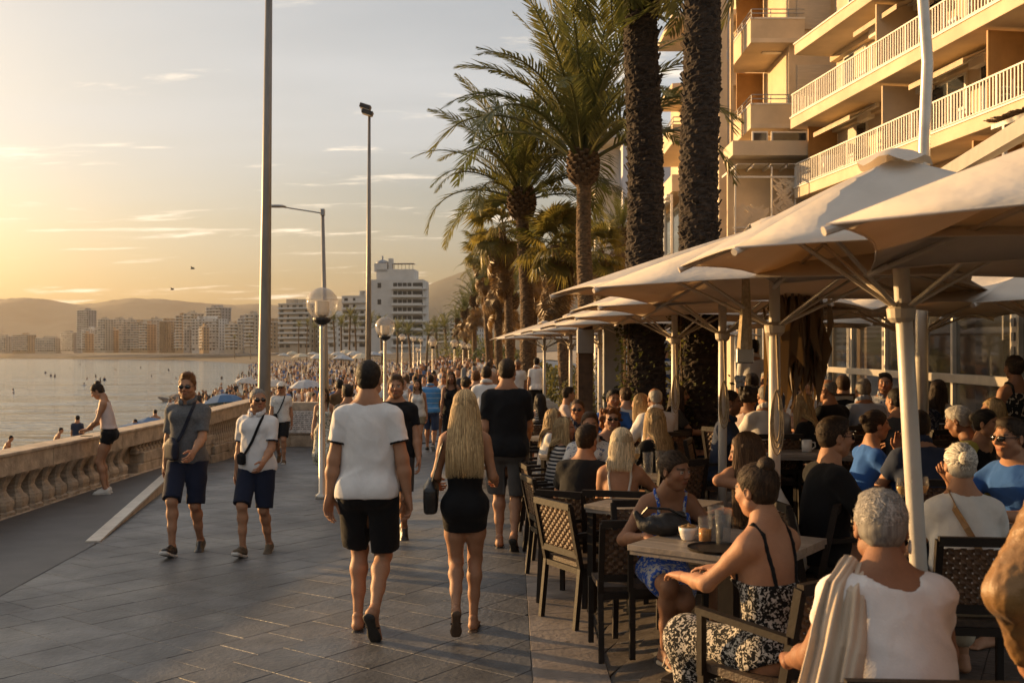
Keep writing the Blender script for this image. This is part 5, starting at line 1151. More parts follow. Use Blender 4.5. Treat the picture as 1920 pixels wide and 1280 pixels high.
def hair_mat(name, c1, c2=None):
    m = pm('hair_'+name, c1, .6, .3, 5, .2, 34, spec=.22, col2=c2 or tuple(min(1, c*1.6) for c in c1), stretch=(26, 26, 1.6)); t = m.node_tree; b = t.nodes['Principled BSDF']; src = b.inputs['Base Color'].links[0].from_socket
    at = t.nodes.new('ShaderNodeVertexColor'); at.layer_name = 'Col'; vm = t.nodes.new('ShaderNodeVectorMath'); vm.operation = 'MULTIPLY'; t.links.new(src, vm.inputs[0]); t.links.new(at.outputs[0], vm.inputs[1]); t.links.new(vm.outputs[0], b.inputs['Base Color']); return m
HAIR = dict(black=hair_mat('black', (.012, .009, .007), (.03, .022, .017)), dark=hair_mat('dark_brown', (.022, .013, .008), (.06, .036, .02)), brown=hair_mat('brown', (.05, .026, .012), (.14, .075, .035)),
            grey=hair_mat('grey', (.16, .145, .13), (.42, .39, .35)), white=hair_mat('white', (.42, .39, .34), (.72, .68, .6)), blonde=hair_mat('blonde', (.26, .16, .07), (.62, .44, .22)),
            ash=hair_mat('ash_blonde', (.27, .165, .07), (.60, .42, .21)), pale=hair_mat('pale_blonde', (.50, .38, .22), (.80, .66, .44)), red=hair_mat('chestnut', (.09, .035, .012), (.26, .11, .04)))
M_dark_lens = pm('dark_lens', (.008, .008, .009), .12, 0, 5, 0, spec=.6)
M_rubber = pm('rubber_sole', (.025, .024, .023), .7, .1, 20, .2, 60)
M_white_sole = pm('white_sole', (.5, .47, .42), .7, .15, 20, .1, 60)
M_leather = pm('black_leather', (.012, .011, .011), .33, .2, 14, .25, 70)

def head_prims(c, Rh, s=1.0, female=False):
    T = lambda x, y, z: c+Rh@(A_(x, y, z)*s)
    jw = .052 if female else .060
    u = [ell(T(0, -.012, .036), A_(.076, .096, .084)*s, Rh, .02), ell(T(0, .018, -.035), A_(.061, .070, .088)*s, Rh, .03),
         ell(T(0, .05, -.088), A_(.030 if not female else .024, .030, .026)*s, Rh, .03), cap(T(-jw, .005, -.062), T(jw, .005, -.062), .02*s, .02*s, .035),
         ell(T(.036, .058, -.022), A_(.028, .03, .026)*s, Rh, .025), ell(T(-.036, .058, -.022), A_(.028, .03, .026)*s, Rh, .025),
         cap(T(-.034, .080, .021), T(.034, .080, .021), .011*s, .011*s, .018)]
    u += [ell(T(e*.032, .0985, .003), A_(.019, .014, .011)*s, Rh, .010, 's') for e in (-1, 1)]
    u += [ell(T(e*.032, .0795, .003), A_(.0145, .0125, .0105)*s, Rh, .004) for e in (-1, 1)]
    u += [cap(T(0, .090, .016), T(0, .112, -.024), .0075*s, .0125*s, .012), cap(T(-.012, .098, -.030), T(.012, .098, -.030), .0085*s, .0085*s, .008),
          cap(T(-.019, .086, -.058), T(.019, .086, -.058), .0065*s, .0065*s, .006), cap(T(-.015, .083, -.067), T(.015, .083, -.067), .0075*s, .0075*s, .006),
          cap(T(-.02, .096, -.0625), T(.02, .096, -.0625), .0022*s, .0022*s, .003, 's')]
    for e in (-1, 1): u += [ell(T(e*.078, -.012, -.006), A_(.010, .021, .032)*s, Rh@rotz(-e*.35), .008), ell(T(e*.088, -.008, -.004), A_(.008, .011, .018)*s, Rh@rotz(-e*.35), .004, 's')]
    return u
def head_cols(V, c, Rh, s, skin, lip, brow, stub=0):
    q = ((V-c)@Rh)/s; C = np.tile(np.array(skin), (len(V), 1)); x, y, z = np.abs(q[:, 0]), q[:, 1], q[:, 2]
    if stub: m = sstep(-.03, -.055, z)*sstep(.0, .03, y)*stub; C *= (1-m*.55)[:, None]
    ch = np.exp(-((x-.036)**2+(z+.025)**2)/.0006)*(y > .03); C = C*(1+ch[:, None]*A_(.18, -.02, -.05))
    m = (x < .023) & (np.abs(z+.0625) < .0125) & (y > .07); C[m] = lip
    m = (np.abs(x-.033) < .021) & (np.abs(z-.0235-.12*(.033-x)*0) < .0048) & (y > .06); C[m] = brow
    e = np.hypot(x-.032, z-.003); m = (e < .0125) & (np.abs(z-.003) < .0085) & (y > .07); C[m] = (.42, .38, .34)
    C[(e < .0062) & (y > .07)] = (.03, .02, .015)
    m = (np.abs(x-.032) < .014) & (np.abs(z-.0115) < .002) & (y > .06); C[m] = np.array(brow)*.6
    return C
def hand_prims(w_, d, n, side, curl=.5, s=1.0, spread=.0, grip=None, thumb=.6):
    """w_: wrist, d: finger direction, n: palm normal (the way fingers curl), side: thumb direction"""
    d = nrm(d); n = nrm(np.asarray(n)-d*(np.asarray(n)@d)); t = np.cross(n, d); t = t*np.sign(t@np.asarray(side)+1e-9)
    P = []; kn = []
    for i, (off, ln) in enumerate(((.030, .086), (.010, .092), (-.010, .089), (-.029, .082))):
        a = w_+t*off*.55*s; b = w_+d*ln*s+t*off*s; P.append(cap(a, b, .0125*s, .0105*s, .012)); kn.append(b)
    P.append(ell(w_+d*.045*s-n*.002, A_(.036, .045, .015)*s, np.stack([t, d, n], 1), .012))
    P.append(cap(w_-d*.03*s, w_+d*.02*s, .025*s, .022*s, .02))
    for i, (k_, (l1, l2, l3)) in enumerate(zip(kn, ((.040, .026, .020), (.045, .029, .021), (.042, .027, .020), (.033, .021, .018)))):
        c = curl*(1+.13*i); dirs = d; p = k_; r = (.0088, .0094, .0090, .0078)[i]*s
        for j, l in enumerate((l1, l2, l3)):
            a = c*(.55, 1.0, .8)[j]; ang = sum(c*(.55, 1.0, .8)[m] for m in range(j+1))
            dd = d*math.cos(ang)+n*math.sin(ang)+t*spread*(1.5-i)*.12; q = p+nrm(dd)*l*s; P.append(cap(p, q, r, r*.88, .0035)); p = q; r *= .9
    tb = w_+d*.022*s+t*.026*s+n*.006*s; t1 = tb+nrm(d*.75+t*thumb+n*.35)*.042*s; t2 = t1+nrm(d*.9+t*thumb*.3+n*(.3+curl*.3))*.03*s; t3 = t2+nrm(d*.9+t*.0+n*(.35+curl*.35))*.024*s
    P += [cap(tb, t1, .0135*s, .0112*s, .010), cap(t1, t2, .0108*s, .0098*s, .004), cap(t2, t3, .0098*s, .0082*s, .004)]
    return P
def foot_prims(an, Rf, s=1.0, toes=True):
    T = lambda x, y, z: an+Rf@(A_(x, y, z)*s)
    P = [ell(T(0, -.035, -.052), A_(.031, .038, .036)*s, Rf, .02), cap(T(0, -.015, 0), T(0, -.02, -.045), .034*s, .034*s, .02),
         capf(T(0, -.03, -.060), T(0, .11, -.068), .033*s, .036*s, Rf@A_(0, 0, 1), 1.45, .02), cap(T(0, .005, -.012), T(0, .10, -.058), .030*s, .022*s, .025)]
    if toes:
        for i, (x, y, r) in enumerate(((.028, .168, .0125), (.010, .172, .0095), (-.006, .165, .009), (-.020, .155, .0085), (-.033, .142, .008))):
            P.append(cap(T(x*.9, .105, -.072), T(x, y, -.079), r*1.05*s, r*s, .006))
    return P

class Fig: pass
def joints(pose, sex='m', build=1.0, H=1.75):
    """joint positions in metres for a 1.75 m figure; the facing direction is +Y, the figure's right is +X"""
    g = Fig(); f = sex == 'f'; g.f = f; g.b = build
    g.sw = .142 if f else .158; g.hw = .082 if f else .088
    Hc = A_(*pose.get('hip', (0, 0, .95))); g.Hc = Hc
    g.Rp = rotz(pose.get('ptwist', 0))@roty(pose.get('ptilt', 0)); lean = pose.get('lean', 0); g.Rt = rotz(pose.get('twist', 0)*.5)@rotx(-lean)@roty(pose.get('side', 0)*.5)
    g.Rc = rotz(pose.get('twist', 0))@rotx(-lean-pose.get('curl', 0))@roty(pose.get('side', 0))
    g.waist = Hc+g.Rt@A_(0, 0, .16); g.chest = g.waist+g.Rc@A_(0, .0, .19); g.neck = g.waist+g.Rc@A_(0, -.012, .395)
    g.Rh = rotz(pose.get('hyaw', 0))@rotx(pose.get('hpitch', 0))@roty(pose.get('hroll', 0))
    hb = g.neck+ .5*(g.Rc+g.Rh)@A_(0, .014, .040); g.hb = hb
    g.hs = .97 if f else 1.0; g.head = hb+g.Rh@A_(0, .022, .088)
    g.sh = [g.waist+g.Rc@A_(e*g.sw, -.012, .284)+A_(*pose.get('shrug', (0, 0, 0))) for e in (-1, 1)]     # 0: left, 1: right
    g.hipj = [Hc+g.Rp@A_(e*g.hw, 0, -.03) for e in (-1, 1)]
    g.ank = []; g.knee = []; g.Rf = []
    for i, key in enumerate(('lf', 'rf')):
        a = pose[key]; an = A_(*a[:3]); yaw = a[3] if len(a) > 3 else 0; pit = a[4] if len(a) > 4 else 0
        hint = pose.get('kh', A_(0, 1, .15)); hint = hint[i] if isinstance(hint, list) else hint
        kn, an = ik(g.hipj[i], an, .435, .425, hint); g.knee.append(kn); g.ank.append(an); g.Rf.append(rotz(yaw)@rotx(pit))
    g.elb = []; g.wri = []; g.hand = []
    for i, key in enumerate(('la', 'ra')):
        e = (-1, 1)[i]; a = pose.get(key, ('ang', .08, .12, .25)); s0 = g.sh[i]; up, fo = (.275, .245) if not f else (.265, .235)
        if a[0] == 'ang':
            du = g.Rc*0+rotz(pose.get('twist', 0))@rotx(a[1])@roty(-e*a[2])@I3; dirn = du@A_(0, 0, -1); el = s0+dirn*up
            df = (rotz(pose.get('twist', 0))@rotx(a[1]+a[3])@roty(-e*a[2]*(.6 if len(a) < 5 else a[4])))@A_(0, 0, -1); wr = el+df*fo
        else:
            el, wr = ik(s0, A_(*a[1]), up, fo, A_(*(a[2] if len(a) > 2 and a[2] is not None else (e*.6, -.5, -.6))))
        g.elb.append(el); g.wri.append(wr); fd = nrm(wr-el); h = pose.get('lh' if i == 0 else 'rh', {})
        g.hand.append(dict(d=A_(*h['d']) if 'd' in h else fd, n=A_(*h['n']) if 'n' in h else A_(-e, .15, 0), side=A_(*h['side']) if 'side' in h else A_(0, 1, .3), curl=h.get('curl', .45), thumb=h.get('thumb', .6), spread=h.get('spread', 0)))
    return g
def torso_prims(g, off=0., belly=1.0, bust=True, k=.05):
    f, b = g.f, g.b; o = off
    T = lambda x, y, z: g.waist+g.Rc@A_(x, y, z); Tp = lambda x, y, z: g.Hc+g.Rp@A_(x, y, z)
    P = [ell(Tp(0, -.005, .0), A_((.152 if f else .158)*b+o, .112*b+o, .115+o), g.Rp, k), ell(g.waist+g.Rt@A_(0, .005*belly, .02), A_((.128 if f else .145)*b*belly**.3+o, .100*b*belly+o, .16+o), g.Rt, k),
         ell(T(0, 0, .19), A_((.136 if f else .150)*b+o, (.100 if f else .112)*b+o, .180+o), g.Rc, k), cap(g.sh[0]*.85+T(0, 0, .31)*.15, g.sh[1]*.85+T(0, 0, .31)*.15, .044*b+o, .044*b+o, k)]
    P += [ell(Tp(e*.072, -.062, -.035), A_(.085*b+o, .078*b+o, .09+o), g.Rp, k) for e in (-1, 1)]
    if f and bust: P += [ell(T(e*.068, .082*b, .175), A_(.062+o, .055+o, .062+o), g.Rc, .03) for e in (-1, 1)]
    elif not f: P += [ell(T(e*.075, .068*b, .235), A_(.075+o, .045+o, .06+o), g.Rc, .04) for e in (-1, 1)]
    return P
def arm_prims(g, i, off=0., end=1.0, k=.025, part='all'):
    f, b = g.f, g.b**.6; o = off; r0, r1, r2, r3 = (.040, .035, .033, .022) if f else (.047, .041, .040, .027)
    s0, el, wr = g.sh[i], g.elb[i], g.wri[i]; P = [cap(s0, s0+(el-s0)*.35, (r0+.003)*b+o, r0*b*1.02+o, .045)]
    P.append(cap(s0, el, r0*b+o, r1*b+o, k))
    if end > 1: P += [cap(el, el+(wr-el)*.35, r1*b*.95+o, r2*b*1.05+o, k), cap(el+(wr-el)*.35, wr, r2*b*1.05+o, r3*b**.4+o, k)]
    return P
def leg_prims(g, i, off=0., k=.03):
    f, b = g.f, g.b**.7; o = off; h, kn, an = g.hipj[i], g.knee[i], g.ank[i]; sh = an-kn; bk = nrm(np.cross(nrm(sh), A_(1, 0, 0))); bk = bk if bk[1] < 0 else -bk
    m = kn+sh*.3+bk*.016
    return [cap(h, h+(kn-h)*.5, .088*b+o, .074*b+o, .05), cap(h+(kn-h)*.5, kn, .074*b+o, .052*b+o, k), cap(kn, m, .050*b+o, .053*b+o, k), cap(m, kn+sh*.62+bk*.004, .053*b+o, .040*b+o, k), cap(kn+sh*.6, an, .040*b**.6+o, .031+o, k),
            ell(kn+nrm(np.cross(A_(1, 0, 0), sh))*.0+(-bk)*.012, A_(.042, .042, .046)*b+o, I3, .03)]
def cloth_out(V, amount): return V

SKIN = dict(tan=(.36, .185, .105), fair=(.46, .27, .18), brown=(.24, .115, .062), deep=(.17, .08, .045), pink=(.44, .24, .165))
def strands(paths, wd, n=1):
    """ribbons along 3-D paths (lists of points) with a width"""
    Vs, Fs, Cs = [], [], []; k = 0; rg = np.random.default_rng(len(paths))
    for p, nv, w_ in paths:
        Cs.append(np.full((3*len(p), 3), rg.uniform(.55, 1.55)))
        p = np.asarray(p); m = len(p); t = np.gradient(p, axis=0); sd = np.cross(t, nv); sd /= np.linalg.norm(sd, axis=1)[:, None]+1e-9
        tp = np.interp(np.linspace(0, 1, m), [0, .1, .75, 1], [.7, 1, .9, .12])[:, None]*w_
        mid = p+np.asarray(nv)*w_*.35
        Vs.append(np.stack([p-sd*tp, mid, p+sd*tp], 1).reshape(-1, 3))
        b = k+3*np.arange(m-1)[:, None]; Fs += [np.concatenate([b+0, b+1, b+4, b+3], 1), np.concatenate([b+1, b+2, b+5, b+4], 1)]; k += 3*m
    return np.concatenate(Vs), np.concatenate(Fs), np.concatenate(Cs)
def hair_parts(g, style, seed, h):
    """list of (V, F): hair volume and, for long styles, ribbons of strands"""
    r = np.random.default_rng(seed); c, Rh, s = g.head, g.Rh, g.hs; T = lambda x, y, z: c+Rh@(A_(x, y, z)*s); out = []
    nz = lambda amp, f: (lambda x, y, z: amp*(np.sin(f*x+2.1*np.sin(f*.6*y))+np.sin(f*1.13*y+1.7*np.sin(f*.7*z))+np.sin(f*.9*z+2*np.sin(f*.5*x)))*.6)
    big = lambda t: [ell(T(0, -.014, .036), A_(.076+t, .096+t, .086+t)*s, Rh, .02), ell(T(0, -.036, -.02), A_(.060+t*.8, .058+t, .056)*s, Rh, .03)]
    ncut = Rh@nrm(A_(0, .74, -.67)); 
    if style in ('short', 'crop', 'quiff', 'thin', 'bald'):
        t = dict(short=.007, crop=.004, quiff=.006, thin=.003, bald=.003)[style]
        P = big(t)
        if style == 'quiff': P += [ell(T(0, .035, .118), A_(.042, .045, .026)*s, Rh, .03), ell(T(0, -.01, .118), A_(.048, .05, .022)*s, Rh, .03)]
        if style == 'short': P += [ell(T(r.uniform(-.02, .02), .025, .104), A_(.058, .05, .020)*s, Rh, .03)]
        P.append(plane(ncut, T(0, .014, .008) if style not in ('bald',) else T(0, -.045, -.0), .006))
        P.append(plane(-Rh@A_(0, 0, 1), T(0, 0, -.072), .01))
        for e in (-1, 1): P.append(ell(T(e*.082, .0, -.02), A_(.02, .026, .034)*s, Rh, .008, 's'))
        if style == 'bald': P.append(ell(T(0, .02, .10), A_(.07, .085, .07)*s, Rh, .02, 's'))
        out.append(surf(P, max(h, .006), nz(.0012, 130)))
        paths = []; n_t = int(dict(short=1500, crop=900, quiff=1300, thin=420, bald=0)[style]*(2.4 if h < .0064 else 1 if h < .0078 else .4)); thin_ = .6 if h < .0064 else 1; rad = A_(.076+t, .096+t, .086+t); C0 = A_(0, -.014, .036)
        for _ in range(n_t):
            v = nrm(r.normal(size=3)); q = C0+v*rad
            if .74*(q[1]-.016)-.67*(q[2]-.008) > 0 or q[2] < -.066 or (abs(q[0]) > .06 and q[2] < .012 and q[1] > -.035): continue
            cr = A_(0, -.05, .12); tg = q-cr; tg = tg-v*(tg@v); tg = nrm(tg+r.normal(size=3)*.22); top_ = style == 'quiff' and q[2] > .07
            if top_: tg = nrm(A_(0, -.35, 1.0)+r.normal(size=3)*.2)
            ln = r.uniform(.018, .034)*dict(short=1.2, crop=.6, quiff=1.1, thin=.8)[style]; p3 = []; lf = r.uniform(.005, .03) if r.random() > .06 else r.uniform(.05, .11)
            for u in (0, .35, .7, 1.0):
                w_ = (q-C0)+tg*ln*u; e_ = np.linalg.norm(w_/rad); w_ = w_ if top_ else w_/e_*(1+lf*u*(1.0 if style != 'crop' else .4)); p3.append(T(*(w_+C0)))
            paths.append((p3, Rh@v, r.uniform(.0013, .0028)*thin_))
        if paths: out.append(strands(paths, .004))
        return out
    P = big(.007)
    P.append(plane(ncut, T(0, .028, .005), .006)); 
    for e in (-1, 1): P.append(ell(T(e*.05, .075, -.03), A_(.05, .05, .08)*s, Rh, .01, 's'))
    if style == 'bun': P += [ell(T(0, -.07, .115), A_(.042, .04, .038)*s, Rh, .008)]
    if style == 'knot': P += [ell(T(0, -.105, .05), A_(.034, .036, .034)*s, Rh, .008)]
    if style == 'tail': P += [cap(T(0, -.11, .03), T(0, -.15, -.02), .026*s, .028*s, .01), cap(T(0, -.15, -.02), T(0, -.14, -.17), .028*s, .010*s, .01)]
    if style in ('curly', 'puff'):
        for _ in range(60):
            a = r.uniform(0, 6.28); z = r.uniform(-.13 if style == 'curly' else -.05, .11); y_ = math.cos(a)
            if y_ > .35 and z < .07: continue
            rr_ = .088+r.uniform(0, .02); P.insert(0, ell(T(rr_*math.sin(a)*.95, rr_*y_-.012, z), np.full(3, r.uniform(.022, .036))*s, I3, .012))
        out.append(surf(P, max(h, .007), nz(.004, 100))); return out
    L_ = dict(long=.50, mid=.34, bob=.21, waist=.62).get(style)
    if L_ is None:
        out.append(surf(P, max(h, .006), nz(.0012, 150))); paths = []; tgt = {'bun': T(0, -.06, .10), 'knot': T(0, -.09, .05)}.get(style, T(0, -.10, .03))
        for _ in range(2400 if h < .0064 else 900 if h < .0078 else 360):                     # strands combed back into the knot
            v = nrm(r.normal(size=3)); q = A_(0, -.014, .036)+v*A_(.0845, .1045, .0945)
            if .74*(q[1]-.028)-.67*(q[2]-.005) > -.004 or q[2] < -.07: continue
            fl_ = r.uniform(0, .03) if r.random() > .07 else r.uniform(.04, .14); p3 = []; lq = (Rh.T@(tgt-c))/s
            for t_ in np.linspace(0, .45, 4):
                w_ = q*(1-t_)+lq*t_-A_(0, -.014, .036); w_ = w_/np.linalg.norm(w_/A_(.0845, .1045, .0945))*(1+fl_*math.sin(3.1*t_/.45)); p3.append(T(*(w_+A_(0, -.014, .036))))
            paths.append((p3, Rh@v, r.uniform(.0018, .004)*(.55 if h < .0064 else 1)))
        if paths: out.append(strands(paths, .004))
        if style in ('bun', 'knot'):
            cb = T(0, -.07, .115) if style == 'bun' else T(0, -.105, .05); paths = []
            for _ in range(160):
                ax_ = nrm(r.normal(size=3)); u = nrm(np.cross(ax_, r.normal(size=3))); v = np.cross(ax_, u); a0 = r.uniform(0, 6.28); rr_ = .040*s
                paths.append(([cb+(u*math.cos(a0+t_)+v*math.sin(a0+t_))*rr_ for t_ in np.linspace(0, 1.3, 5)], u*math.cos(a0+.6)+v*math.sin(a0+.6), r.uniform(.0018, .004)))
            out.append(strands(paths, .004))
        return out
    # long hair: inner volume plus ribbons that follow the skull and fall
    up = A_(0, 0, 1); bk = Rh@A_(0, -1, 0); bk = nrm(bk*A_(1, 1, 0))
    e0 = T(0, -.05, .0); e1 = g.neck+bk*(.075+.02*g.b)-up*max(0, L_-.22)*.55
    P += [capf(T(0, -.035, .02), T(0, -.035, -.06)-up*.02, .092*s, .085*s, bk, 1.0, .02)]
    for e in (-1, 1): P.append(ell(T(0, .10, -.05), A_(.075, .10, .13)*s, Rh, .01, 's'))
    if L_ > .25: P += [capf(T(0, -.07, -.04), e1, .082*s, .055*s, bk, 1.8, .03)]
    out.append(surf(P, max(h, .008), nz(.003, 110)))
    paths = []; n = int((2000 if L_ > .3 else 1400)*(1 if h < .0065 else .5 if h < .0085 else .28))
    sdv = nrm(np.cross(bk, up))
    for _ in range(n):
        az = r.uniform(-1, 1)*2.25; lay_ = r.uniform(0, .012)            # azimuth from the back
        pts = []; R0 = A_(.082+lay_, .104+lay_, .092+lay_)*s; C0 = A_(0, -.014, .036)
        for t in np.linspace(.12, 1.52, 6):
            th = t; pts.append(T(R0[0]*math.sin(th)*math.sin(az), C0[1]-R0[1]*math.sin(th)*math.cos(az), C0[2]+R0[2]*math.cos(th)))
        p = pts[-1]; endz = c[2]-L_*r.uniform(.86, 1.03)*s; out_ = nrm(p-T(0, -.014, .0)); out_[2] = 0
        nseg = 8; q0 = p.copy(); back_in = (1 if abs(az) < 1.4 else .6); ph = r.uniform(0, 6)
        for j in range(1, nseg+1):
            u = j/nseg; z = q0[2]+(endz-q0[2])*u
            q = q0+out_*(.012*math.sin(u*3)+.01*u)+sdv*((q0-c)@sdv*(.42 if L_ > .4 else -.02)*u**.7)+bk*(.02*u*back_in)+A_(.004*math.sin(u*9+ph), .004*math.cos(u*8+ph), 0); q[2] = z
            d = g.neck+A_(0, 0, 0); 
            if z < g.neck[2]-.0:                                     # rest on shoulders / back
                dep = (q-g.neck)@bk; need = .098+.038*min(1, (g.neck[2]-z)/.2)+lay_
                if abs((q-g.neck)@sdv) < .20 and dep < need and dep > -.02: q = q+bk*(need-dep)*min(1, u*1.6)
            pts.append(q)
        nv = nrm(out_+bk*.4+A_(0, 0, .2)); paths.append((pts, nv, r.uniform(.0014, .0032)))
    out.append(strands(paths, .005)); return out

PEOPLE_STATS = []
def person(loc, rz, H, pose, sex='m', build=1.0, skin='tan', hair=('short', 'dark'), wear=(), h=.018, label='', group=None, seed=0, stub=0, fine=True, name='person', brow=None, belly=1.0):
    """one body mesh (top level) with clothing and hair as children"""
    g = joints(pose, sex, build); sk = np.array(SKIN[skin]); sc = H/1.737; brow = brow or tuple(np.array((.05, .03, .02)))
    body = torso_prims(g, belly=belly)+[cap(g.neck-A_(0, 0, .02), g.hb+g.Rh@A_(0, .0, .03), .048 if g.f else .058, .046 if g.f else .055, .035)]
    for i in (0, 1):
        body += [cap(g.neck+(g.hb-g.neck)*.3, g.sh[i]*.75+g.neck*.25, .042, .040, .05)]+arm_prims(g, i, end=2)+leg_prims(g, i)
    fin = min(h, .0075) if fine else h
    parts = []; hp = head_prims(g.head, g.Rh, g.hs, g.f)+[cap(g.hb, g.head+g.Rh@A_(0, -.015, -.06), .046 if g.f else .055, .046 if g.f else .054, .03)]
    if fine:
        V, Fq = surf(hp, .0062 if h < .013 else .0075); parts.append((V, Fq, head_cols(V, g.head, g.Rh, g.hs, sk, sk*A_(.80, .55, .55), brow, stub)))
    else: body += hp
    for i in (0, 1):
        hd = g.hand[i]; P = hand_prims(g.wri[i], hd['d'], hd['n'], hd['side'], hd['curl'], .93 if g.f else 1.0, hd['spread'], thumb=hd['thumb'])
        if fine: V, Fq = surf(P, .0048 if h < .013 else .006); parts.append((V, Fq, np.tile(sk*A_(1.02, .95, .93), (len(V), 1))))
        else: body += [cap(g.wri[i], g.wri[i]+nrm(hd['d'])*.13, .026, .022, .02)]
        P = foot_prims(g.ank[i], g.Rf[i], .93 if g.f else 1.0, fine and h < .016)
        if fine and h < .016: V, Fq = surf(P, .0065); parts.append((V, Fq, np.tile(sk*.95, (len(V), 1))))
        else: body += P
    V, Fq = surf(body, h); parts.append((V, Fq, np.tile(sk, (len(V), 1))))
    o = bpy.data.objects.new(name, npmesh('body', parts, M_skin)); COL.objects.link(o)
    o.location = loc; o.rotation_euler = (0, 0, rz); o.scale = (sc,)*3; tag(o, label, 'person', group)
    g.obj = o; g.wearp = []; g.sc = sc
    def child(nm, prts, mat, lab=None):
        c = bpy.data.objects.new(nm, npmesh(nm, prts, mat)); COL.objects.link(c); c.parent = o
        if lab: c['label'] = lab
        return c
    g.child = child
    if hair: child('hair', [p if len(p) > 2 else (p[0], p[1], np.full((len(p[0]), 3), .62 if hair[0] not in ('curly', 'puff') else 1.0)) for p in hair_parts(g, hair[0], seed, h*.6) if len(p[0])], HAIR[hair[1]])  # colour of the volume under the strands darkened as painted shade, for depth
    for k_, wv in enumerate(wear): dress(g, wv, h, seed*7+k_, child, belly)
    return g
def strap_proj(g, P, pts):
    q = []
    for a, b in zip(pts, pts[1:]): q += [a+(b-a)*t for t in (0, .25, .5, .75)]
    q.append(pts[-1]); X = np.array(q)
    for _ in range(8):
        d = feval(P, X); e = .004; G = np.stack([(feval(P, X+e*v)-feval(P, X-e*v))/(2*e) for v in I3], 1); X = X-d[:, None]*G/np.maximum((G*G).sum(1, keepdims=True), .2)
    return list(X)
def dress(g, wv, h, seed, child, belly):
    kind, mat = wv[0], wv[1]; a = wv[2] if len(wv) > 2 else {}; f = g.f; b = g.b
    Tc = lambda x, y, z: g.waist+g.Rc@A_(x, y, z); Tp = lambda x, y, z: g.Hc+g.Rp@A_(x, y, z); seated = a.get('seated', False)
    if kind in ('tshirt', 'polo', 'shirt', 'tank', 'sweater'):
        lo = a.get('loose', .016)*.72; hem = a.get('hem', -.06); P = torso_prims(g, lo, belly, True, .06)
        rx = (.142 if f else .153)*b+lo*.6; k = 1.42
        P.append(capf(Tc(0, 0, .09), g.waist+g.Rt@A_(0, 0, -.02), rx, rx*.99*belly**.4, g.Rc@A_(0, 1, 0), k/belly**.5, .05))
        P.append(capf(g.waist, Tp(0, -.005, hem-.05), rx*.99, rx*1.02, g.Rp@A_(0, 1, 0), 1.3/belly**.4, .04))
        P += torso_prims(g, lo+.018, belly, False, .05)[:1]+[ell(Tp(e*.072, -.062, -.035), A_(.085*b, .078*b, .09)+lo+.017, g.Rp, .05) for e in (-1, 1)]
        sl = a.get('sleeve', .62)
        cut = []
        for i in (0, 1):
            if kind == 'tank':
                P.append(capf(Tc((-1, 1)[i]*.085, -.005, .30), g.neck*.5+g.sh[i]*.5+A_(0, 0, .012), .055, .042, g.Rc@A_(1, 0, 0), 1.1, .03)); continue
            s0, el, wr = g.sh[i], g.elb[i], g.wri[i]; r0 = (.047 if f else .054)*b**.6
            P.append(cap(g.neck*.72+s0*.28-A_(0, 0, .022), s0-A_(0, 0, .002), .047, r0*.92+lo*.3, .04))
            if sl <= 1: e = s0+(el-s0)*sl; P += arm_prims(g, i, lo*.75)[:1]; P.append(cyl(s0-nrm(el-s0)*.02, e, r0*1.0+lo*.5, r0*.96+lo*.9, .025)); cut.append((nrm(el-s0), e, r0))
            else:
                q = el+(wr-el)*(sl-1); P += arm_prims(g, i, lo*.9)+[cap(s0, el, r0+lo*.3, r0*.82+lo*.3, .03), cap(el, q, r0*.8+lo*.3, r0*.62+lo*.3, .03)]
        if kind == 'tank':
            for i in (0, 1): P.append(ell(g.sh[i]+g.Rc@A_((-1, 1)[i]*.045, 0, -.02), A_(.062, .13, .115), g.Rc, .02, 's'))
        nk = a.get('neck', (.070 if kind != 'tank' else .105)); P.append(capf(g.neck+g.Rc@A_(0, .016, a.get('scoop', .014) if kind != 'tank' else -.035), g.hb+A_(0, 0, .12), nk*.88, nk*1.0, g.Rc@A_(0, 1, 0), .95, .012, 's'))
        P.append(plane(-(g.Rp@A_(0, 0, 1)), Tp(0, 0, hem), .006))
        V = surf(P, h*.92, folds(seed, a.get('fold', .0058), a.get('ff', 36))); c = child(a.get('name', 'shirt' if kind != 'sweater' else 'sweater'), [V], mat, a.get('label'))
        g.wearp += P
        if kind in ('polo', 'shirt') or a.get('trim'):
            tm = a.get('trim', mat)
            if kind in ('polo', 'shirt'):
                pts = [g.neck+g.Rc@A_(math.sin(t)*.080, math.cos(t)*.078+.018, .004-.030*math.cos(t)) for t in np.linspace(.35, 6.28-.35, 14)]
                V = surf([capf(p, q, .013, .013, g.Rc@A_(0, 0, 1), .5, .01) for p, q in zip(pts, pts[1:])], .008); child('collar', [V], mat)
        if a.get('trim'):
            Pt = []
            for n_, e_, r_ in cut:
                u = nrm(np.cross(n_, A_(.3, .5, .2))); v = np.cross(n_, u); ring = [e_-n_*.002+(u*math.cos(t)+v*math.sin(t))*(r_*.98+lo*.75) for t in np.linspace(0, 6.283, 17)]
                V = surf([cap(p, q, .0075, .0075, .004) for p, q in zip(ring, ring[1:])], .006); child('sleeve_band', [V], a['trim'])
    elif kind in ('shorts', 'trousers', 'skirt_shorts'):
        ln = a.get('len', .86); lo = a.get('loose', .018); P = [ell(Tp(0, -.004, .005), A_((.172 if f else .164)*b+lo, .118*b*belly**.5+lo, .13+lo), g.Rp, .05)]
        P += [ell(Tp(e*.072, -.062, -.035), A_(.085*b+lo, .078*b+lo, .09+lo), g.Rp, .05) for e in (-1, 1)]; cuts = []
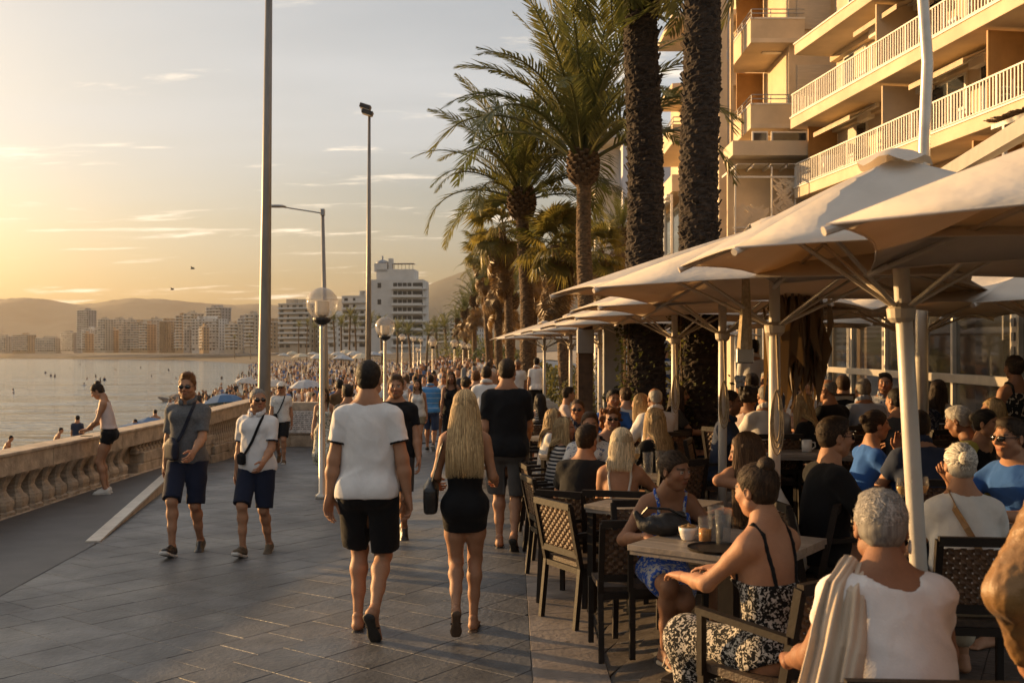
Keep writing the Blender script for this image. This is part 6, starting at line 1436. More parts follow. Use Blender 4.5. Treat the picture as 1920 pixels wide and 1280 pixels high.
        for i in (0, 1):
            hj, kn, an = g.hipj[i], g.knee[i], g.ank[i]
            if ln <= 1:
                e = hj+(kn-hj)*ln; P.append(cyl(hj-nrm(kn-hj)*.03, e, .090*b+lo, (.086-.018*ln)*b+lo*1.5, .03))
            else:
                e = kn+(an-kn)*min(.97, ln-1); P += [cap(hj, kn, .094*b+lo, .064*b+lo, .035), cap(kn, e, .064*b+lo, .05+lo*1.2, .03)]
        if ln <= 1 and ln > .5 and not seated: me_ = (g.hipj[0]+(g.knee[0]-g.hipj[0])*ln+g.hipj[1]+(g.knee[1]-g.hipj[1])*ln)/2; P.append(capf(Tp(0, 0, -.33), me_+A_(0, 0, -.12), .16, .20, A_(1, 0, 0), 11, .01, 's'))
        P.append(plane(g.Rp@A_(0, 0, 1), Tp(0, 0, a.get('waist', -.03)), .006))
        V = surf(P, h*.92, folds(seed, a.get('fold', .005), 30)); child(a.get('name', 'shorts' if ln <= 1 else 'trousers'), [V], mat)
    elif kind in ('dress', 'skirt'):
        lo = a.get('loose', .010); P = []
        top = a.get('top', .22)
        if kind == 'dress': P += torso_prims(g, lo, belly, True, .06)[:3]+torso_prims(g, lo, belly)[4:]
        else: P += [ell(Tp(0, -.005, .0), A_(.172*b+lo, .112*b+lo, .115+lo), g.Rp, .05)]+torso_prims(g, lo)[4:6]
        ln = a.get('len', .45); fl = a.get('flare', .0)
        ends = []
        for i in (0, 1):
            hj, kn, an = g.hipj[i], g.knee[i], g.ank[i]
            if ln <= 1: e = hj+(kn-hj)*ln; P.append(cap(hj, e, .084*b+lo, .074*b+lo+fl, .05)); ends.append((e, nrm(kn-hj)))
            else: e = kn+(an-kn)*(ln-1); P += [cap(hj, kn, .095*b+lo, .072*b+lo+fl*.5, .08), cap(kn, e, .072*b+lo+fl*.5, .055+lo+fl, .07)]; ends.append((e, nrm(an-kn)))
        em = (ends[0][0]+ends[1][0])/2; nm = nrm(ends[0][1]+ends[1][1])
        if not seated: P.append(capf(Tp(0, -.01, -.04), em, .140*b+lo, .124*b+lo+fl, A_(0, 1, 0), 1.35, .05))
        else: P.append(capf((g.hipj[0]+g.hipj[1])/2, em, .13*b, .12*b, nrm(np.cross(nm, A_(1, 0, 0))), 1.5, .05))
        P.append(plane(nm, em, .006))
        if kind == 'dress':
            P.append(plane(g.Rc@nrm(A_(0, -.12, 1)), Tc(0, 0, top), .006))
            if a.get('straps', True):
                for e in (-1, 1):
                    pts = [Tc(e*.085, .10, top-.03), Tc(e*.088, .075, top+.07), g.neck*.42+g.sh[(e+1)//2]*.58+A_(0, 0, .040), Tc(e*.082, -.10*b, top+.06), Tc(e*.072, -.112*b, top-.04)]
                    TPs = torso_prims(g, .003)+[cap(g.neck+(g.hb-g.neck)*.3, g.sh[i]*.75+g.neck*.25, .044, .042, .05) for i in (0, 1)]; pts = strap_proj(g, TPs, pts)
                    tm = a.get('strap_mat', mat); V = surf([capf(p, q, a.get('sw', .012), a.get('sw', .012), A_(0, 1, 0), 1.0, .006) for p, q in zip(pts, pts[1:])], max(.0075, h*.5)); child('strap', [V], tm)
        else: P.append(plane(g.Rp@A_(0, 0, 1), Tp(0, 0, .09), .006))
        V = surf(P, h*.92, folds(seed, a.get('fold', .003))); child(kind, [V], mat, a.get('label')); g.wearp += P
    elif kind in ('flipflop', 'sandal', 'sneaker'):
        for i in (0, 1):
            an, Rf = g.ank[i], g.Rf[i]; s = .93 if f else 1.0; T = lambda x, y, z: an+Rf@(A_(x, y, z)*s); e = (1, -1)[i]
            sole = [boxp(T(0, .055, -.099), A_(.020, .105, .0035)*s, Rf, .010*s, .01), ell(T(0, .12, -.099), A_(.046, .06, .012)*s, Rf, .02), ell(T(0, -.045, -.099), A_(.036, .04, .012)*s, Rf, .02)]
            if kind == 'sneaker':
                up = [ell(T(0, -.03, -.045), A_(.042, .055, .055)*s, Rf, .02), capf(T(0, -.03, -.062), T(0, .125, -.074), .043*s, .044*s, Rf@A_(0, 0, 1), 1.35, .02), ell(T(0, .135, -.075), A_(.041, .05, .028)*s, Rf, .02), cap(T(0, .01, -.02), T(0, .09, -.05), .035*s, .028*s, .02), plane(-Rf@A_(0, 0, 1), T(0, 0, -.092), .004), cap(an+A_(0, 0, .0), an+A_(0, 0, .06), .036*s, .034*s, .006, 's')]
                sh = child('shoe', [surf(up, max(.007, h*.55))], mat)
                sl = [boxp(T(0, .05, -.096), A_(.028, .125, .008)*s, Rf, .009*s, .01), ell(T(0, .13, -.094), A_(.047, .062, .016)*s, Rf, .02), ell(T(0, -.05, -.094), A_(.042, .042, .018)*s, Rf, .02)]
                child('sole', [surf(sl, max(.007, h*.55))], a.get('sole', M_white_sole))
                V = surf([cap(T(-.022, y, z), T(.022, y, z), .005*s, .005*s, .003) for y, z in ((.03, .004-.01), (.055, -.012), (.08, -.026))], .006); child('lace', [V], a.get('lace', mat))
            else:
                child('sole', [surf(sole, max(.0065, h*.5))], mat)
                st = [capf(T(x0, y0, -.088), T(x1, y1, z1), .0085*s, .0085*s, Rf@A_(0, 0, 1), 1.6, .006) for x0, y0, x1, y1, z1 in ((-.040, .055, 0, .115, -.045), (.040, .055, 0, .115, -.045), (0, .115, 0, .135, -.088))] if kind == 'flipflop' else \
                     [capf(T(-.041, y, -.088), T(-.02, y+.004, z), .010*s, .010*s, Rf@A_(0, 0, 1), 1.6, .006) for y, z in ((.06, -.034), (.11, -.048))]+[capf(T(-.02, y+.004, z), T(.02, y+.004, z), .010*s, .010*s, Rf@A_(0, 0, 1), 1.6, .006) for y, z in ((.06, -.034), (.11, -.048))]+[capf(T(.041, y, -.088), T(.02, y+.004, z), .010*s, .010*s, Rf@A_(0, 0, 1), 1.6, .006) for y, z in ((.06, -.034), (.11, -.048))]
                child('strap', [surf(st, .0065)], a.get('strap', mat))
    elif kind == 'sunglasses':
        T = lambda x, y, z: g.head+g.Rh@(A_(x, y, z)*g.hs)
        P = [ell(T(e*.033, .100, .002), A_(.027, .010, .019)*g.hs, g.Rh@rotz(-e*.22), .004) for e in (-1, 1)]+[cap(T(-.012, .107, .009), T(.012, .107, .009), .004, .004, .003)]+[cap(T(e*.058, .092, .009), T(e*.082, -.005, .012), .0042, .0042, .003) for e in (-1, 1)]
        child('sunglasses', [surf(P, .0058)], mat)
    elif kind == 'cap':
        T = lambda x, y, z: g.head+g.Rh@(A_(x, y, z)*g.hs)
        P = [ell(T(0, -.012, .05), A_(.092, .112, .085)*g.hs, g.Rh, .01), plane(-g.Rh@A_(0, 0, 1), T(0, 0, .045), .005), capf(T(-.035, .10, .048), T(.035, .10, .048), .062, .062, g.Rh@A_(0, 0, 1), 7, .01)]
        child('cap', [surf(P, .0075)], mat)
def surf_path(g, P, angs):
    """points on the clothing surface: list of (direction xyz, height offset) from the spine axis"""
    out = []
    for (dx, dy, z) in angs:
        base = g.waist+g.Rc@A_(0, 0, z); d = nrm(g.Rc@A_(dx, dy, 0)); ts = np.linspace(.34, 0, 120)
        D = feval(P, base+ts[:, None]*d); k = np.argmax(D < .006); out.append(base+d*ts[k] if (D < .006).any() else base+d*.12)
    return out
def to_world(g, p): return g.obj.matrix_basis @ Vector(p)
# ---------------- the people ----------------
PI = math.pi
WHITE = cloth('white', (.66, .64, .62)); WHITE2 = cloth('off_white', (.60, .57, .52)); BLACK = cloth('black', (.010, .010, .011)); CHAR = cloth('charcoal', (.055, .055, .057)); GREYM = cloth('grey_marl', (.105, .105, .108), var=.16, scale=60); NAVY = cloth('navy', (.014, .018, .035)); NAVYS = cloth('navy_shirt', (.03, .04, .07))
LBLUE = cloth('light_blue', (.36, .42, .52)); BLUE = cloth('blue', (.035, .12, .40)); ROYAL = cloth('royal', (.03, .10, .33)); YELL = cloth('yellow', (.42, .36, .08)); BEIGE = cloth('beige', (.44, .36, .26)); GREYS = cloth('grey_shorts', (.09, .085, .08)); PINKW = cloth('pale_pink', (.55, .44, .40)); KHAKI = cloth('khaki', (.20, .16, .10)); DENIM = cloth('denim', (.05, .08, .16)); BROWN = cloth('brown', (.12, .07, .035))
SATIN = cloth('satin', (.17, .085, .022), rough=.5, spec=.5, var=.25)
FLORAL = pattern_cloth('floral', (.55, .52, .44), (.10, .12, .08), 'noise', 22, thr=.56, c3=(.28, .16, .12)); SPOT = pattern_cloth('print_black', (.010, .010, .010), (.50, .46, .40), 'noise', 60, thr=.54); BLUEP = pattern_cloth('print_blue', (.03, .09, .38), (.42, .40, .36), 'noise', 30, thr=.53, c3=(.10, .20, .45))
STRIPE = pattern_cloth('stripe_navy', (.55, .50, .44), (.03, .03, .035), 'stripe', 26, thr=.5); BSTR = pattern_cloth('stripe_blue', (.07, .24, .52), (.30, .42, .55), 'stripe', 9, thr=.86); BSTR2 = pattern_cloth('stripe_bold', (.03, .06, .16), (.55, .55, .52), 'stripe', 7, thr=.55); PATT = pattern_cloth('print_navy', (.02, .03, .06), (.20, .20, .22), 'noise', 24, thr=.58); PATW = pattern_cloth('print_white', (.58, .56, .52), (.12, .14, .22), 'noise', 30, thr=.60); FLOBLK = pattern_cloth('floral_black', (.012, .012, .011), (.34, .28, .20), 'noise', 16, thr=.60)
def walkp(ph=1, st=.22, lift=.09, arms=None, **k):
    """ph=1: left foot ahead, right pushing off; -1: mirrored"""
    a = (-.085, st*.75, .095, .08, .12); b = (.085, -st*1.1, .095+lift, -.08, -.75)
    if ph < 0: a, b = (-.085, -st*1.1, .095+lift, .08, -.75), (.085, st*.75, .095, -.08, .12)
    d = dict(hip=(0, 0, .94), lf=a, rf=b, la=('ang', -.22*ph, .14, .22), ra=('ang', .22*ph, .14, .30), twist=.06*ph, kh=A_(0, 1, .1))
    d.update(k); return d
def stand(**k):
    d = dict(hip=(0, 0, .95), lf=(-.10, 0, .09, .15), rf=(.10, .02, .09, -.15)); d.update(k); return d
def sitp(lean=.10, curl=.10, la=None, ra=None, feet=((-.12, .40, .09), (.12, .43, .09)), **k):
    d = dict(hip=(0, -.02, .555), lean=lean, curl=curl, lf=feet[0], rf=feet[1], la=la or ('ik', (-.16, .40, .79)), ra=ra or ('ik', (.14, .40, .79)), lh=dict(d=(.3, 1, -.05), n=(0, 0, -1), side=(1, 0, 0), curl=.35), rh=dict(d=(-.3, 1, -.05), n=(0, 0, -1), side=(-1, 0, 0), curl=.35), kh=A_(0, .6, 1))
    d.update(k); return d
def walker(px, fy, hy, rz, pose, D=None, H=None, **k):
    if D is None: p = at_g(px, fy); H = H or (fy-hy)*p.y/F
    else: x = (px-CX)*D/F; p = Vector((x, D, float(gz(x, D))))
    return person(p, rz, H, pose, **k)
def sitter(px, hy, rz, pose, H=1.7, D=None, chair_label=None, label='', arms=True, sex='m', build=1.0, seat=True, **k):
    g = joints(pose, sex, build); sc = H/1.737; top = (g.head[2]+.122*g.hs)*sc; hl = rotz(rz)@(g.head*sc)
    if D is None:
        D = 8.
        for _ in range(20):
            x = (px-CX)*D/F; z = float(gz(x, D)); D = .5*D+.5*min(40, max(2.5, (CAMZ-z-top)*F/(hy-CY)))
    x = (px-CX)*D/F; bx, by = x-hl[0], D-hl[1]; gg = float(gz(bx, by))
    fig = person((bx, by, gg), rz, H, pose, sex=sex, build=build, label=label, **k)
    if seat: c = chair(bx+.03*math.sin(rz), by-.03*math.cos(rz), rz, chair_label or 'wicker chair under the '+' '.join(label.split()[:11]), arms)
    return fig
def bag_from(name, label, prims, mat, strap_pts=None, strap_r=.012, flat=3, h=.009, cat='bag', strap_mat=None, obj_of=None, noise=None):
    """a bag worn by a figure, placed in that figure's own space"""
    o = bpy.data.objects.new(name, npmesh(name, [surf(prims, h, noise)], mat)); COL.objects.link(o); tag(o, label, cat); g = obj_of
    o.location = g.obj.location; o.rotation_euler = g.obj.rotation_euler; o.scale = g.obj.scale
    if strap_pts is not None:
        s = MB(); n = len(strap_pts); pts = [Vector(p) for p in strap_pts]; vs = []; fs = []
        c0 = sum((np.array(p) for p in pts), np.zeros(3))/n
        for i, p in enumerate(pts):
            d = (pts[min(n-1, i+1)]-pts[max(0, i-1)]).normalized(); out = (p-Vector((g.waist[0], g.waist[1], p.z))).normalized(); sd = d.cross(out).normalized()
            vs += [p-sd*strap_r-out*.002, p+sd*strap_r-out*.002, p+sd*strap_r+out*.004, p-sd*strap_r+out*.004]
        for i in range(n-1):
            for j in range(4): fs.append((i*4+j, i*4+(j+1) % 4, i*4+4+(j+1) % 4, i*4+4+j))
        s.add(vs, fs).build('strap', strap_mat or mat, o)
    return o
# --- walkers ---
man = walker(690, 1184, 678, -.04, walkp(1, .16, .10, la=('ang', -.10, .20, .16), ra=('ang', -.12, .24, .14), lh=dict(curl=.55, n=(.6, -.5, 0)), rh=dict(curl=.6, n=(-.7, -.4, 0)), lf=(-.075, .05, .092, .12, 0), rf=(.085, -.24, .20, -.15, -.95)),
    build=1.04, skin='tan', hair=('crop', 'black'), h=.0098, seed=2, label='man walking away in white tee with dark cuffs and black shorts', wear=[('tshirt', WHITE, dict(trim=BLACK, loose=.020, hem=-.07, fold=.006)), ('shorts', BLACK, dict(len=.90, loose=.024)), ('flipflop', M_rubber)], brow=(.02, .015, .01))
wom = walker(872, 1185, 735, .03, walkp(-1, .14, .12, la=('ang', .05, .26, 1.15, .2), ra=('ang', .0, .22, 1.3, .2), lf=(-.06, -.22, .22, .05, -1.05), rf=(.06, .06, .092, -.1, 0), lh=dict(curl=.9), rh=dict(curl=.9), hip=(0, 0, .945)), sex='f', build=.96, skin='tan', hair=('long', 'ash'), h=.0098, seed=5,
    label='woman walking away with long blonde hair and short black dress', wear=[('dress', BLACK, dict(len=.40, top=.20, loose=.008, fold=.0025, sw=.028)), ('flipflop', pm('tan_sandal', (.10, .06, .035), .6, .15, 20, .2, 60))])
T = lambda x, y, z: wom.waist+wom.Rc@A_(x, y, z)
bag_from('leather_handbag', 'black leather shoulder bag at the blonde walking woman\'s left hip', [ell(T(-.245, -.02, -.10), A_(.05, .13, .12), rotx(.15), .03), boxp(T(-.245, -.02, -.13), A_(.025, .10, .07), rotx(.1), .025, .03)], M_leather, [T(-.235, -.09, -.02), T(-.20, -.08, .10), T(-.165, -.07, .24), T(-.115, -.03, .375), T(-.14, .05, .30), T(-.20, .06, .10), T(-.235, .05, -.02)], .014, obj_of=wom, cat='handbag', noise=folds(3, .003, 40))
walker(950, 1026, 674, -.05, walkp(1, .16, .09, ra=('ang', .35, .16, .75, .3), la=('ang', -.1, .15, .3), lf=(-.07, .03, .092, .1, 0), rf=(.08, -.2, .15, -.1, -.8)), build=1.08, skin='tan', hair=('crop', 'dark'), h=.012, seed=7, label='tall man walking away in black tee and grey shorts', wear=[('tshirt', BLACK, dict(loose=.026, hem=-.09, sleeve=.75)), ('shorts', GREYS, dict(len=.97, loose=.026)), ('flipflop', M_rubber)])
gp = walker(352, 1036, 703, PI+.05, walkp(-1, .20, .05, ra=('ang', -.12, .16, .22), la=('ang', .38, .04, .70, -1.2), lh=dict(curl=.5, n=(.9, 0, -.2)), lf=(-.085, -.14, .11, .1, -.35), rf=(.09, .22, .115, -.15, .32)), build=.98, skin='tan', hair=('quiff', 'red'), h=.0115, seed=9, stub=.6, label='man in grey polo and navy shorts walking toward us with sling bag',
    wear=[('polo', GREYM, dict(loose=.018, hem=-.06, sleeve=.78)), ('shorts', NAVY, dict(len=.98, loose=.02)), ('sneaker', M_leather), ('sunglasses', M_dark_lens)])
def cross(g, name, label, mat, sgn=1, bag=True, zb=-.02, size=1.0, r_=.016, back=True):
    """strap over one shoulder (sgn=+1: the figure's left) to the other hip, with a pouch"""
    fr = surf_path(g, g.wearp, [(-.55*sgn, .75, .31), (-.42*sgn, 1, .24), (-.22*sgn, 1, .17), (.02*sgn, 1, .09), (.3*sgn, 1, .02), (.65*sgn, .9, -.05), (1*sgn, .35, -.11)]); bk = surf_path(g, g.wearp, [(1*sgn, -.3, -.10), (.6*sgn, -1, -.03), (.15*sgn, -1, .08), (-.2*sgn, -1, .19), (-.5*sgn, -.8, .29)])
    top = g.neck*.45+g.sh[0 if sgn > 0 else 1]*.55+A_(0, 0, .055); up = lambda p: p+nrm((p-g.waist)*A_(1, 1, 0))*.008
    pts = [top]+[up(p) for p in fr]+([up(p) for p in bk]+[top] if back else [])
    c = up(fr[5]); d = nrm((c-g.waist)*A_(1, 1, 0)); Rm = np.stack([np.cross(d, A_(0, 0, 1)), d, A_(0, 0, 1)], 1); 
    P = [ell(c+d*.028+A_(0, 0, -.02), A_(.095, .034, .115)*size, Rm, .02), boxp(c+d*.028+A_(0, 0, -.04), A_(.06, .008, .06)*size, Rm, .024, .02)] if bag else [ell(pts[6]+d*.004, A_(.012, .006, .02), Rm, .005)]
    return bag_from(name, label, P, mat, pts, r_, obj_of=g, noise=folds(5, .0025, 45) if bag else None)
cross(gp, 'sling_bag', 'dark navy sling bag across the grey polo man\'s chest', cloth('sling', (.018, .020, .032), rough=.6), 1)
wp = walker(482, 1038, 729, PI-.05, walkp(-1, .18, .05, ra=('ang', -.05, .14, .2), la=('ang', .25, .06, .75, -1.0), lf=(-.09, -.12, .10, .1, -.3), rf=(.09, .2, .115, -.1, .3), hyaw=.55), build=1.0, skin='tan', hair=('thin', 'grey'), h=.0115, seed=12, label='older man in white polo with dark shoulder strap walking toward us',
    wear=[('polo', WHITE, dict(loose=.020, hem=-.07, sleeve=.72, trim=NAVY)), ('shorts', NAVY, dict(len=.97, loose=.02)), ('sneaker', pm('brown_suede', (.09, .065, .04), .8, .2, 20, .3, 60)), ('sunglasses', M_dark_lens)], belly=1.08)
cross(wp, 'shoulder_strap_bag', 'black strap bag worn by the white polo man', BLACK, 1, True, size=.55, r_=.014)
cm = walker(527, 868, 717, PI+.05, walkp(1, .2, .08), skin='tan', hair=('crop', 'dark'), h=.016, seed=14, label='man in white cap and printed white tee near the end wall', wear=[('tshirt', pattern_cloth('cap_tee', (.62, .60, .56), (.14, .13, .12), 'noise', 34, thr=.66), dict()), ('shorts', BLACK), ('sneaker', BROWN), ('sunglasses', M_dark_lens), ('cap', WHITE2)])
cross(cm, 'shoulder_bag', 'thin dark strap bag on the man in the white cap', BLACK, 1, True, size=.5, r_=.012)
gx, gy = -5.84, 14.6
girl = person((gx, gy, gb(gy)+.004), PI/2+.12, 1.6, stand(hip=(0, -.03, .95), lean=.06, curl=.14, hpitch=-.55, la=('ik', (-.12, .27, 1.0)), ra=('ik', (.10, .28, 1.0), (.7, -.6, -.3)), lh=dict(d=(.4, 1, 0), n=(0, 0, -1), side=(1, 0, 0), curl=.7), rh=dict(d=(-.5, 1, 0), n=(0, 0, -1), side=(-1, 0, 0), curl=.7)), sex='f', build=.93, skin='tan', hair=('bun', 'dark'), h=.0135, seed=16, label='young woman in pale top and black shorts leaning on the balustrade', wear=[('tank', PINKW, dict(hem=.06, loose=.008)), ('shorts', BLACK, dict(len=.32, loose=.008, waist=.07)), ('sneaker', WHITE2)])
o = empty('phone', (-6.12, 14.58, rail_z(14.6)+.05)); tag(o, 'dark phone held over the balustrade by the leaning young woman', 'phone'); MB().box((0, 0, 0), (.15, .075, .01)).build('body', M_dark, o, bevel=.003); MB().box((0, 0, .0062), (.14, .066, .002)).build('screen', M_pane, o)
walker(742, 0, 0, PI+.1, walkp(-1, .18, .05, la=('ang', .1, .2, .25)), D=10.6, H=1.75, build=1.05, skin='tan', hair=('short', 'brown'), h=.012, seed=18, stub=.3, label='man in black tee walking toward us behind the white tee man', wear=[('tshirt', BLACK, dict(loose=.022)), ('shorts', CHAR), ('sneaker', M_leather)])
walker(807, 845, 703, -.02, walkp(1, .16, .06), build=1.1, skin='tan', hair=('crop', 'dark'), h=.014, seed=20, label='man walking away in light blue striped polo and dark shorts', wear=[('polo', BSTR, dict(loose=.026, sleeve=.8)), ('shorts', DENIM, dict(len=.98)), ('sneaker', M_leather)])
EX = [ # px, D, H, rz, sex, hair, wear, label, pose
 (608, 17.5, 1.58, PI, 'f', ('mid', 'brown'), [('dress', FLORAL, dict(len=1.4, flare=.05, top=.2)), ('sandal', M_leather), ('sunglasses', M_dark_lens)], 'woman in a long patterned dress beside the nearest globe lamp post', walkp(1, .12, .05)),
 (637, 21, 1.72, .5, 'm', ('short', 'black'), [('tshirt', BROWN), ('shorts', CHAR)], 'man in brown tee by the end wall left of the white tee man', stand()),
 (652, 14.5, 1.66, .5, 'm', ('short', 'dark'), [('tshirt', GREYM), ('shorts', NAVY), ('sneaker', M_leather)], 'grey shirted walker half hidden behind the white tee man', walkp(1)),
 (757, 26, 1.68, PI, 'f', ('bun', 'brown'), [('tank', WHITE), ('skirt', WHITE2, dict(len=.6, flare=.05)), ('sandal', M_leather)], 'woman in white tank and skirt by the far sea wall', walkp(-1, .14)),
 (783, 22, 1.66, PI-.1, 'f', ('mid', 'dark'), [('tank', WHITE2), ('shorts', KHAKI, dict(len=.5)), ('sandal', M_leather)], 'woman in loose pale top and shorts left of the blue striped man', walkp(1, .16)),
 (846, 20, 1.70, PI, 'f', ('mid', 'brown'), [('tank', BLACK, dict(neck=.12)), ('trousers', BLACK, dict(len=1.8))], 'woman in open black top facing us right of the blue striped man', walkp(1, .14)),
 (873, 16, 1.62, .1, 'f', ('knot', 'black'), [('tshirt', CHAR), ('shorts', NAVY)], 'dark haired walker just ahead of the blonde woman', walkp(-1)),
 (892, 17.5, 1.68, .1, 'm', ('short', 'red'), [('tshirt', NAVY), ('shorts', GREYS)], 'brown haired walker in navy ahead of the blonde woman', walkp(1)),
 (912, 15.5, 1.76, 0, 'm', ('crop', 'dark'), [('shirt', WHITE, dict(loose=.03)), ('shorts', KHAKI), ('sneaker', M_leather)], 'man walking away in loose white shirt left of the black tee man', walkp(-1)),
 (971, 27, 1.78, PI-.2, 'm', ('short', 'grey'), [('tshirt', WHITE, dict(loose=.03)), ('shorts', WHITE2)], 'man in white with lanyard standing right of the black tee man', stand()),
 (1006, 29, 1.82, -.3, 'm', ('short', 'black'), [('shirt', WHITE), ('trousers', BLACK, dict(len=1.9))], 'waiter in white shirt walking away under the far umbrellas', walkp(1)),
 (1413, 15, 1.78, -.2, 'm', ('short', 'black'), [('shirt', WHITE), ('trousers', BLACK, dict(len=1.9))], 'waiter in white shirt seen between the umbrella poles', walkp(-1)),
 (1247, 16.5, 1.78, .05, 'm', ('short', 'grey'), [('tshirt', BSTR2, dict(loose=.03)), ('shorts', NAVY)], 'man standing away in bold blue striped shirt between the trunks', stand()),
 (1904, 9.2, 1.64, .15, 'f', ('knot', 'dark'), [('dress', FLOBLK, dict(len=1.2, flare=.06, top=.3)), ('sandal', M_leather)], 'woman in black floral dress standing at the right edge', stand(la=('ang', .2, .2, .8)))]
for i, (px, D, H, rz, sx, hr, wr, lab, ps) in enumerate(EX): walker(px, 0, 0, rz, ps, D=D, H=H, sex=sx, hair=hr, wear=wr, label=lab, h=.017, seed=30+i, skin=('tan', 'brown', 'tan', 'fair')[i % 4])

# --- seated ---
SEAT_F = dict(seated=True)
k_ = sitter(1266, 856, PI+.12, sitp(.34, .16, hyaw=.55, hpitch=-.05, la=('ik', (-.22, .42, .80)), ra=('ik', (.20, .40, .80)), feet=((-.05, .10, .10, .0, -.1), (.06, .30, .09, .2))), H=1.66, D=6.0, sex='f', build=1.05, skin='brown', hair=('knot', 'dark'), h=.011, seed=51, label='woman in blue patterned dress leaning over the foreground table', wear=[('dress', BLUEP, dict(len=.80, seated=True, top=.265, sw=.010)), ('sandal', pm('beige_sandal', (.35, .28, .2), .6, .1, 20, .1, 60))])
l_ = sitter(1418, 882, .62, sitp(.06, .06, hyaw=.05, hpitch=-.12, la=('ik', (-.12, .42, .80)), ra=('ik', (.16, .44, .80)), feet=((-.10, .34, .09, .2), (.14, .10, .10, -.1))), H=1.66, D=4.35, sex='f', build=1.06, skin='tan', hair=('bun', 'dark'), h=.0105, seed=52, label='woman with hair bun and black printed dress seen from behind', wear=[('dress', SPOT, dict(len=1.45, seated=True, top=.13, flare=.02, sw=.009, strap_mat=BLACK)), ('sandal', pm('silver_sandal', (.5, .48, .45), .4, .1, 20, .1, 60))])
m_ = sitter(1398, 812, 1.15, sitp(.22, .18, hpitch=-.25, la=('ik', (-.02, .20, 1.14), (-.6, .3, -.8)), ra=('ik', (.1, .38, .79)), lh=dict(d=(.2, -.2, 1), n=(.3, -.9, 0), side=(0, 0, 1), curl=.7)), H=1.68, D=6.3, sex='f', build=.98, skin='tan', hair=('long', 'brown'), h=.012, seed=53, label='long haired woman in cream top resting her head on her hand', wear=[('tank', WHITE2, SEAT_F), ('skirt', BEIGE, dict(len=.9, seated=True))])
h_ = sitter(1166, 797, -.25, sitp(.05, .06, la=('ang', .35, .18, .6), ra=('ik', (.30, .40, .79))), H=1.66, D=7.7, sex='f', build=1.0, skin='tan', hair=('bob', 'pale'), h=.012, seed=54, label='woman with pale blonde bob and floral top seen from behind', wear=[('dress', FLORAL, dict(len=.8, seated=True, top=.10, sw=.010, strap_mat=WHITE2))])
g_ = sitter(1100, 793, -.45, sitp(.14, .12), H=1.74, D=8.1, build=1.1, skin='tan', hair=('short', 'dark'), h=.013, seed=55, label='man in black tee seated with his back to us beside the pale blonde', wear=[('tshirt', BLACK, dict(loose=.022)), ('shorts', CHAR, SEAT_F)])
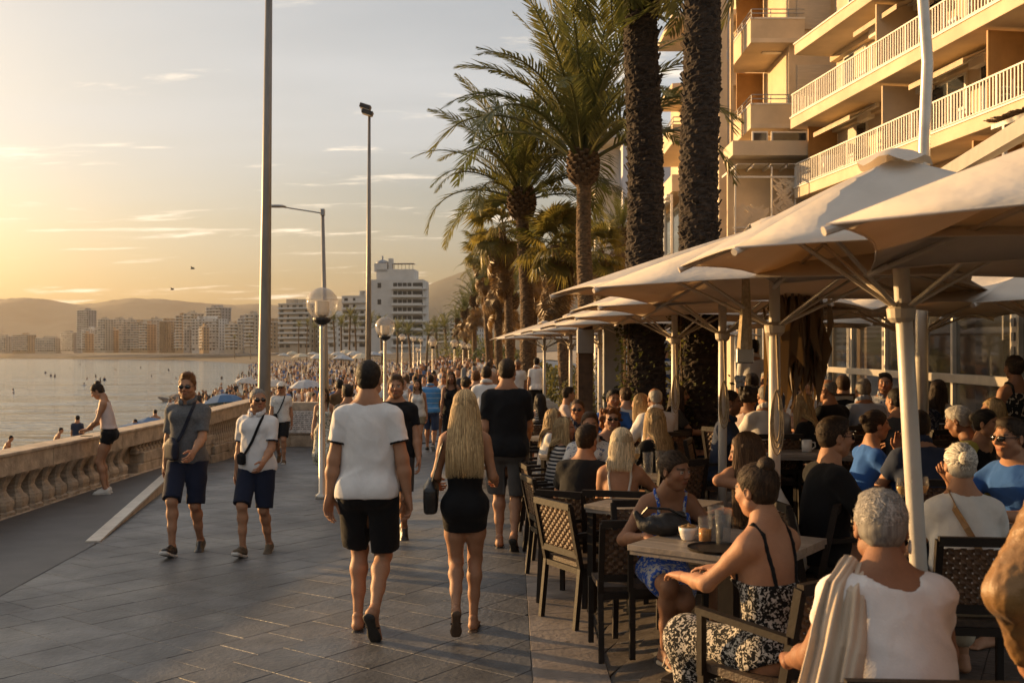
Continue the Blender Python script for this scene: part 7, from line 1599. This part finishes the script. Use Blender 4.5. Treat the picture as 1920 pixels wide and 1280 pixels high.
SE = [(1106, 766, PI-.1, 9.6, 'm', ('short', 'brown'), [('shirt', PATW), ('shorts', NAVY)], 'man in white and blue print facing us behind the black tee man', {}),
 (1146, 762, PI+.2, 9.9, 'f', ('curly', 'red'), [('tank', BLACK), ('skirt', BLACK, dict(len=.9, seated=True)), ('sunglasses', M_dark_lens)], 'curly haired woman in sunglasses facing us beyond the pale blonde', {}),
 (1060, 760, -PI/2+.1, 10.0, 'f', ('mid', 'ash'), [('tshirt', STRIPE), ('shorts', CHAR)], 'woman in striped shirt in profile at the terrace edge', {}),
 (1040, 752, -PI/2, 11.6, 'f', ('mid', 'blonde'), [('tshirt', WHITE2), ('shorts', KHAKI)], 'fair haired woman behind the striped shirt woman', {}),
 (1083, 737, PI+.1, 12.2, 'm', ('crop', 'brown'), [('shirt', PATT), ('shorts', NAVY), ('sunglasses', M_dark_lens)], 'man in printed shirt and sunglasses behind the striped shirt woman', {}),
 (1012, 712, .1, 16.2, 'f', ('mid', 'black'), [('dress', STRIPE, dict(len=.8, seated=True, top=.28))], 'dark haired woman in fine striped dress with her back to us', {}),
 (1066, 716, -PI/2, 16.6, 'm', ('short', 'dark'), [('tshirt', PINKW), ('shorts', KHAKI)], 'man in pale tee in profile under the far umbrellas', {}),
 (1228, 742, .25, 11.4, 'm', ('bald', 'white'), [('shirt', WHITE, dict(loose=.03, sleeve=1.5)), ('trousers', NAVY, dict(len=1.9))], 'balding man in white shirt with his back to us near the left trunk', {}),
 (1200, 742, 1.0, 11.6, 'f', ('mid', 'blonde'), [('tank', BEIGE), ('skirt', BEIGE, dict(len=.9, seated=True))], 'fair haired woman leaning beside the balding man in white', dict(lean=.3)),
 (1226, 776, .45, 8.9, 'f', ('mid', 'ash'), [('sweater', BLACK, dict(sleeve=1.8)), ('trousers', BLACK, dict(len=1.8))], 'woman in black with light hair left of the trunk', {}),
 (1722, 790, -.1, 7.5, 'm', ('crop', 'dark'), [('shirt', NAVYS, dict(loose=.024)), ('shorts', CHAR)], 'man in navy shirt behind the leaning white pole', {}),
 (1797, 777, 1.0, 8.2, 'm', ('short', 'white'), [('tshirt', YELL), ('shorts', KHAKI)], 'white haired person in yellow tee bending over a table', dict(lean=.3, hpitch=-.3)),
 (1618, 705, .05, 10.9, 'm', ('crop', 'grey'), [('shirt', LBLUE, dict(loose=.026)), ('shorts', NAVY)], 'grey haired man in light blue shirt with dark strap near the veranda', {}),
 (1580, 702, .1, 11.7, 'm', ('crop', 'brown'), [('tshirt', BLACK), ('shorts', CHAR)], 'man in black tee with his back to us near the veranda', {}),
 (1718, 708, .35, 10.4, 'm', ('crop', 'black'), [('shirt', PATT, dict(sleeve=.8)), ('shorts', KHAKI)], 'man in dark patterned shirt behind the leaning pole by the glass', {}),
 (1502, 755, .8, 9.9, 'f', ('mid', 'ash'), [('sweater', BLACK, dict(sleeve=1.85)), ('trousers', BLACK, dict(len=1.8))], 'light haired woman in black leaning right of the middle pole', dict(lean=.35)),
 (1550, 728, .55, 10.7, 'm', ('bald', 'grey'), [('tshirt', BLACK, dict(loose=.026)), ('shorts', CHAR), ('sunglasses', M_dark_lens)], 'shaven headed man in black tee right of the middle pole', {}),
 (1512, 736, PI+.3, 11.4, 'm', ('short', 'brown'), [('tshirt', WHITE), ('shorts', NAVY)], 'man in white tee facing us beyond the light haired woman in black', {}),
 (1437, 740, .05, 10.0, 'm', ('bald', 'grey'), [('shirt', WHITE2, dict(loose=.03)), ('shorts', KHAKI)], 'bald man in pale shirt just left of the middle pole', {}),
 (1406, 735, -.9, 10.5, 'f', ('puff', 'black'), [('tank', PINKW), ('skirt', BEIGE, dict(len=.9, seated=True))], 'short dark haired woman in pale top left of the bald man', {}),
 (1392, 698, .3, 13.6, 'f', ('puff', 'grey'), [('tshirt', WHITE2), ('skirt', BEIGE, dict(len=.9, seated=True))], 'grey haired woman in cream by the back tables', {}),
 (1410, 714, -.1, 12.4, 'm', ('short', 'dark'), [('shirt', NAVYS, dict(loose=.03)), ('shorts', NAVY)], 'broad man in dark blue with his back to us by the back tables', {}),
 (1438, 703, PI-.6, 13.6, 'm', ('short', 'white'), [('shirt', CHAR), ('shorts', CHAR)], 'white haired man facing left at the back tables', {}),
 (1496, 693, 1.1, 14.0, 'm', ('thin', 'grey'), [('shirt', BLACK), ('trousers', BLACK, dict(len=1.8)), ('sunglasses', M_dark_lens)], 'man with dark glasses in black at the back tables', {})]
p_ = sitter(1566, 797, -PI/2+.15, sitp(.02, .10, la=('ik', (-.26, .36, .79)), ra=('ik', (.20, .36, .79))), H=1.76, D=6.2, build=1.06, skin='tan', hair=('short', 'dark'), h=.012, seed=56, stub=.3, label='man in black tee and sunglasses in profile by the umbrella pole', wear=[('tshirt', BLACK, dict(loose=.024, sleeve=.8)), ('shorts', CHAR, SEAT_F), ('sunglasses', M_dark_lens), ('sneaker', M_leather)])
q_ = sitter(1643, 770, -PI/2+.1, sitp(.14, .08, la=('ik', (-.10, .34, 1.02), (-.4, .2, -.9)), lh=dict(d=(.1, .1, 1), n=(.6, -.3, 0), side=(0, -1, 0), curl=.4)), H=1.68, D=7.8, sex='f', build=.98, skin='tan', hair=('knot', 'dark'), h=.013, seed=57, label='woman in blue sweater in profile with one hand raised', wear=[('sweater', BLUE, dict(sleeve=1.45, loose=.014)), ('trousers', NAVY, dict(len=1.8))])
r_ = sitter(1800, 826, -.12, sitp(.08, .10, la=('ang', .35, .35, .75), ra=('ang', .35, .35, .8)), H=1.66, D=5.3, sex='f', build=1.16, skin='tan', hair=('knot', 'white'), h=.012, seed=58, label='grey haired woman in white tee with tan strap seen from behind', wear=[('tshirt', WHITE2, dict(loose=.022, sleeve=.55, neck=.095)), ('trousers', BEIGE, dict(len=1.7))])
cross(r_, 'tan_strap_bag', 'tan leather strap bag across the white tee woman\'s back', pm('tan_leather', (.26, .14, .05), .5, .15, 10, .2, 50), 1, True, size=.8, r_=.017)
s_ = sitter(1893, 795, PI/2+.35, sitp(.16, .10, ra=('ik', (.16, .46, .98), (.6, -.3, -.8)), rh=dict(d=(-.1, .6, .8), n=(-.4, .3, -.3), side=(-1, 0, 0), curl=.9)), H=1.76, D=6.3, build=1.1, skin='tan', hair=('short', 'dark'), h=.012, seed=59, stub=.3, label='man in blue tee and sunglasses facing left at the right edge', wear=[('tshirt', ROYAL, dict(loose=.022, sleeve=.7)), ('shorts', CHAR, SEAT_F), ('sunglasses', M_dark_lens)])
n_ = sitter(1652, 932, -.06, sitp(.10, .14, hpitch=-.22, shrug=(0, 0, .035), hyaw=-.15, la=('ang', .5, .22, .7), ra=('ang', .55, .30, .8)), H=1.72, D=3.2, sex='f', build=1.24, skin='brown', hair=('short', 'grey'), h=.0095, seed=60, label='grey haired woman in white sleeveless top in the near foreground, from behind', wear=[('tshirt', WHITE, dict(loose=.020, hem=-.1, neck=.112, scoop=-.075, sleeve=.06, fold=.0075)), ('trousers', BEIGE, dict(len=1.7))])
T = lambda x, y, z: n_.head+n_.Rh@A_(x, y, z)
ring = [T(.083, -.012+.017*math.sin(a), -.055+.02*math.cos(a)) for a in np.linspace(0, 6.283, 17)]
n_.child('earring', [surf([cap(p, q, .0032, .0032, .002) for p, q in zip(ring, ring[1:])], .003)], M_wmetal)
# cardigan slipping off her left shoulder
sl = n_.sh[0]; ctl = [n_.neck+A_(-.10, .06, -.05), n_.neck*.5+sl*.5+A_(-.01, .01, .062), sl+A_(-.005, -.075, .035), sl+A_(-.045, -.135, -.12), sl+A_(-.10, -.17, -.36), sl+A_(-.15, -.20, -.62), sl+A_(-.18, -.22, -.86)]
cr = [A_(1, .2, -.5), A_(1, .0, -.35), A_(.9, -.35, -.2), A_(.85, -.5, 0), A_(.8, -.6, 0), A_(.8, -.6, 0), A_(.8, -.6, 0)]; wd = [.035, .045, .058, .075, .10, .14, .17]; G = []
for u in np.linspace(0, 6, 44):
    i = min(5, int(u)); f_ = u-i; f_ = f_*f_*(3-2*f_); c = ctl[i]*(1-f_)+ctl[i+1]*f_; d = nrm(cr[i]*(1-f_)+cr[i+1]*f_); w_ = wd[i]*(1-f_)+wd[i+1]*f_; nn = nrm(np.cross(d, ctl[i+1]-ctl[i])); row = []
    for v in np.linspace(-1, 1, 40): row.append(tuple(c+d*w_*v*(1+.06*math.sin(u*3))+nn*(.004+.0040*u)*min(1, .25+u*.3)*(math.sin(7*v+.9*math.sin(u*1.3)+u*.4)+.5*math.sin(17*v+u))-A_(0, 0, .006*u*v)))
    G.append(row)
ob = MB().grid(G).build('cardigan', cloth('cardigan', (.50, .40, .30)), n_.obj, smooth=True); so = ob.modifiers.new('thickness', 'SOLIDIFY'); so.thickness = .005; so.offset = 0
o_ = walker(2105, 0, 0, .15, stand(lean=.08, curl=.1, la=('ik', (-.20, .12, .98), (-1, -.35, .0)), ra=('ang', .3, .2, .8)), D=2.62, H=1.68, sex='f', build=1.12, skin='tan', hair=('mid', 'brown'), h=.009, seed=61, label='person in brown satin blouse cut off by the lower right edge', wear=[('sweater', SATIN, dict(sleeve=1.92, loose=.05, fold=.0075, ff=130)), ('trousers', BROWN, dict(len=1.8))])
SE += [(1150, 735, PI, 12.6, 'm', ('short', 'black'), [('tshirt', BLUE), ('shorts', NAVY)], 'man in blue tee facing us beside the white umbrella pole', {}), (1172, 728, .3, 13.6, 'f', ('knot', 'brown'), [('tank', WHITE2), ('skirt', BEIGE, dict(len=.9))], 'woman in cream top with her back to us left of the left trunk', {}),
 (1275, 742, -PI/2, 11.8, 'f', ('mid', 'dark'), [('tshirt', CHAR), ('shorts', NAVY)], 'dark haired woman in grey between the two thick trunks', {}), (1370, 752, -PI/2-.3, 9.6, 'm', ('crop', 'dark'), [('shirt', NAVYS), ('shorts', CHAR)], 'man in dark shirt in profile right of the thickest trunk', {}),
 (1660, 715, PI-.4, 12.2, 'm', ('short', 'dark'), [('shirt', PATW), ('shorts', KHAKI)], 'man in pale print facing us before the veranda glass', {}), (1760, 722, -.6, 11.4, 'f', ('mid', 'dark'), [('tshirt', WHITE), ('shorts', DENIM)], 'woman in white tee right of the leaning pole by the glass', {}),
 (1680, 740, .2, 9.6, 'm', ('crop', 'black'), [('tshirt', CHAR), ('shorts', CHAR)], 'man in charcoal tee beyond the blue sweater woman', {}), (1860, 742, PI/2, 9.0, 'f', ('mid', 'blonde'), [('tshirt', BEIGE), ('shorts', KHAKI)], 'fair woman in beige facing left before the floral dress woman', {}), (1850, 760, PI+.5, 8.0, 'f', ('knot', 'black'), [('tank', BLACK), ('skirt', BLACK, dict(len=.9))], 'dark haired woman in black facing us behind the man in blue', {})]
for i, (px, hy, rz, D, sx, hr, wr, lab, kw) in enumerate(SE):
    kw = dict(kw); ps = sitp(kw.pop('lean', random.uniform(.04, .18)), random.uniform(.05, .16), hyaw=random.uniform(-.35, .35), **kw); wr = [(a[0], a[1], dict(a[2] if len(a) > 2 else {}, seated=True)) for a in wr]
    sitter(px, hy, rz, ps, H=1.72 if sx == 'm' else 1.66, D=D, sex=sx, hair=hr, wear=wr, label=lab, h=.016 if D < 12 else .018, seed=70+i, skin=('tan', 'fair', 'tan', 'brown')[i % 4], build=(1.0, 1.08, 1.04)[i % 3])
# empty chairs
for px, D, rz, lab, ar in ((1104, 7.35, -1.05, 'empty sunlit wicker chair at the small table, weave glowing', True), (1182, 6.45, .06, 'empty wicker chair with its back to us beside the foreground table', False), (1056, 8.7, -1.35, 'empty wicker chair first in the row along the pale strip', True), (1042, 9.7, -1.4, 'empty wicker chair second in the row along the pale strip', True), (1028, 10.8, -1.4, 'empty wicker chair third in the row along the pale strip', True), (1016, 12, -1.4, 'empty wicker chair fourth in the row along the pale strip', True), (1006, 13.4, -1.4, 'empty wicker chair fifth in the row along the pale strip', True)):
    p = Vector(((px-CX)*D/F, D, 0)); chair(p.x, p.y, rz, lab, ar)
# beige jacket over the bun woman's chair
lc = l_.obj.location; Rz_ = Matrix.Rotation(.62, 4, 'Z'); P = []
for t_, w_ in ((0, 1),):
    top = [A_(x, -.34, .885) for x in np.linspace(.02, .23, 5)]
    P = [capf(A_(.03, -.345, .875), A_(.22, -.345, .875), .032, .034, A_(0, 1, 0), 1.0, .03), capf(A_(.06, -.375, .86), A_(.06, -.40, .40), .055, .06, A_(0, 1, 0), 2.6, .03), capf(A_(.17, -.375, .86), A_(.19, -.40, .44), .06, .065, A_(0, 1, 0), 2.6, .03), capf(A_(.12, -.30, .86), A_(.12, -.27, .66), .09, .09, A_(0, 1, 0), 4, .03)]
ob = bpy.data.objects.new('beige_jacket', npmesh('beige_jacket', [surf(P, .009, folds(31, .005, 34))], cloth('jacket', (.36, .28, .19)))); COL.objects.link(ob); tag(ob, 'beige jacket draped over the chair of the bun haired woman', 'jacket'); ob.location = lc; ob.rotation_euler = (0, 0, .62)
# --- things on the tables ---
p = bag.location
MB_ = surf([ell(A_(0, 0, .055), A_(.15, .075, .06), I3, .03), cap(A_(-.12, 0, .06), A_(-.16, .01, .12), .03, .02, .02), cap(A_(.0, -.02, .10), A_(.1, .02, .11), .03, .025, .03), plane((0, 0, -1), (0, 0, .001))], .008, folds(12, .006, 40))
ob = bpy.data.objects.new('pouch', npmesh('pouch', [MB_], M_cloth_dark)); COL.objects.link(ob); ob.parent = bag; MB().tube([(-.14, 0, .10), (-.10, -.05, .16), (.02, -.04, .15), (.12, -.01, .10)], .008, 6).build('strap', M_leather, bag)
bw = empty('snack_bowl', onz(1290, 1012)); tag(bw, 'white bowl of nuts beside the black bag', 'bowl'); MB().lathe([(.028, 0), (.034, .006), (.05, .05), (.052, .07), (.047, .07), (.044, .05), (0, .04)], n=22).build('bowl', M_china, bw, smooth=True); s = MB(); rr = random.Random(1)
for k in range(40): a = rr.uniform(0, 6.3); q = .04*rr.random()**.5; s.box((q*math.cos(a), q*math.sin(a), .068+.022*(1-q/.045)*rr.random()), (.016, .011, .010), rr.uniform(0, 3))
tag(s.build('nuts', pm('nuts', (.38, .22, .08), .7, .2, 20, .1, 40), bw), kind='stuff')
MB().lathe([(.03, 0), (.036, .006), (.046, .03), (0, .03)], (0, 0, -.0), 20).build('lower_bowl', M_china, bw)
tr = empty('drinks_tray', onz(1345, 1030)); tag(tr, 'round dark tray under the glasses on the foreground table', 'tray'); MB().lathe([(0, .002), (.15, .002), (.155, .014), (.15, .014), (.148, .006), (0, .006)], n=28).build('tray', M_frame, tr)
for px, py, kd, lab in ((1322, 1018, 'tumbler', 'tumbler with orange drink on the foreground table'), (1342, 1014, 'tall', 'tall glass behind the orange drink on the foreground table'), (1356, 1022, 'tall', 'tall glass nearest the bun haired woman'), (1692, 958, 'wine', 'left of two white wine glasses'), (1730, 956, 'wine', 'right of two white wine glasses'), (1192, 885, 'wine', 'wine glass right of the pale blonde woman, nearest her'), (1215, 890, 'tall', 'tall glass on the table beyond the pale blonde woman, left'), (1238, 886, 'tall', 'tall glass on the table beyond the pale blonde woman, right'), (1222, 868, 'tumbler', 'tumbler on the far side by the palm trunk')): glass(onz(px, py), kd, lab)
cd = empty('candle_jar', onz(1706, 965)); tag(cd, 'round glass candle jar between the wine glasses', 'candle'); MB().lathe([(.03, 0), (.045, .015), (.052, .045), (.045, .075), (.04, .075), (.046, .045), (.035, .012), (0, .01)], n=20, cap=False).build('jar', M_glass, cd, smooth=True); MB().lathe([(0, .012), (.032, .013), (.038, .04), (0, .04)], n=14).build('wax', M_china, cd)
mg = empty('white_mug', (2.72, 9.35, .7515+float(gz(2.75, 9.5)))); tag(mg, 'white mug on the table behind the man in black', 'mug'); MB().lathe([(.036, 0), (.045, .006), (.047, .11), (.043, .11), (.041, .012), (0, .01)], n=20).build('cup', M_china, mg, smooth=True); MB().tube([(.045, 0, .09), (.075, 0, .085), (.08, 0, .05), (.046, 0, .025)], .007, 6).build('handle', M_china, mg)
mn = empty('menu_board', (3.72, 11.6, .7515+float(gz(3.7, 11.8)))); tag(mn, 'small framed menu board standing behind the light blue shirt man', 'sign'); MB().box((0, 0, .2), (.42, .03, .34)).build('frame', M_wick, mn, bevel=.005); MB().box((0, -.017, .2), (.36, .006, .28)).build('sheet', pm('menu_sheet', (.55, .52, .42), .6, .2, 6, 0), mn)
# ---------------- the crowd ----------------
M_crowd = vcol_mat('crowd_figure', .8, .0, 40)
def crowd_mesh(seed, h=.034, pose=None, cut=None):
    r = random.Random(seed); f = r.random() < .5; g = joints(pose or walkp(r.choice((1, -1)), r.uniform(.08, .2), .05), 'f' if f else 'm', r.uniform(.95, 1.12)); sk = np.array(SKIN[r.choice(('tan', 'tan', 'brown', 'fair'))])
    bare = r.random() < .12; top = np.array(r.choice([(.58, .55, .5), (.5, .46, .4), (.02, .02, .022), (.05, .06, .09), (.10, .16, .3), (.3, .12, .09), (.34, .28, .18), (.16, .15, .14), (.55, .5, .46), (.6, .6, .6), (.015, .015, .016), (.03, .03, .04), (.06, .14, .32), (.5, .5, .52)])) if not bare else sk; bot = np.array(r.choice([(.015, .015, .017), (.03, .04, .08), (.16, .13, .09), (.08, .08, .08), (.35, .3, .24)])); hr = np.array(r.choice([(.015, .011, .008), (.03, .018, .01), (.07, .04, .02), (.25, .17, .09), (.2, .19, .18)]))
    P = torso_prims(g, .012)+[cap(g.neck, g.hb, .05, .05, .03), ell(g.head+g.Rh@A_(0, 0, -.005), A_(.078, .098, .118)*g.hs, g.Rh, .02)]
    if f and r.random() < .6: P += [capf(g.head+A_(0, -.05, 0), g.neck+A_(0, -.07, -.05), .075, .06, A_(0, 1, 0), 1.4, .02)]
    for i in (0, 1): P += [cap(g.neck, g.sh[i], .045, .045, .04)]+arm_prims(g, i, .004, 2)+[cap(g.wri[i], g.wri[i]+nrm(g.hand[i]['d'])*.13, .026, .022, .02)]+leg_prims(g, i, .004)+foot_prims(g.ank[i], g.Rf[i], 1, False)+[cap(g.hipj[i], g.hipj[i]+(g.knee[i]-g.hipj[i])*.75, .10, .09, .04)]
    if cut is not None: P.append(plane((0, 0, -1), (0, 0, cut)))
    V, Fq = surf(P, h); C = np.tile(sk, (len(V), 1)); z = V[:, 2]; hipz = g.Hc[2]
    arm = np.minimum.reduce([dist(('cap', 'u', 0, g.sh[i]+(g.elb[i]-g.sh[i])*.6, g.wri[i], .05, .04), V[:, 0], V[:, 1], V[:, 2]) for i in (0, 1)]) < .012
    C[(z > hipz-.0) & (z < g.neck[2]-.03) & ~arm] = top; C[(z < hipz+.02) & (z > g.knee[0][2]+.05) & ~arm] = bot if not (f and r.random() < .3) else top
    q = (V-g.head)@g.Rh; hm = ((q[:, 2] > q[:, 1]*1.1-.01) & (z > g.neck[2]+.1)) | ((q[:, 1] < -.06) & (z > g.neck[2]-.05) & (q[:, 1] > -.16) & f & (np.abs(q[:, 0]) < .09)); C[hm] = hr
    C[z < .07] = (.05, .045, .04)
    return npmesh('figure', [(V, Fq, C)], M_crowd)
CW = [crowd_mesh(100+i, .030) for i in range(22)]
rr = random.Random(77); cnt = 0
def crowd_person(x, y, z, rz, label, group, me=None, sc=None):
    o = inst(me or rr.choice(CW), 'person', None, (x, y, z), (0, 0, rz)); k = sc or rr.uniform(.90, 1.04); o.scale = (k,)*3; tag(o, label, 'person', group)
taken = []
def free(x, y, d):
    for a, b in taken:
        if abs(a-x) < d and abs(b-y) < d: return False
    taken.append((x, y)); return True
tries = 0
while cnt < 150 and tries < 4000:
    tries += 1; y = 25+115*rr.random()**1.25; a, b = WALLX(y)+.5, LX(y)+.4; x = rr.uniform(a, b)
    px = CX+x*F/y
    if y < 34 and (px < 690 or px > 940): continue
    if not free(x, y, .55): continue
    crowd_person(x, y, float(gz(x, y)), (PI if rr.random() < .55 else 0)+rr.uniform(-.4, .4), 'one of the many strollers in the distant promenade crowd', 'strollers in the promenade crowd'); cnt += 1
cnt = 0; tries = 0
def shore_x(y): return float(np.interp(y, [p[1] for p in SH[:9]], [p[0] for p in SH[:9]]))
def beach_z(x, y): return float(np.interp(x-shore_x(y), [u for u, z in U], [z for u, z in U]))
while cnt < 100 and tries < 4000:
    tries += 1; y = 42+150*rr.random()**1.3; x = rr.uniform(shore_x(y)-1, WALLX(y)-1.2); px = CX+x*F/y
    if px < 455 or not free(x, y, .6): continue
    crowd_person(x, y, beach_z(x, y)-.03, rr.uniform(0, 6.28), 'one of the many bathers standing on the crowded beach', 'bathers on the crowded beach'); cnt += 1
# swimmers: figures standing in the water
SW = [crowd_mesh(300+i, .034, stand(la=('ang', .2, .3, .5), ra=('ang', .1, .3, .4)), .0) for i in range(6)]
for i in range(52):
    x = rr.uniform(5, 485); y = 672+70*rr.random()**1.9
    if x > 330 and y > 735: continue
    p = at_z(x, y, SEA_Z); s_ = shore_x(p.y) if p.y < 480 else -200
    if p.x > s_-1.0 or p.y > 620: continue
    crowd_person(p.x, p.y, SEA_Z-rr.uniform(.85, 1.35), rr.uniform(0, 6.28), 'one of the bathers standing in the sunlit bay water', 'bathers in the water', SW[i % 6])
# the rest of the crowd as one mass
LOW = [crowd_mesh(500+i, .075) for i in range(10)]; vs = []; cs = []; fs = []; k = 0
arr = []
for me in LOW:
    n = len(me.vertices); V = np.empty(n*3, np.float32); me.vertices.foreach_get('co', V); L_ = np.empty(len(me.loops), np.int32); me.loops.foreach_get('vertex_index', L_); C = np.empty(n*4, np.float32); me.color_attributes['Col'].data.foreach_get('color', C); arr.append((V.reshape(-1, 3), L_.reshape(-1, 4), C.reshape(-1, 4)[:, :3]))
parts = []; r2 = np.random.default_rng(5)
for i in range(1500):
    if i < 520: y = 62+150*r2.random()**.8; x = r2.uniform(WALLX(y)+.4, LX(y)+.5+.02*(y-60)); z = float(gz(x, y))
    else:
        y = 55+430*r2.random()**1.5; s_ = shore_x(y); lo_, hi_ = s_-1.0, (WALLX(y)-1 if y < 160 else s_+45); x = r2.uniform(lo_, hi_)
        z = beach_z(x, y) if y < 300 else float(np.interp(x-s_, [u for u, z in HI], [z for u, z in HI]))
        if CX+x*F/y < 300: continue
    V, Fq, C = arr[i % 10]; k_ = r2.uniform(.9, 1.05); parts.append(((V@rotz(r2.uniform(0, 6.28)).T)*k_+A_(x, y, z-.02), Fq, C))
ob = bpy.data.objects.new('far_crowd', npmesh('far_crowd', parts, M_crowd)); COL.objects.link(ob); tag(ob, 'dense mass of people on the far promenade and beach', 'crowd', kind='stuff')
# children on the near beach, seen over the balustrade
KID = [(145, 779, 30, .2, 'boy in blue tee standing on the beach beyond the balustrade', [('tshirt', NAVYS), ('shorts', DENIM)]), (100, 799, 30, -1.2, 'shirtless boy bending on the beach beyond the balustrade', [('shorts', GREYS, dict(waist=.05))]), (6, 814, 29, -1.4, 'boy at the left edge reaching out beyond the balustrade', [('shorts', NAVY, dict(waist=.05))]), (291, 768, 34, .3, 'shirtless youth by the blue tent beyond the balustrade', [('shorts', CHAR, dict(waist=.05))]), (255, 786, 31, 2.5, 'child sitting low near the blue tent beyond the balustrade', [('shorts', CHAR, dict(waist=.05))])]
for i, (px, py, D, rz, lab, wr) in enumerate(KID):
    t_ = at_d(px, py, D); zb = -1.28; H = max(1.15, min(1.75, t_.z-zb)); person((t_.x, D, t_.z-H), rz, H, stand(lean=.5 if i in (1, 2) else .0, hpitch=-.2), hair=('crop', 'black'), wear=wr, label=lab, h=.022, seed=900+i, fine=False, skin='tan')
for px, py, D, lab in ((262, 792, 31, 'low blue tent parasol nearest the leaning young woman'), (287, 784, 33, 'blue tent parasol second from the leaning young woman')):
    t_ = at_d(px, py, D); parasol((t_.x, D, t_.z-2.2), 'blue', lab, None, 1.0)
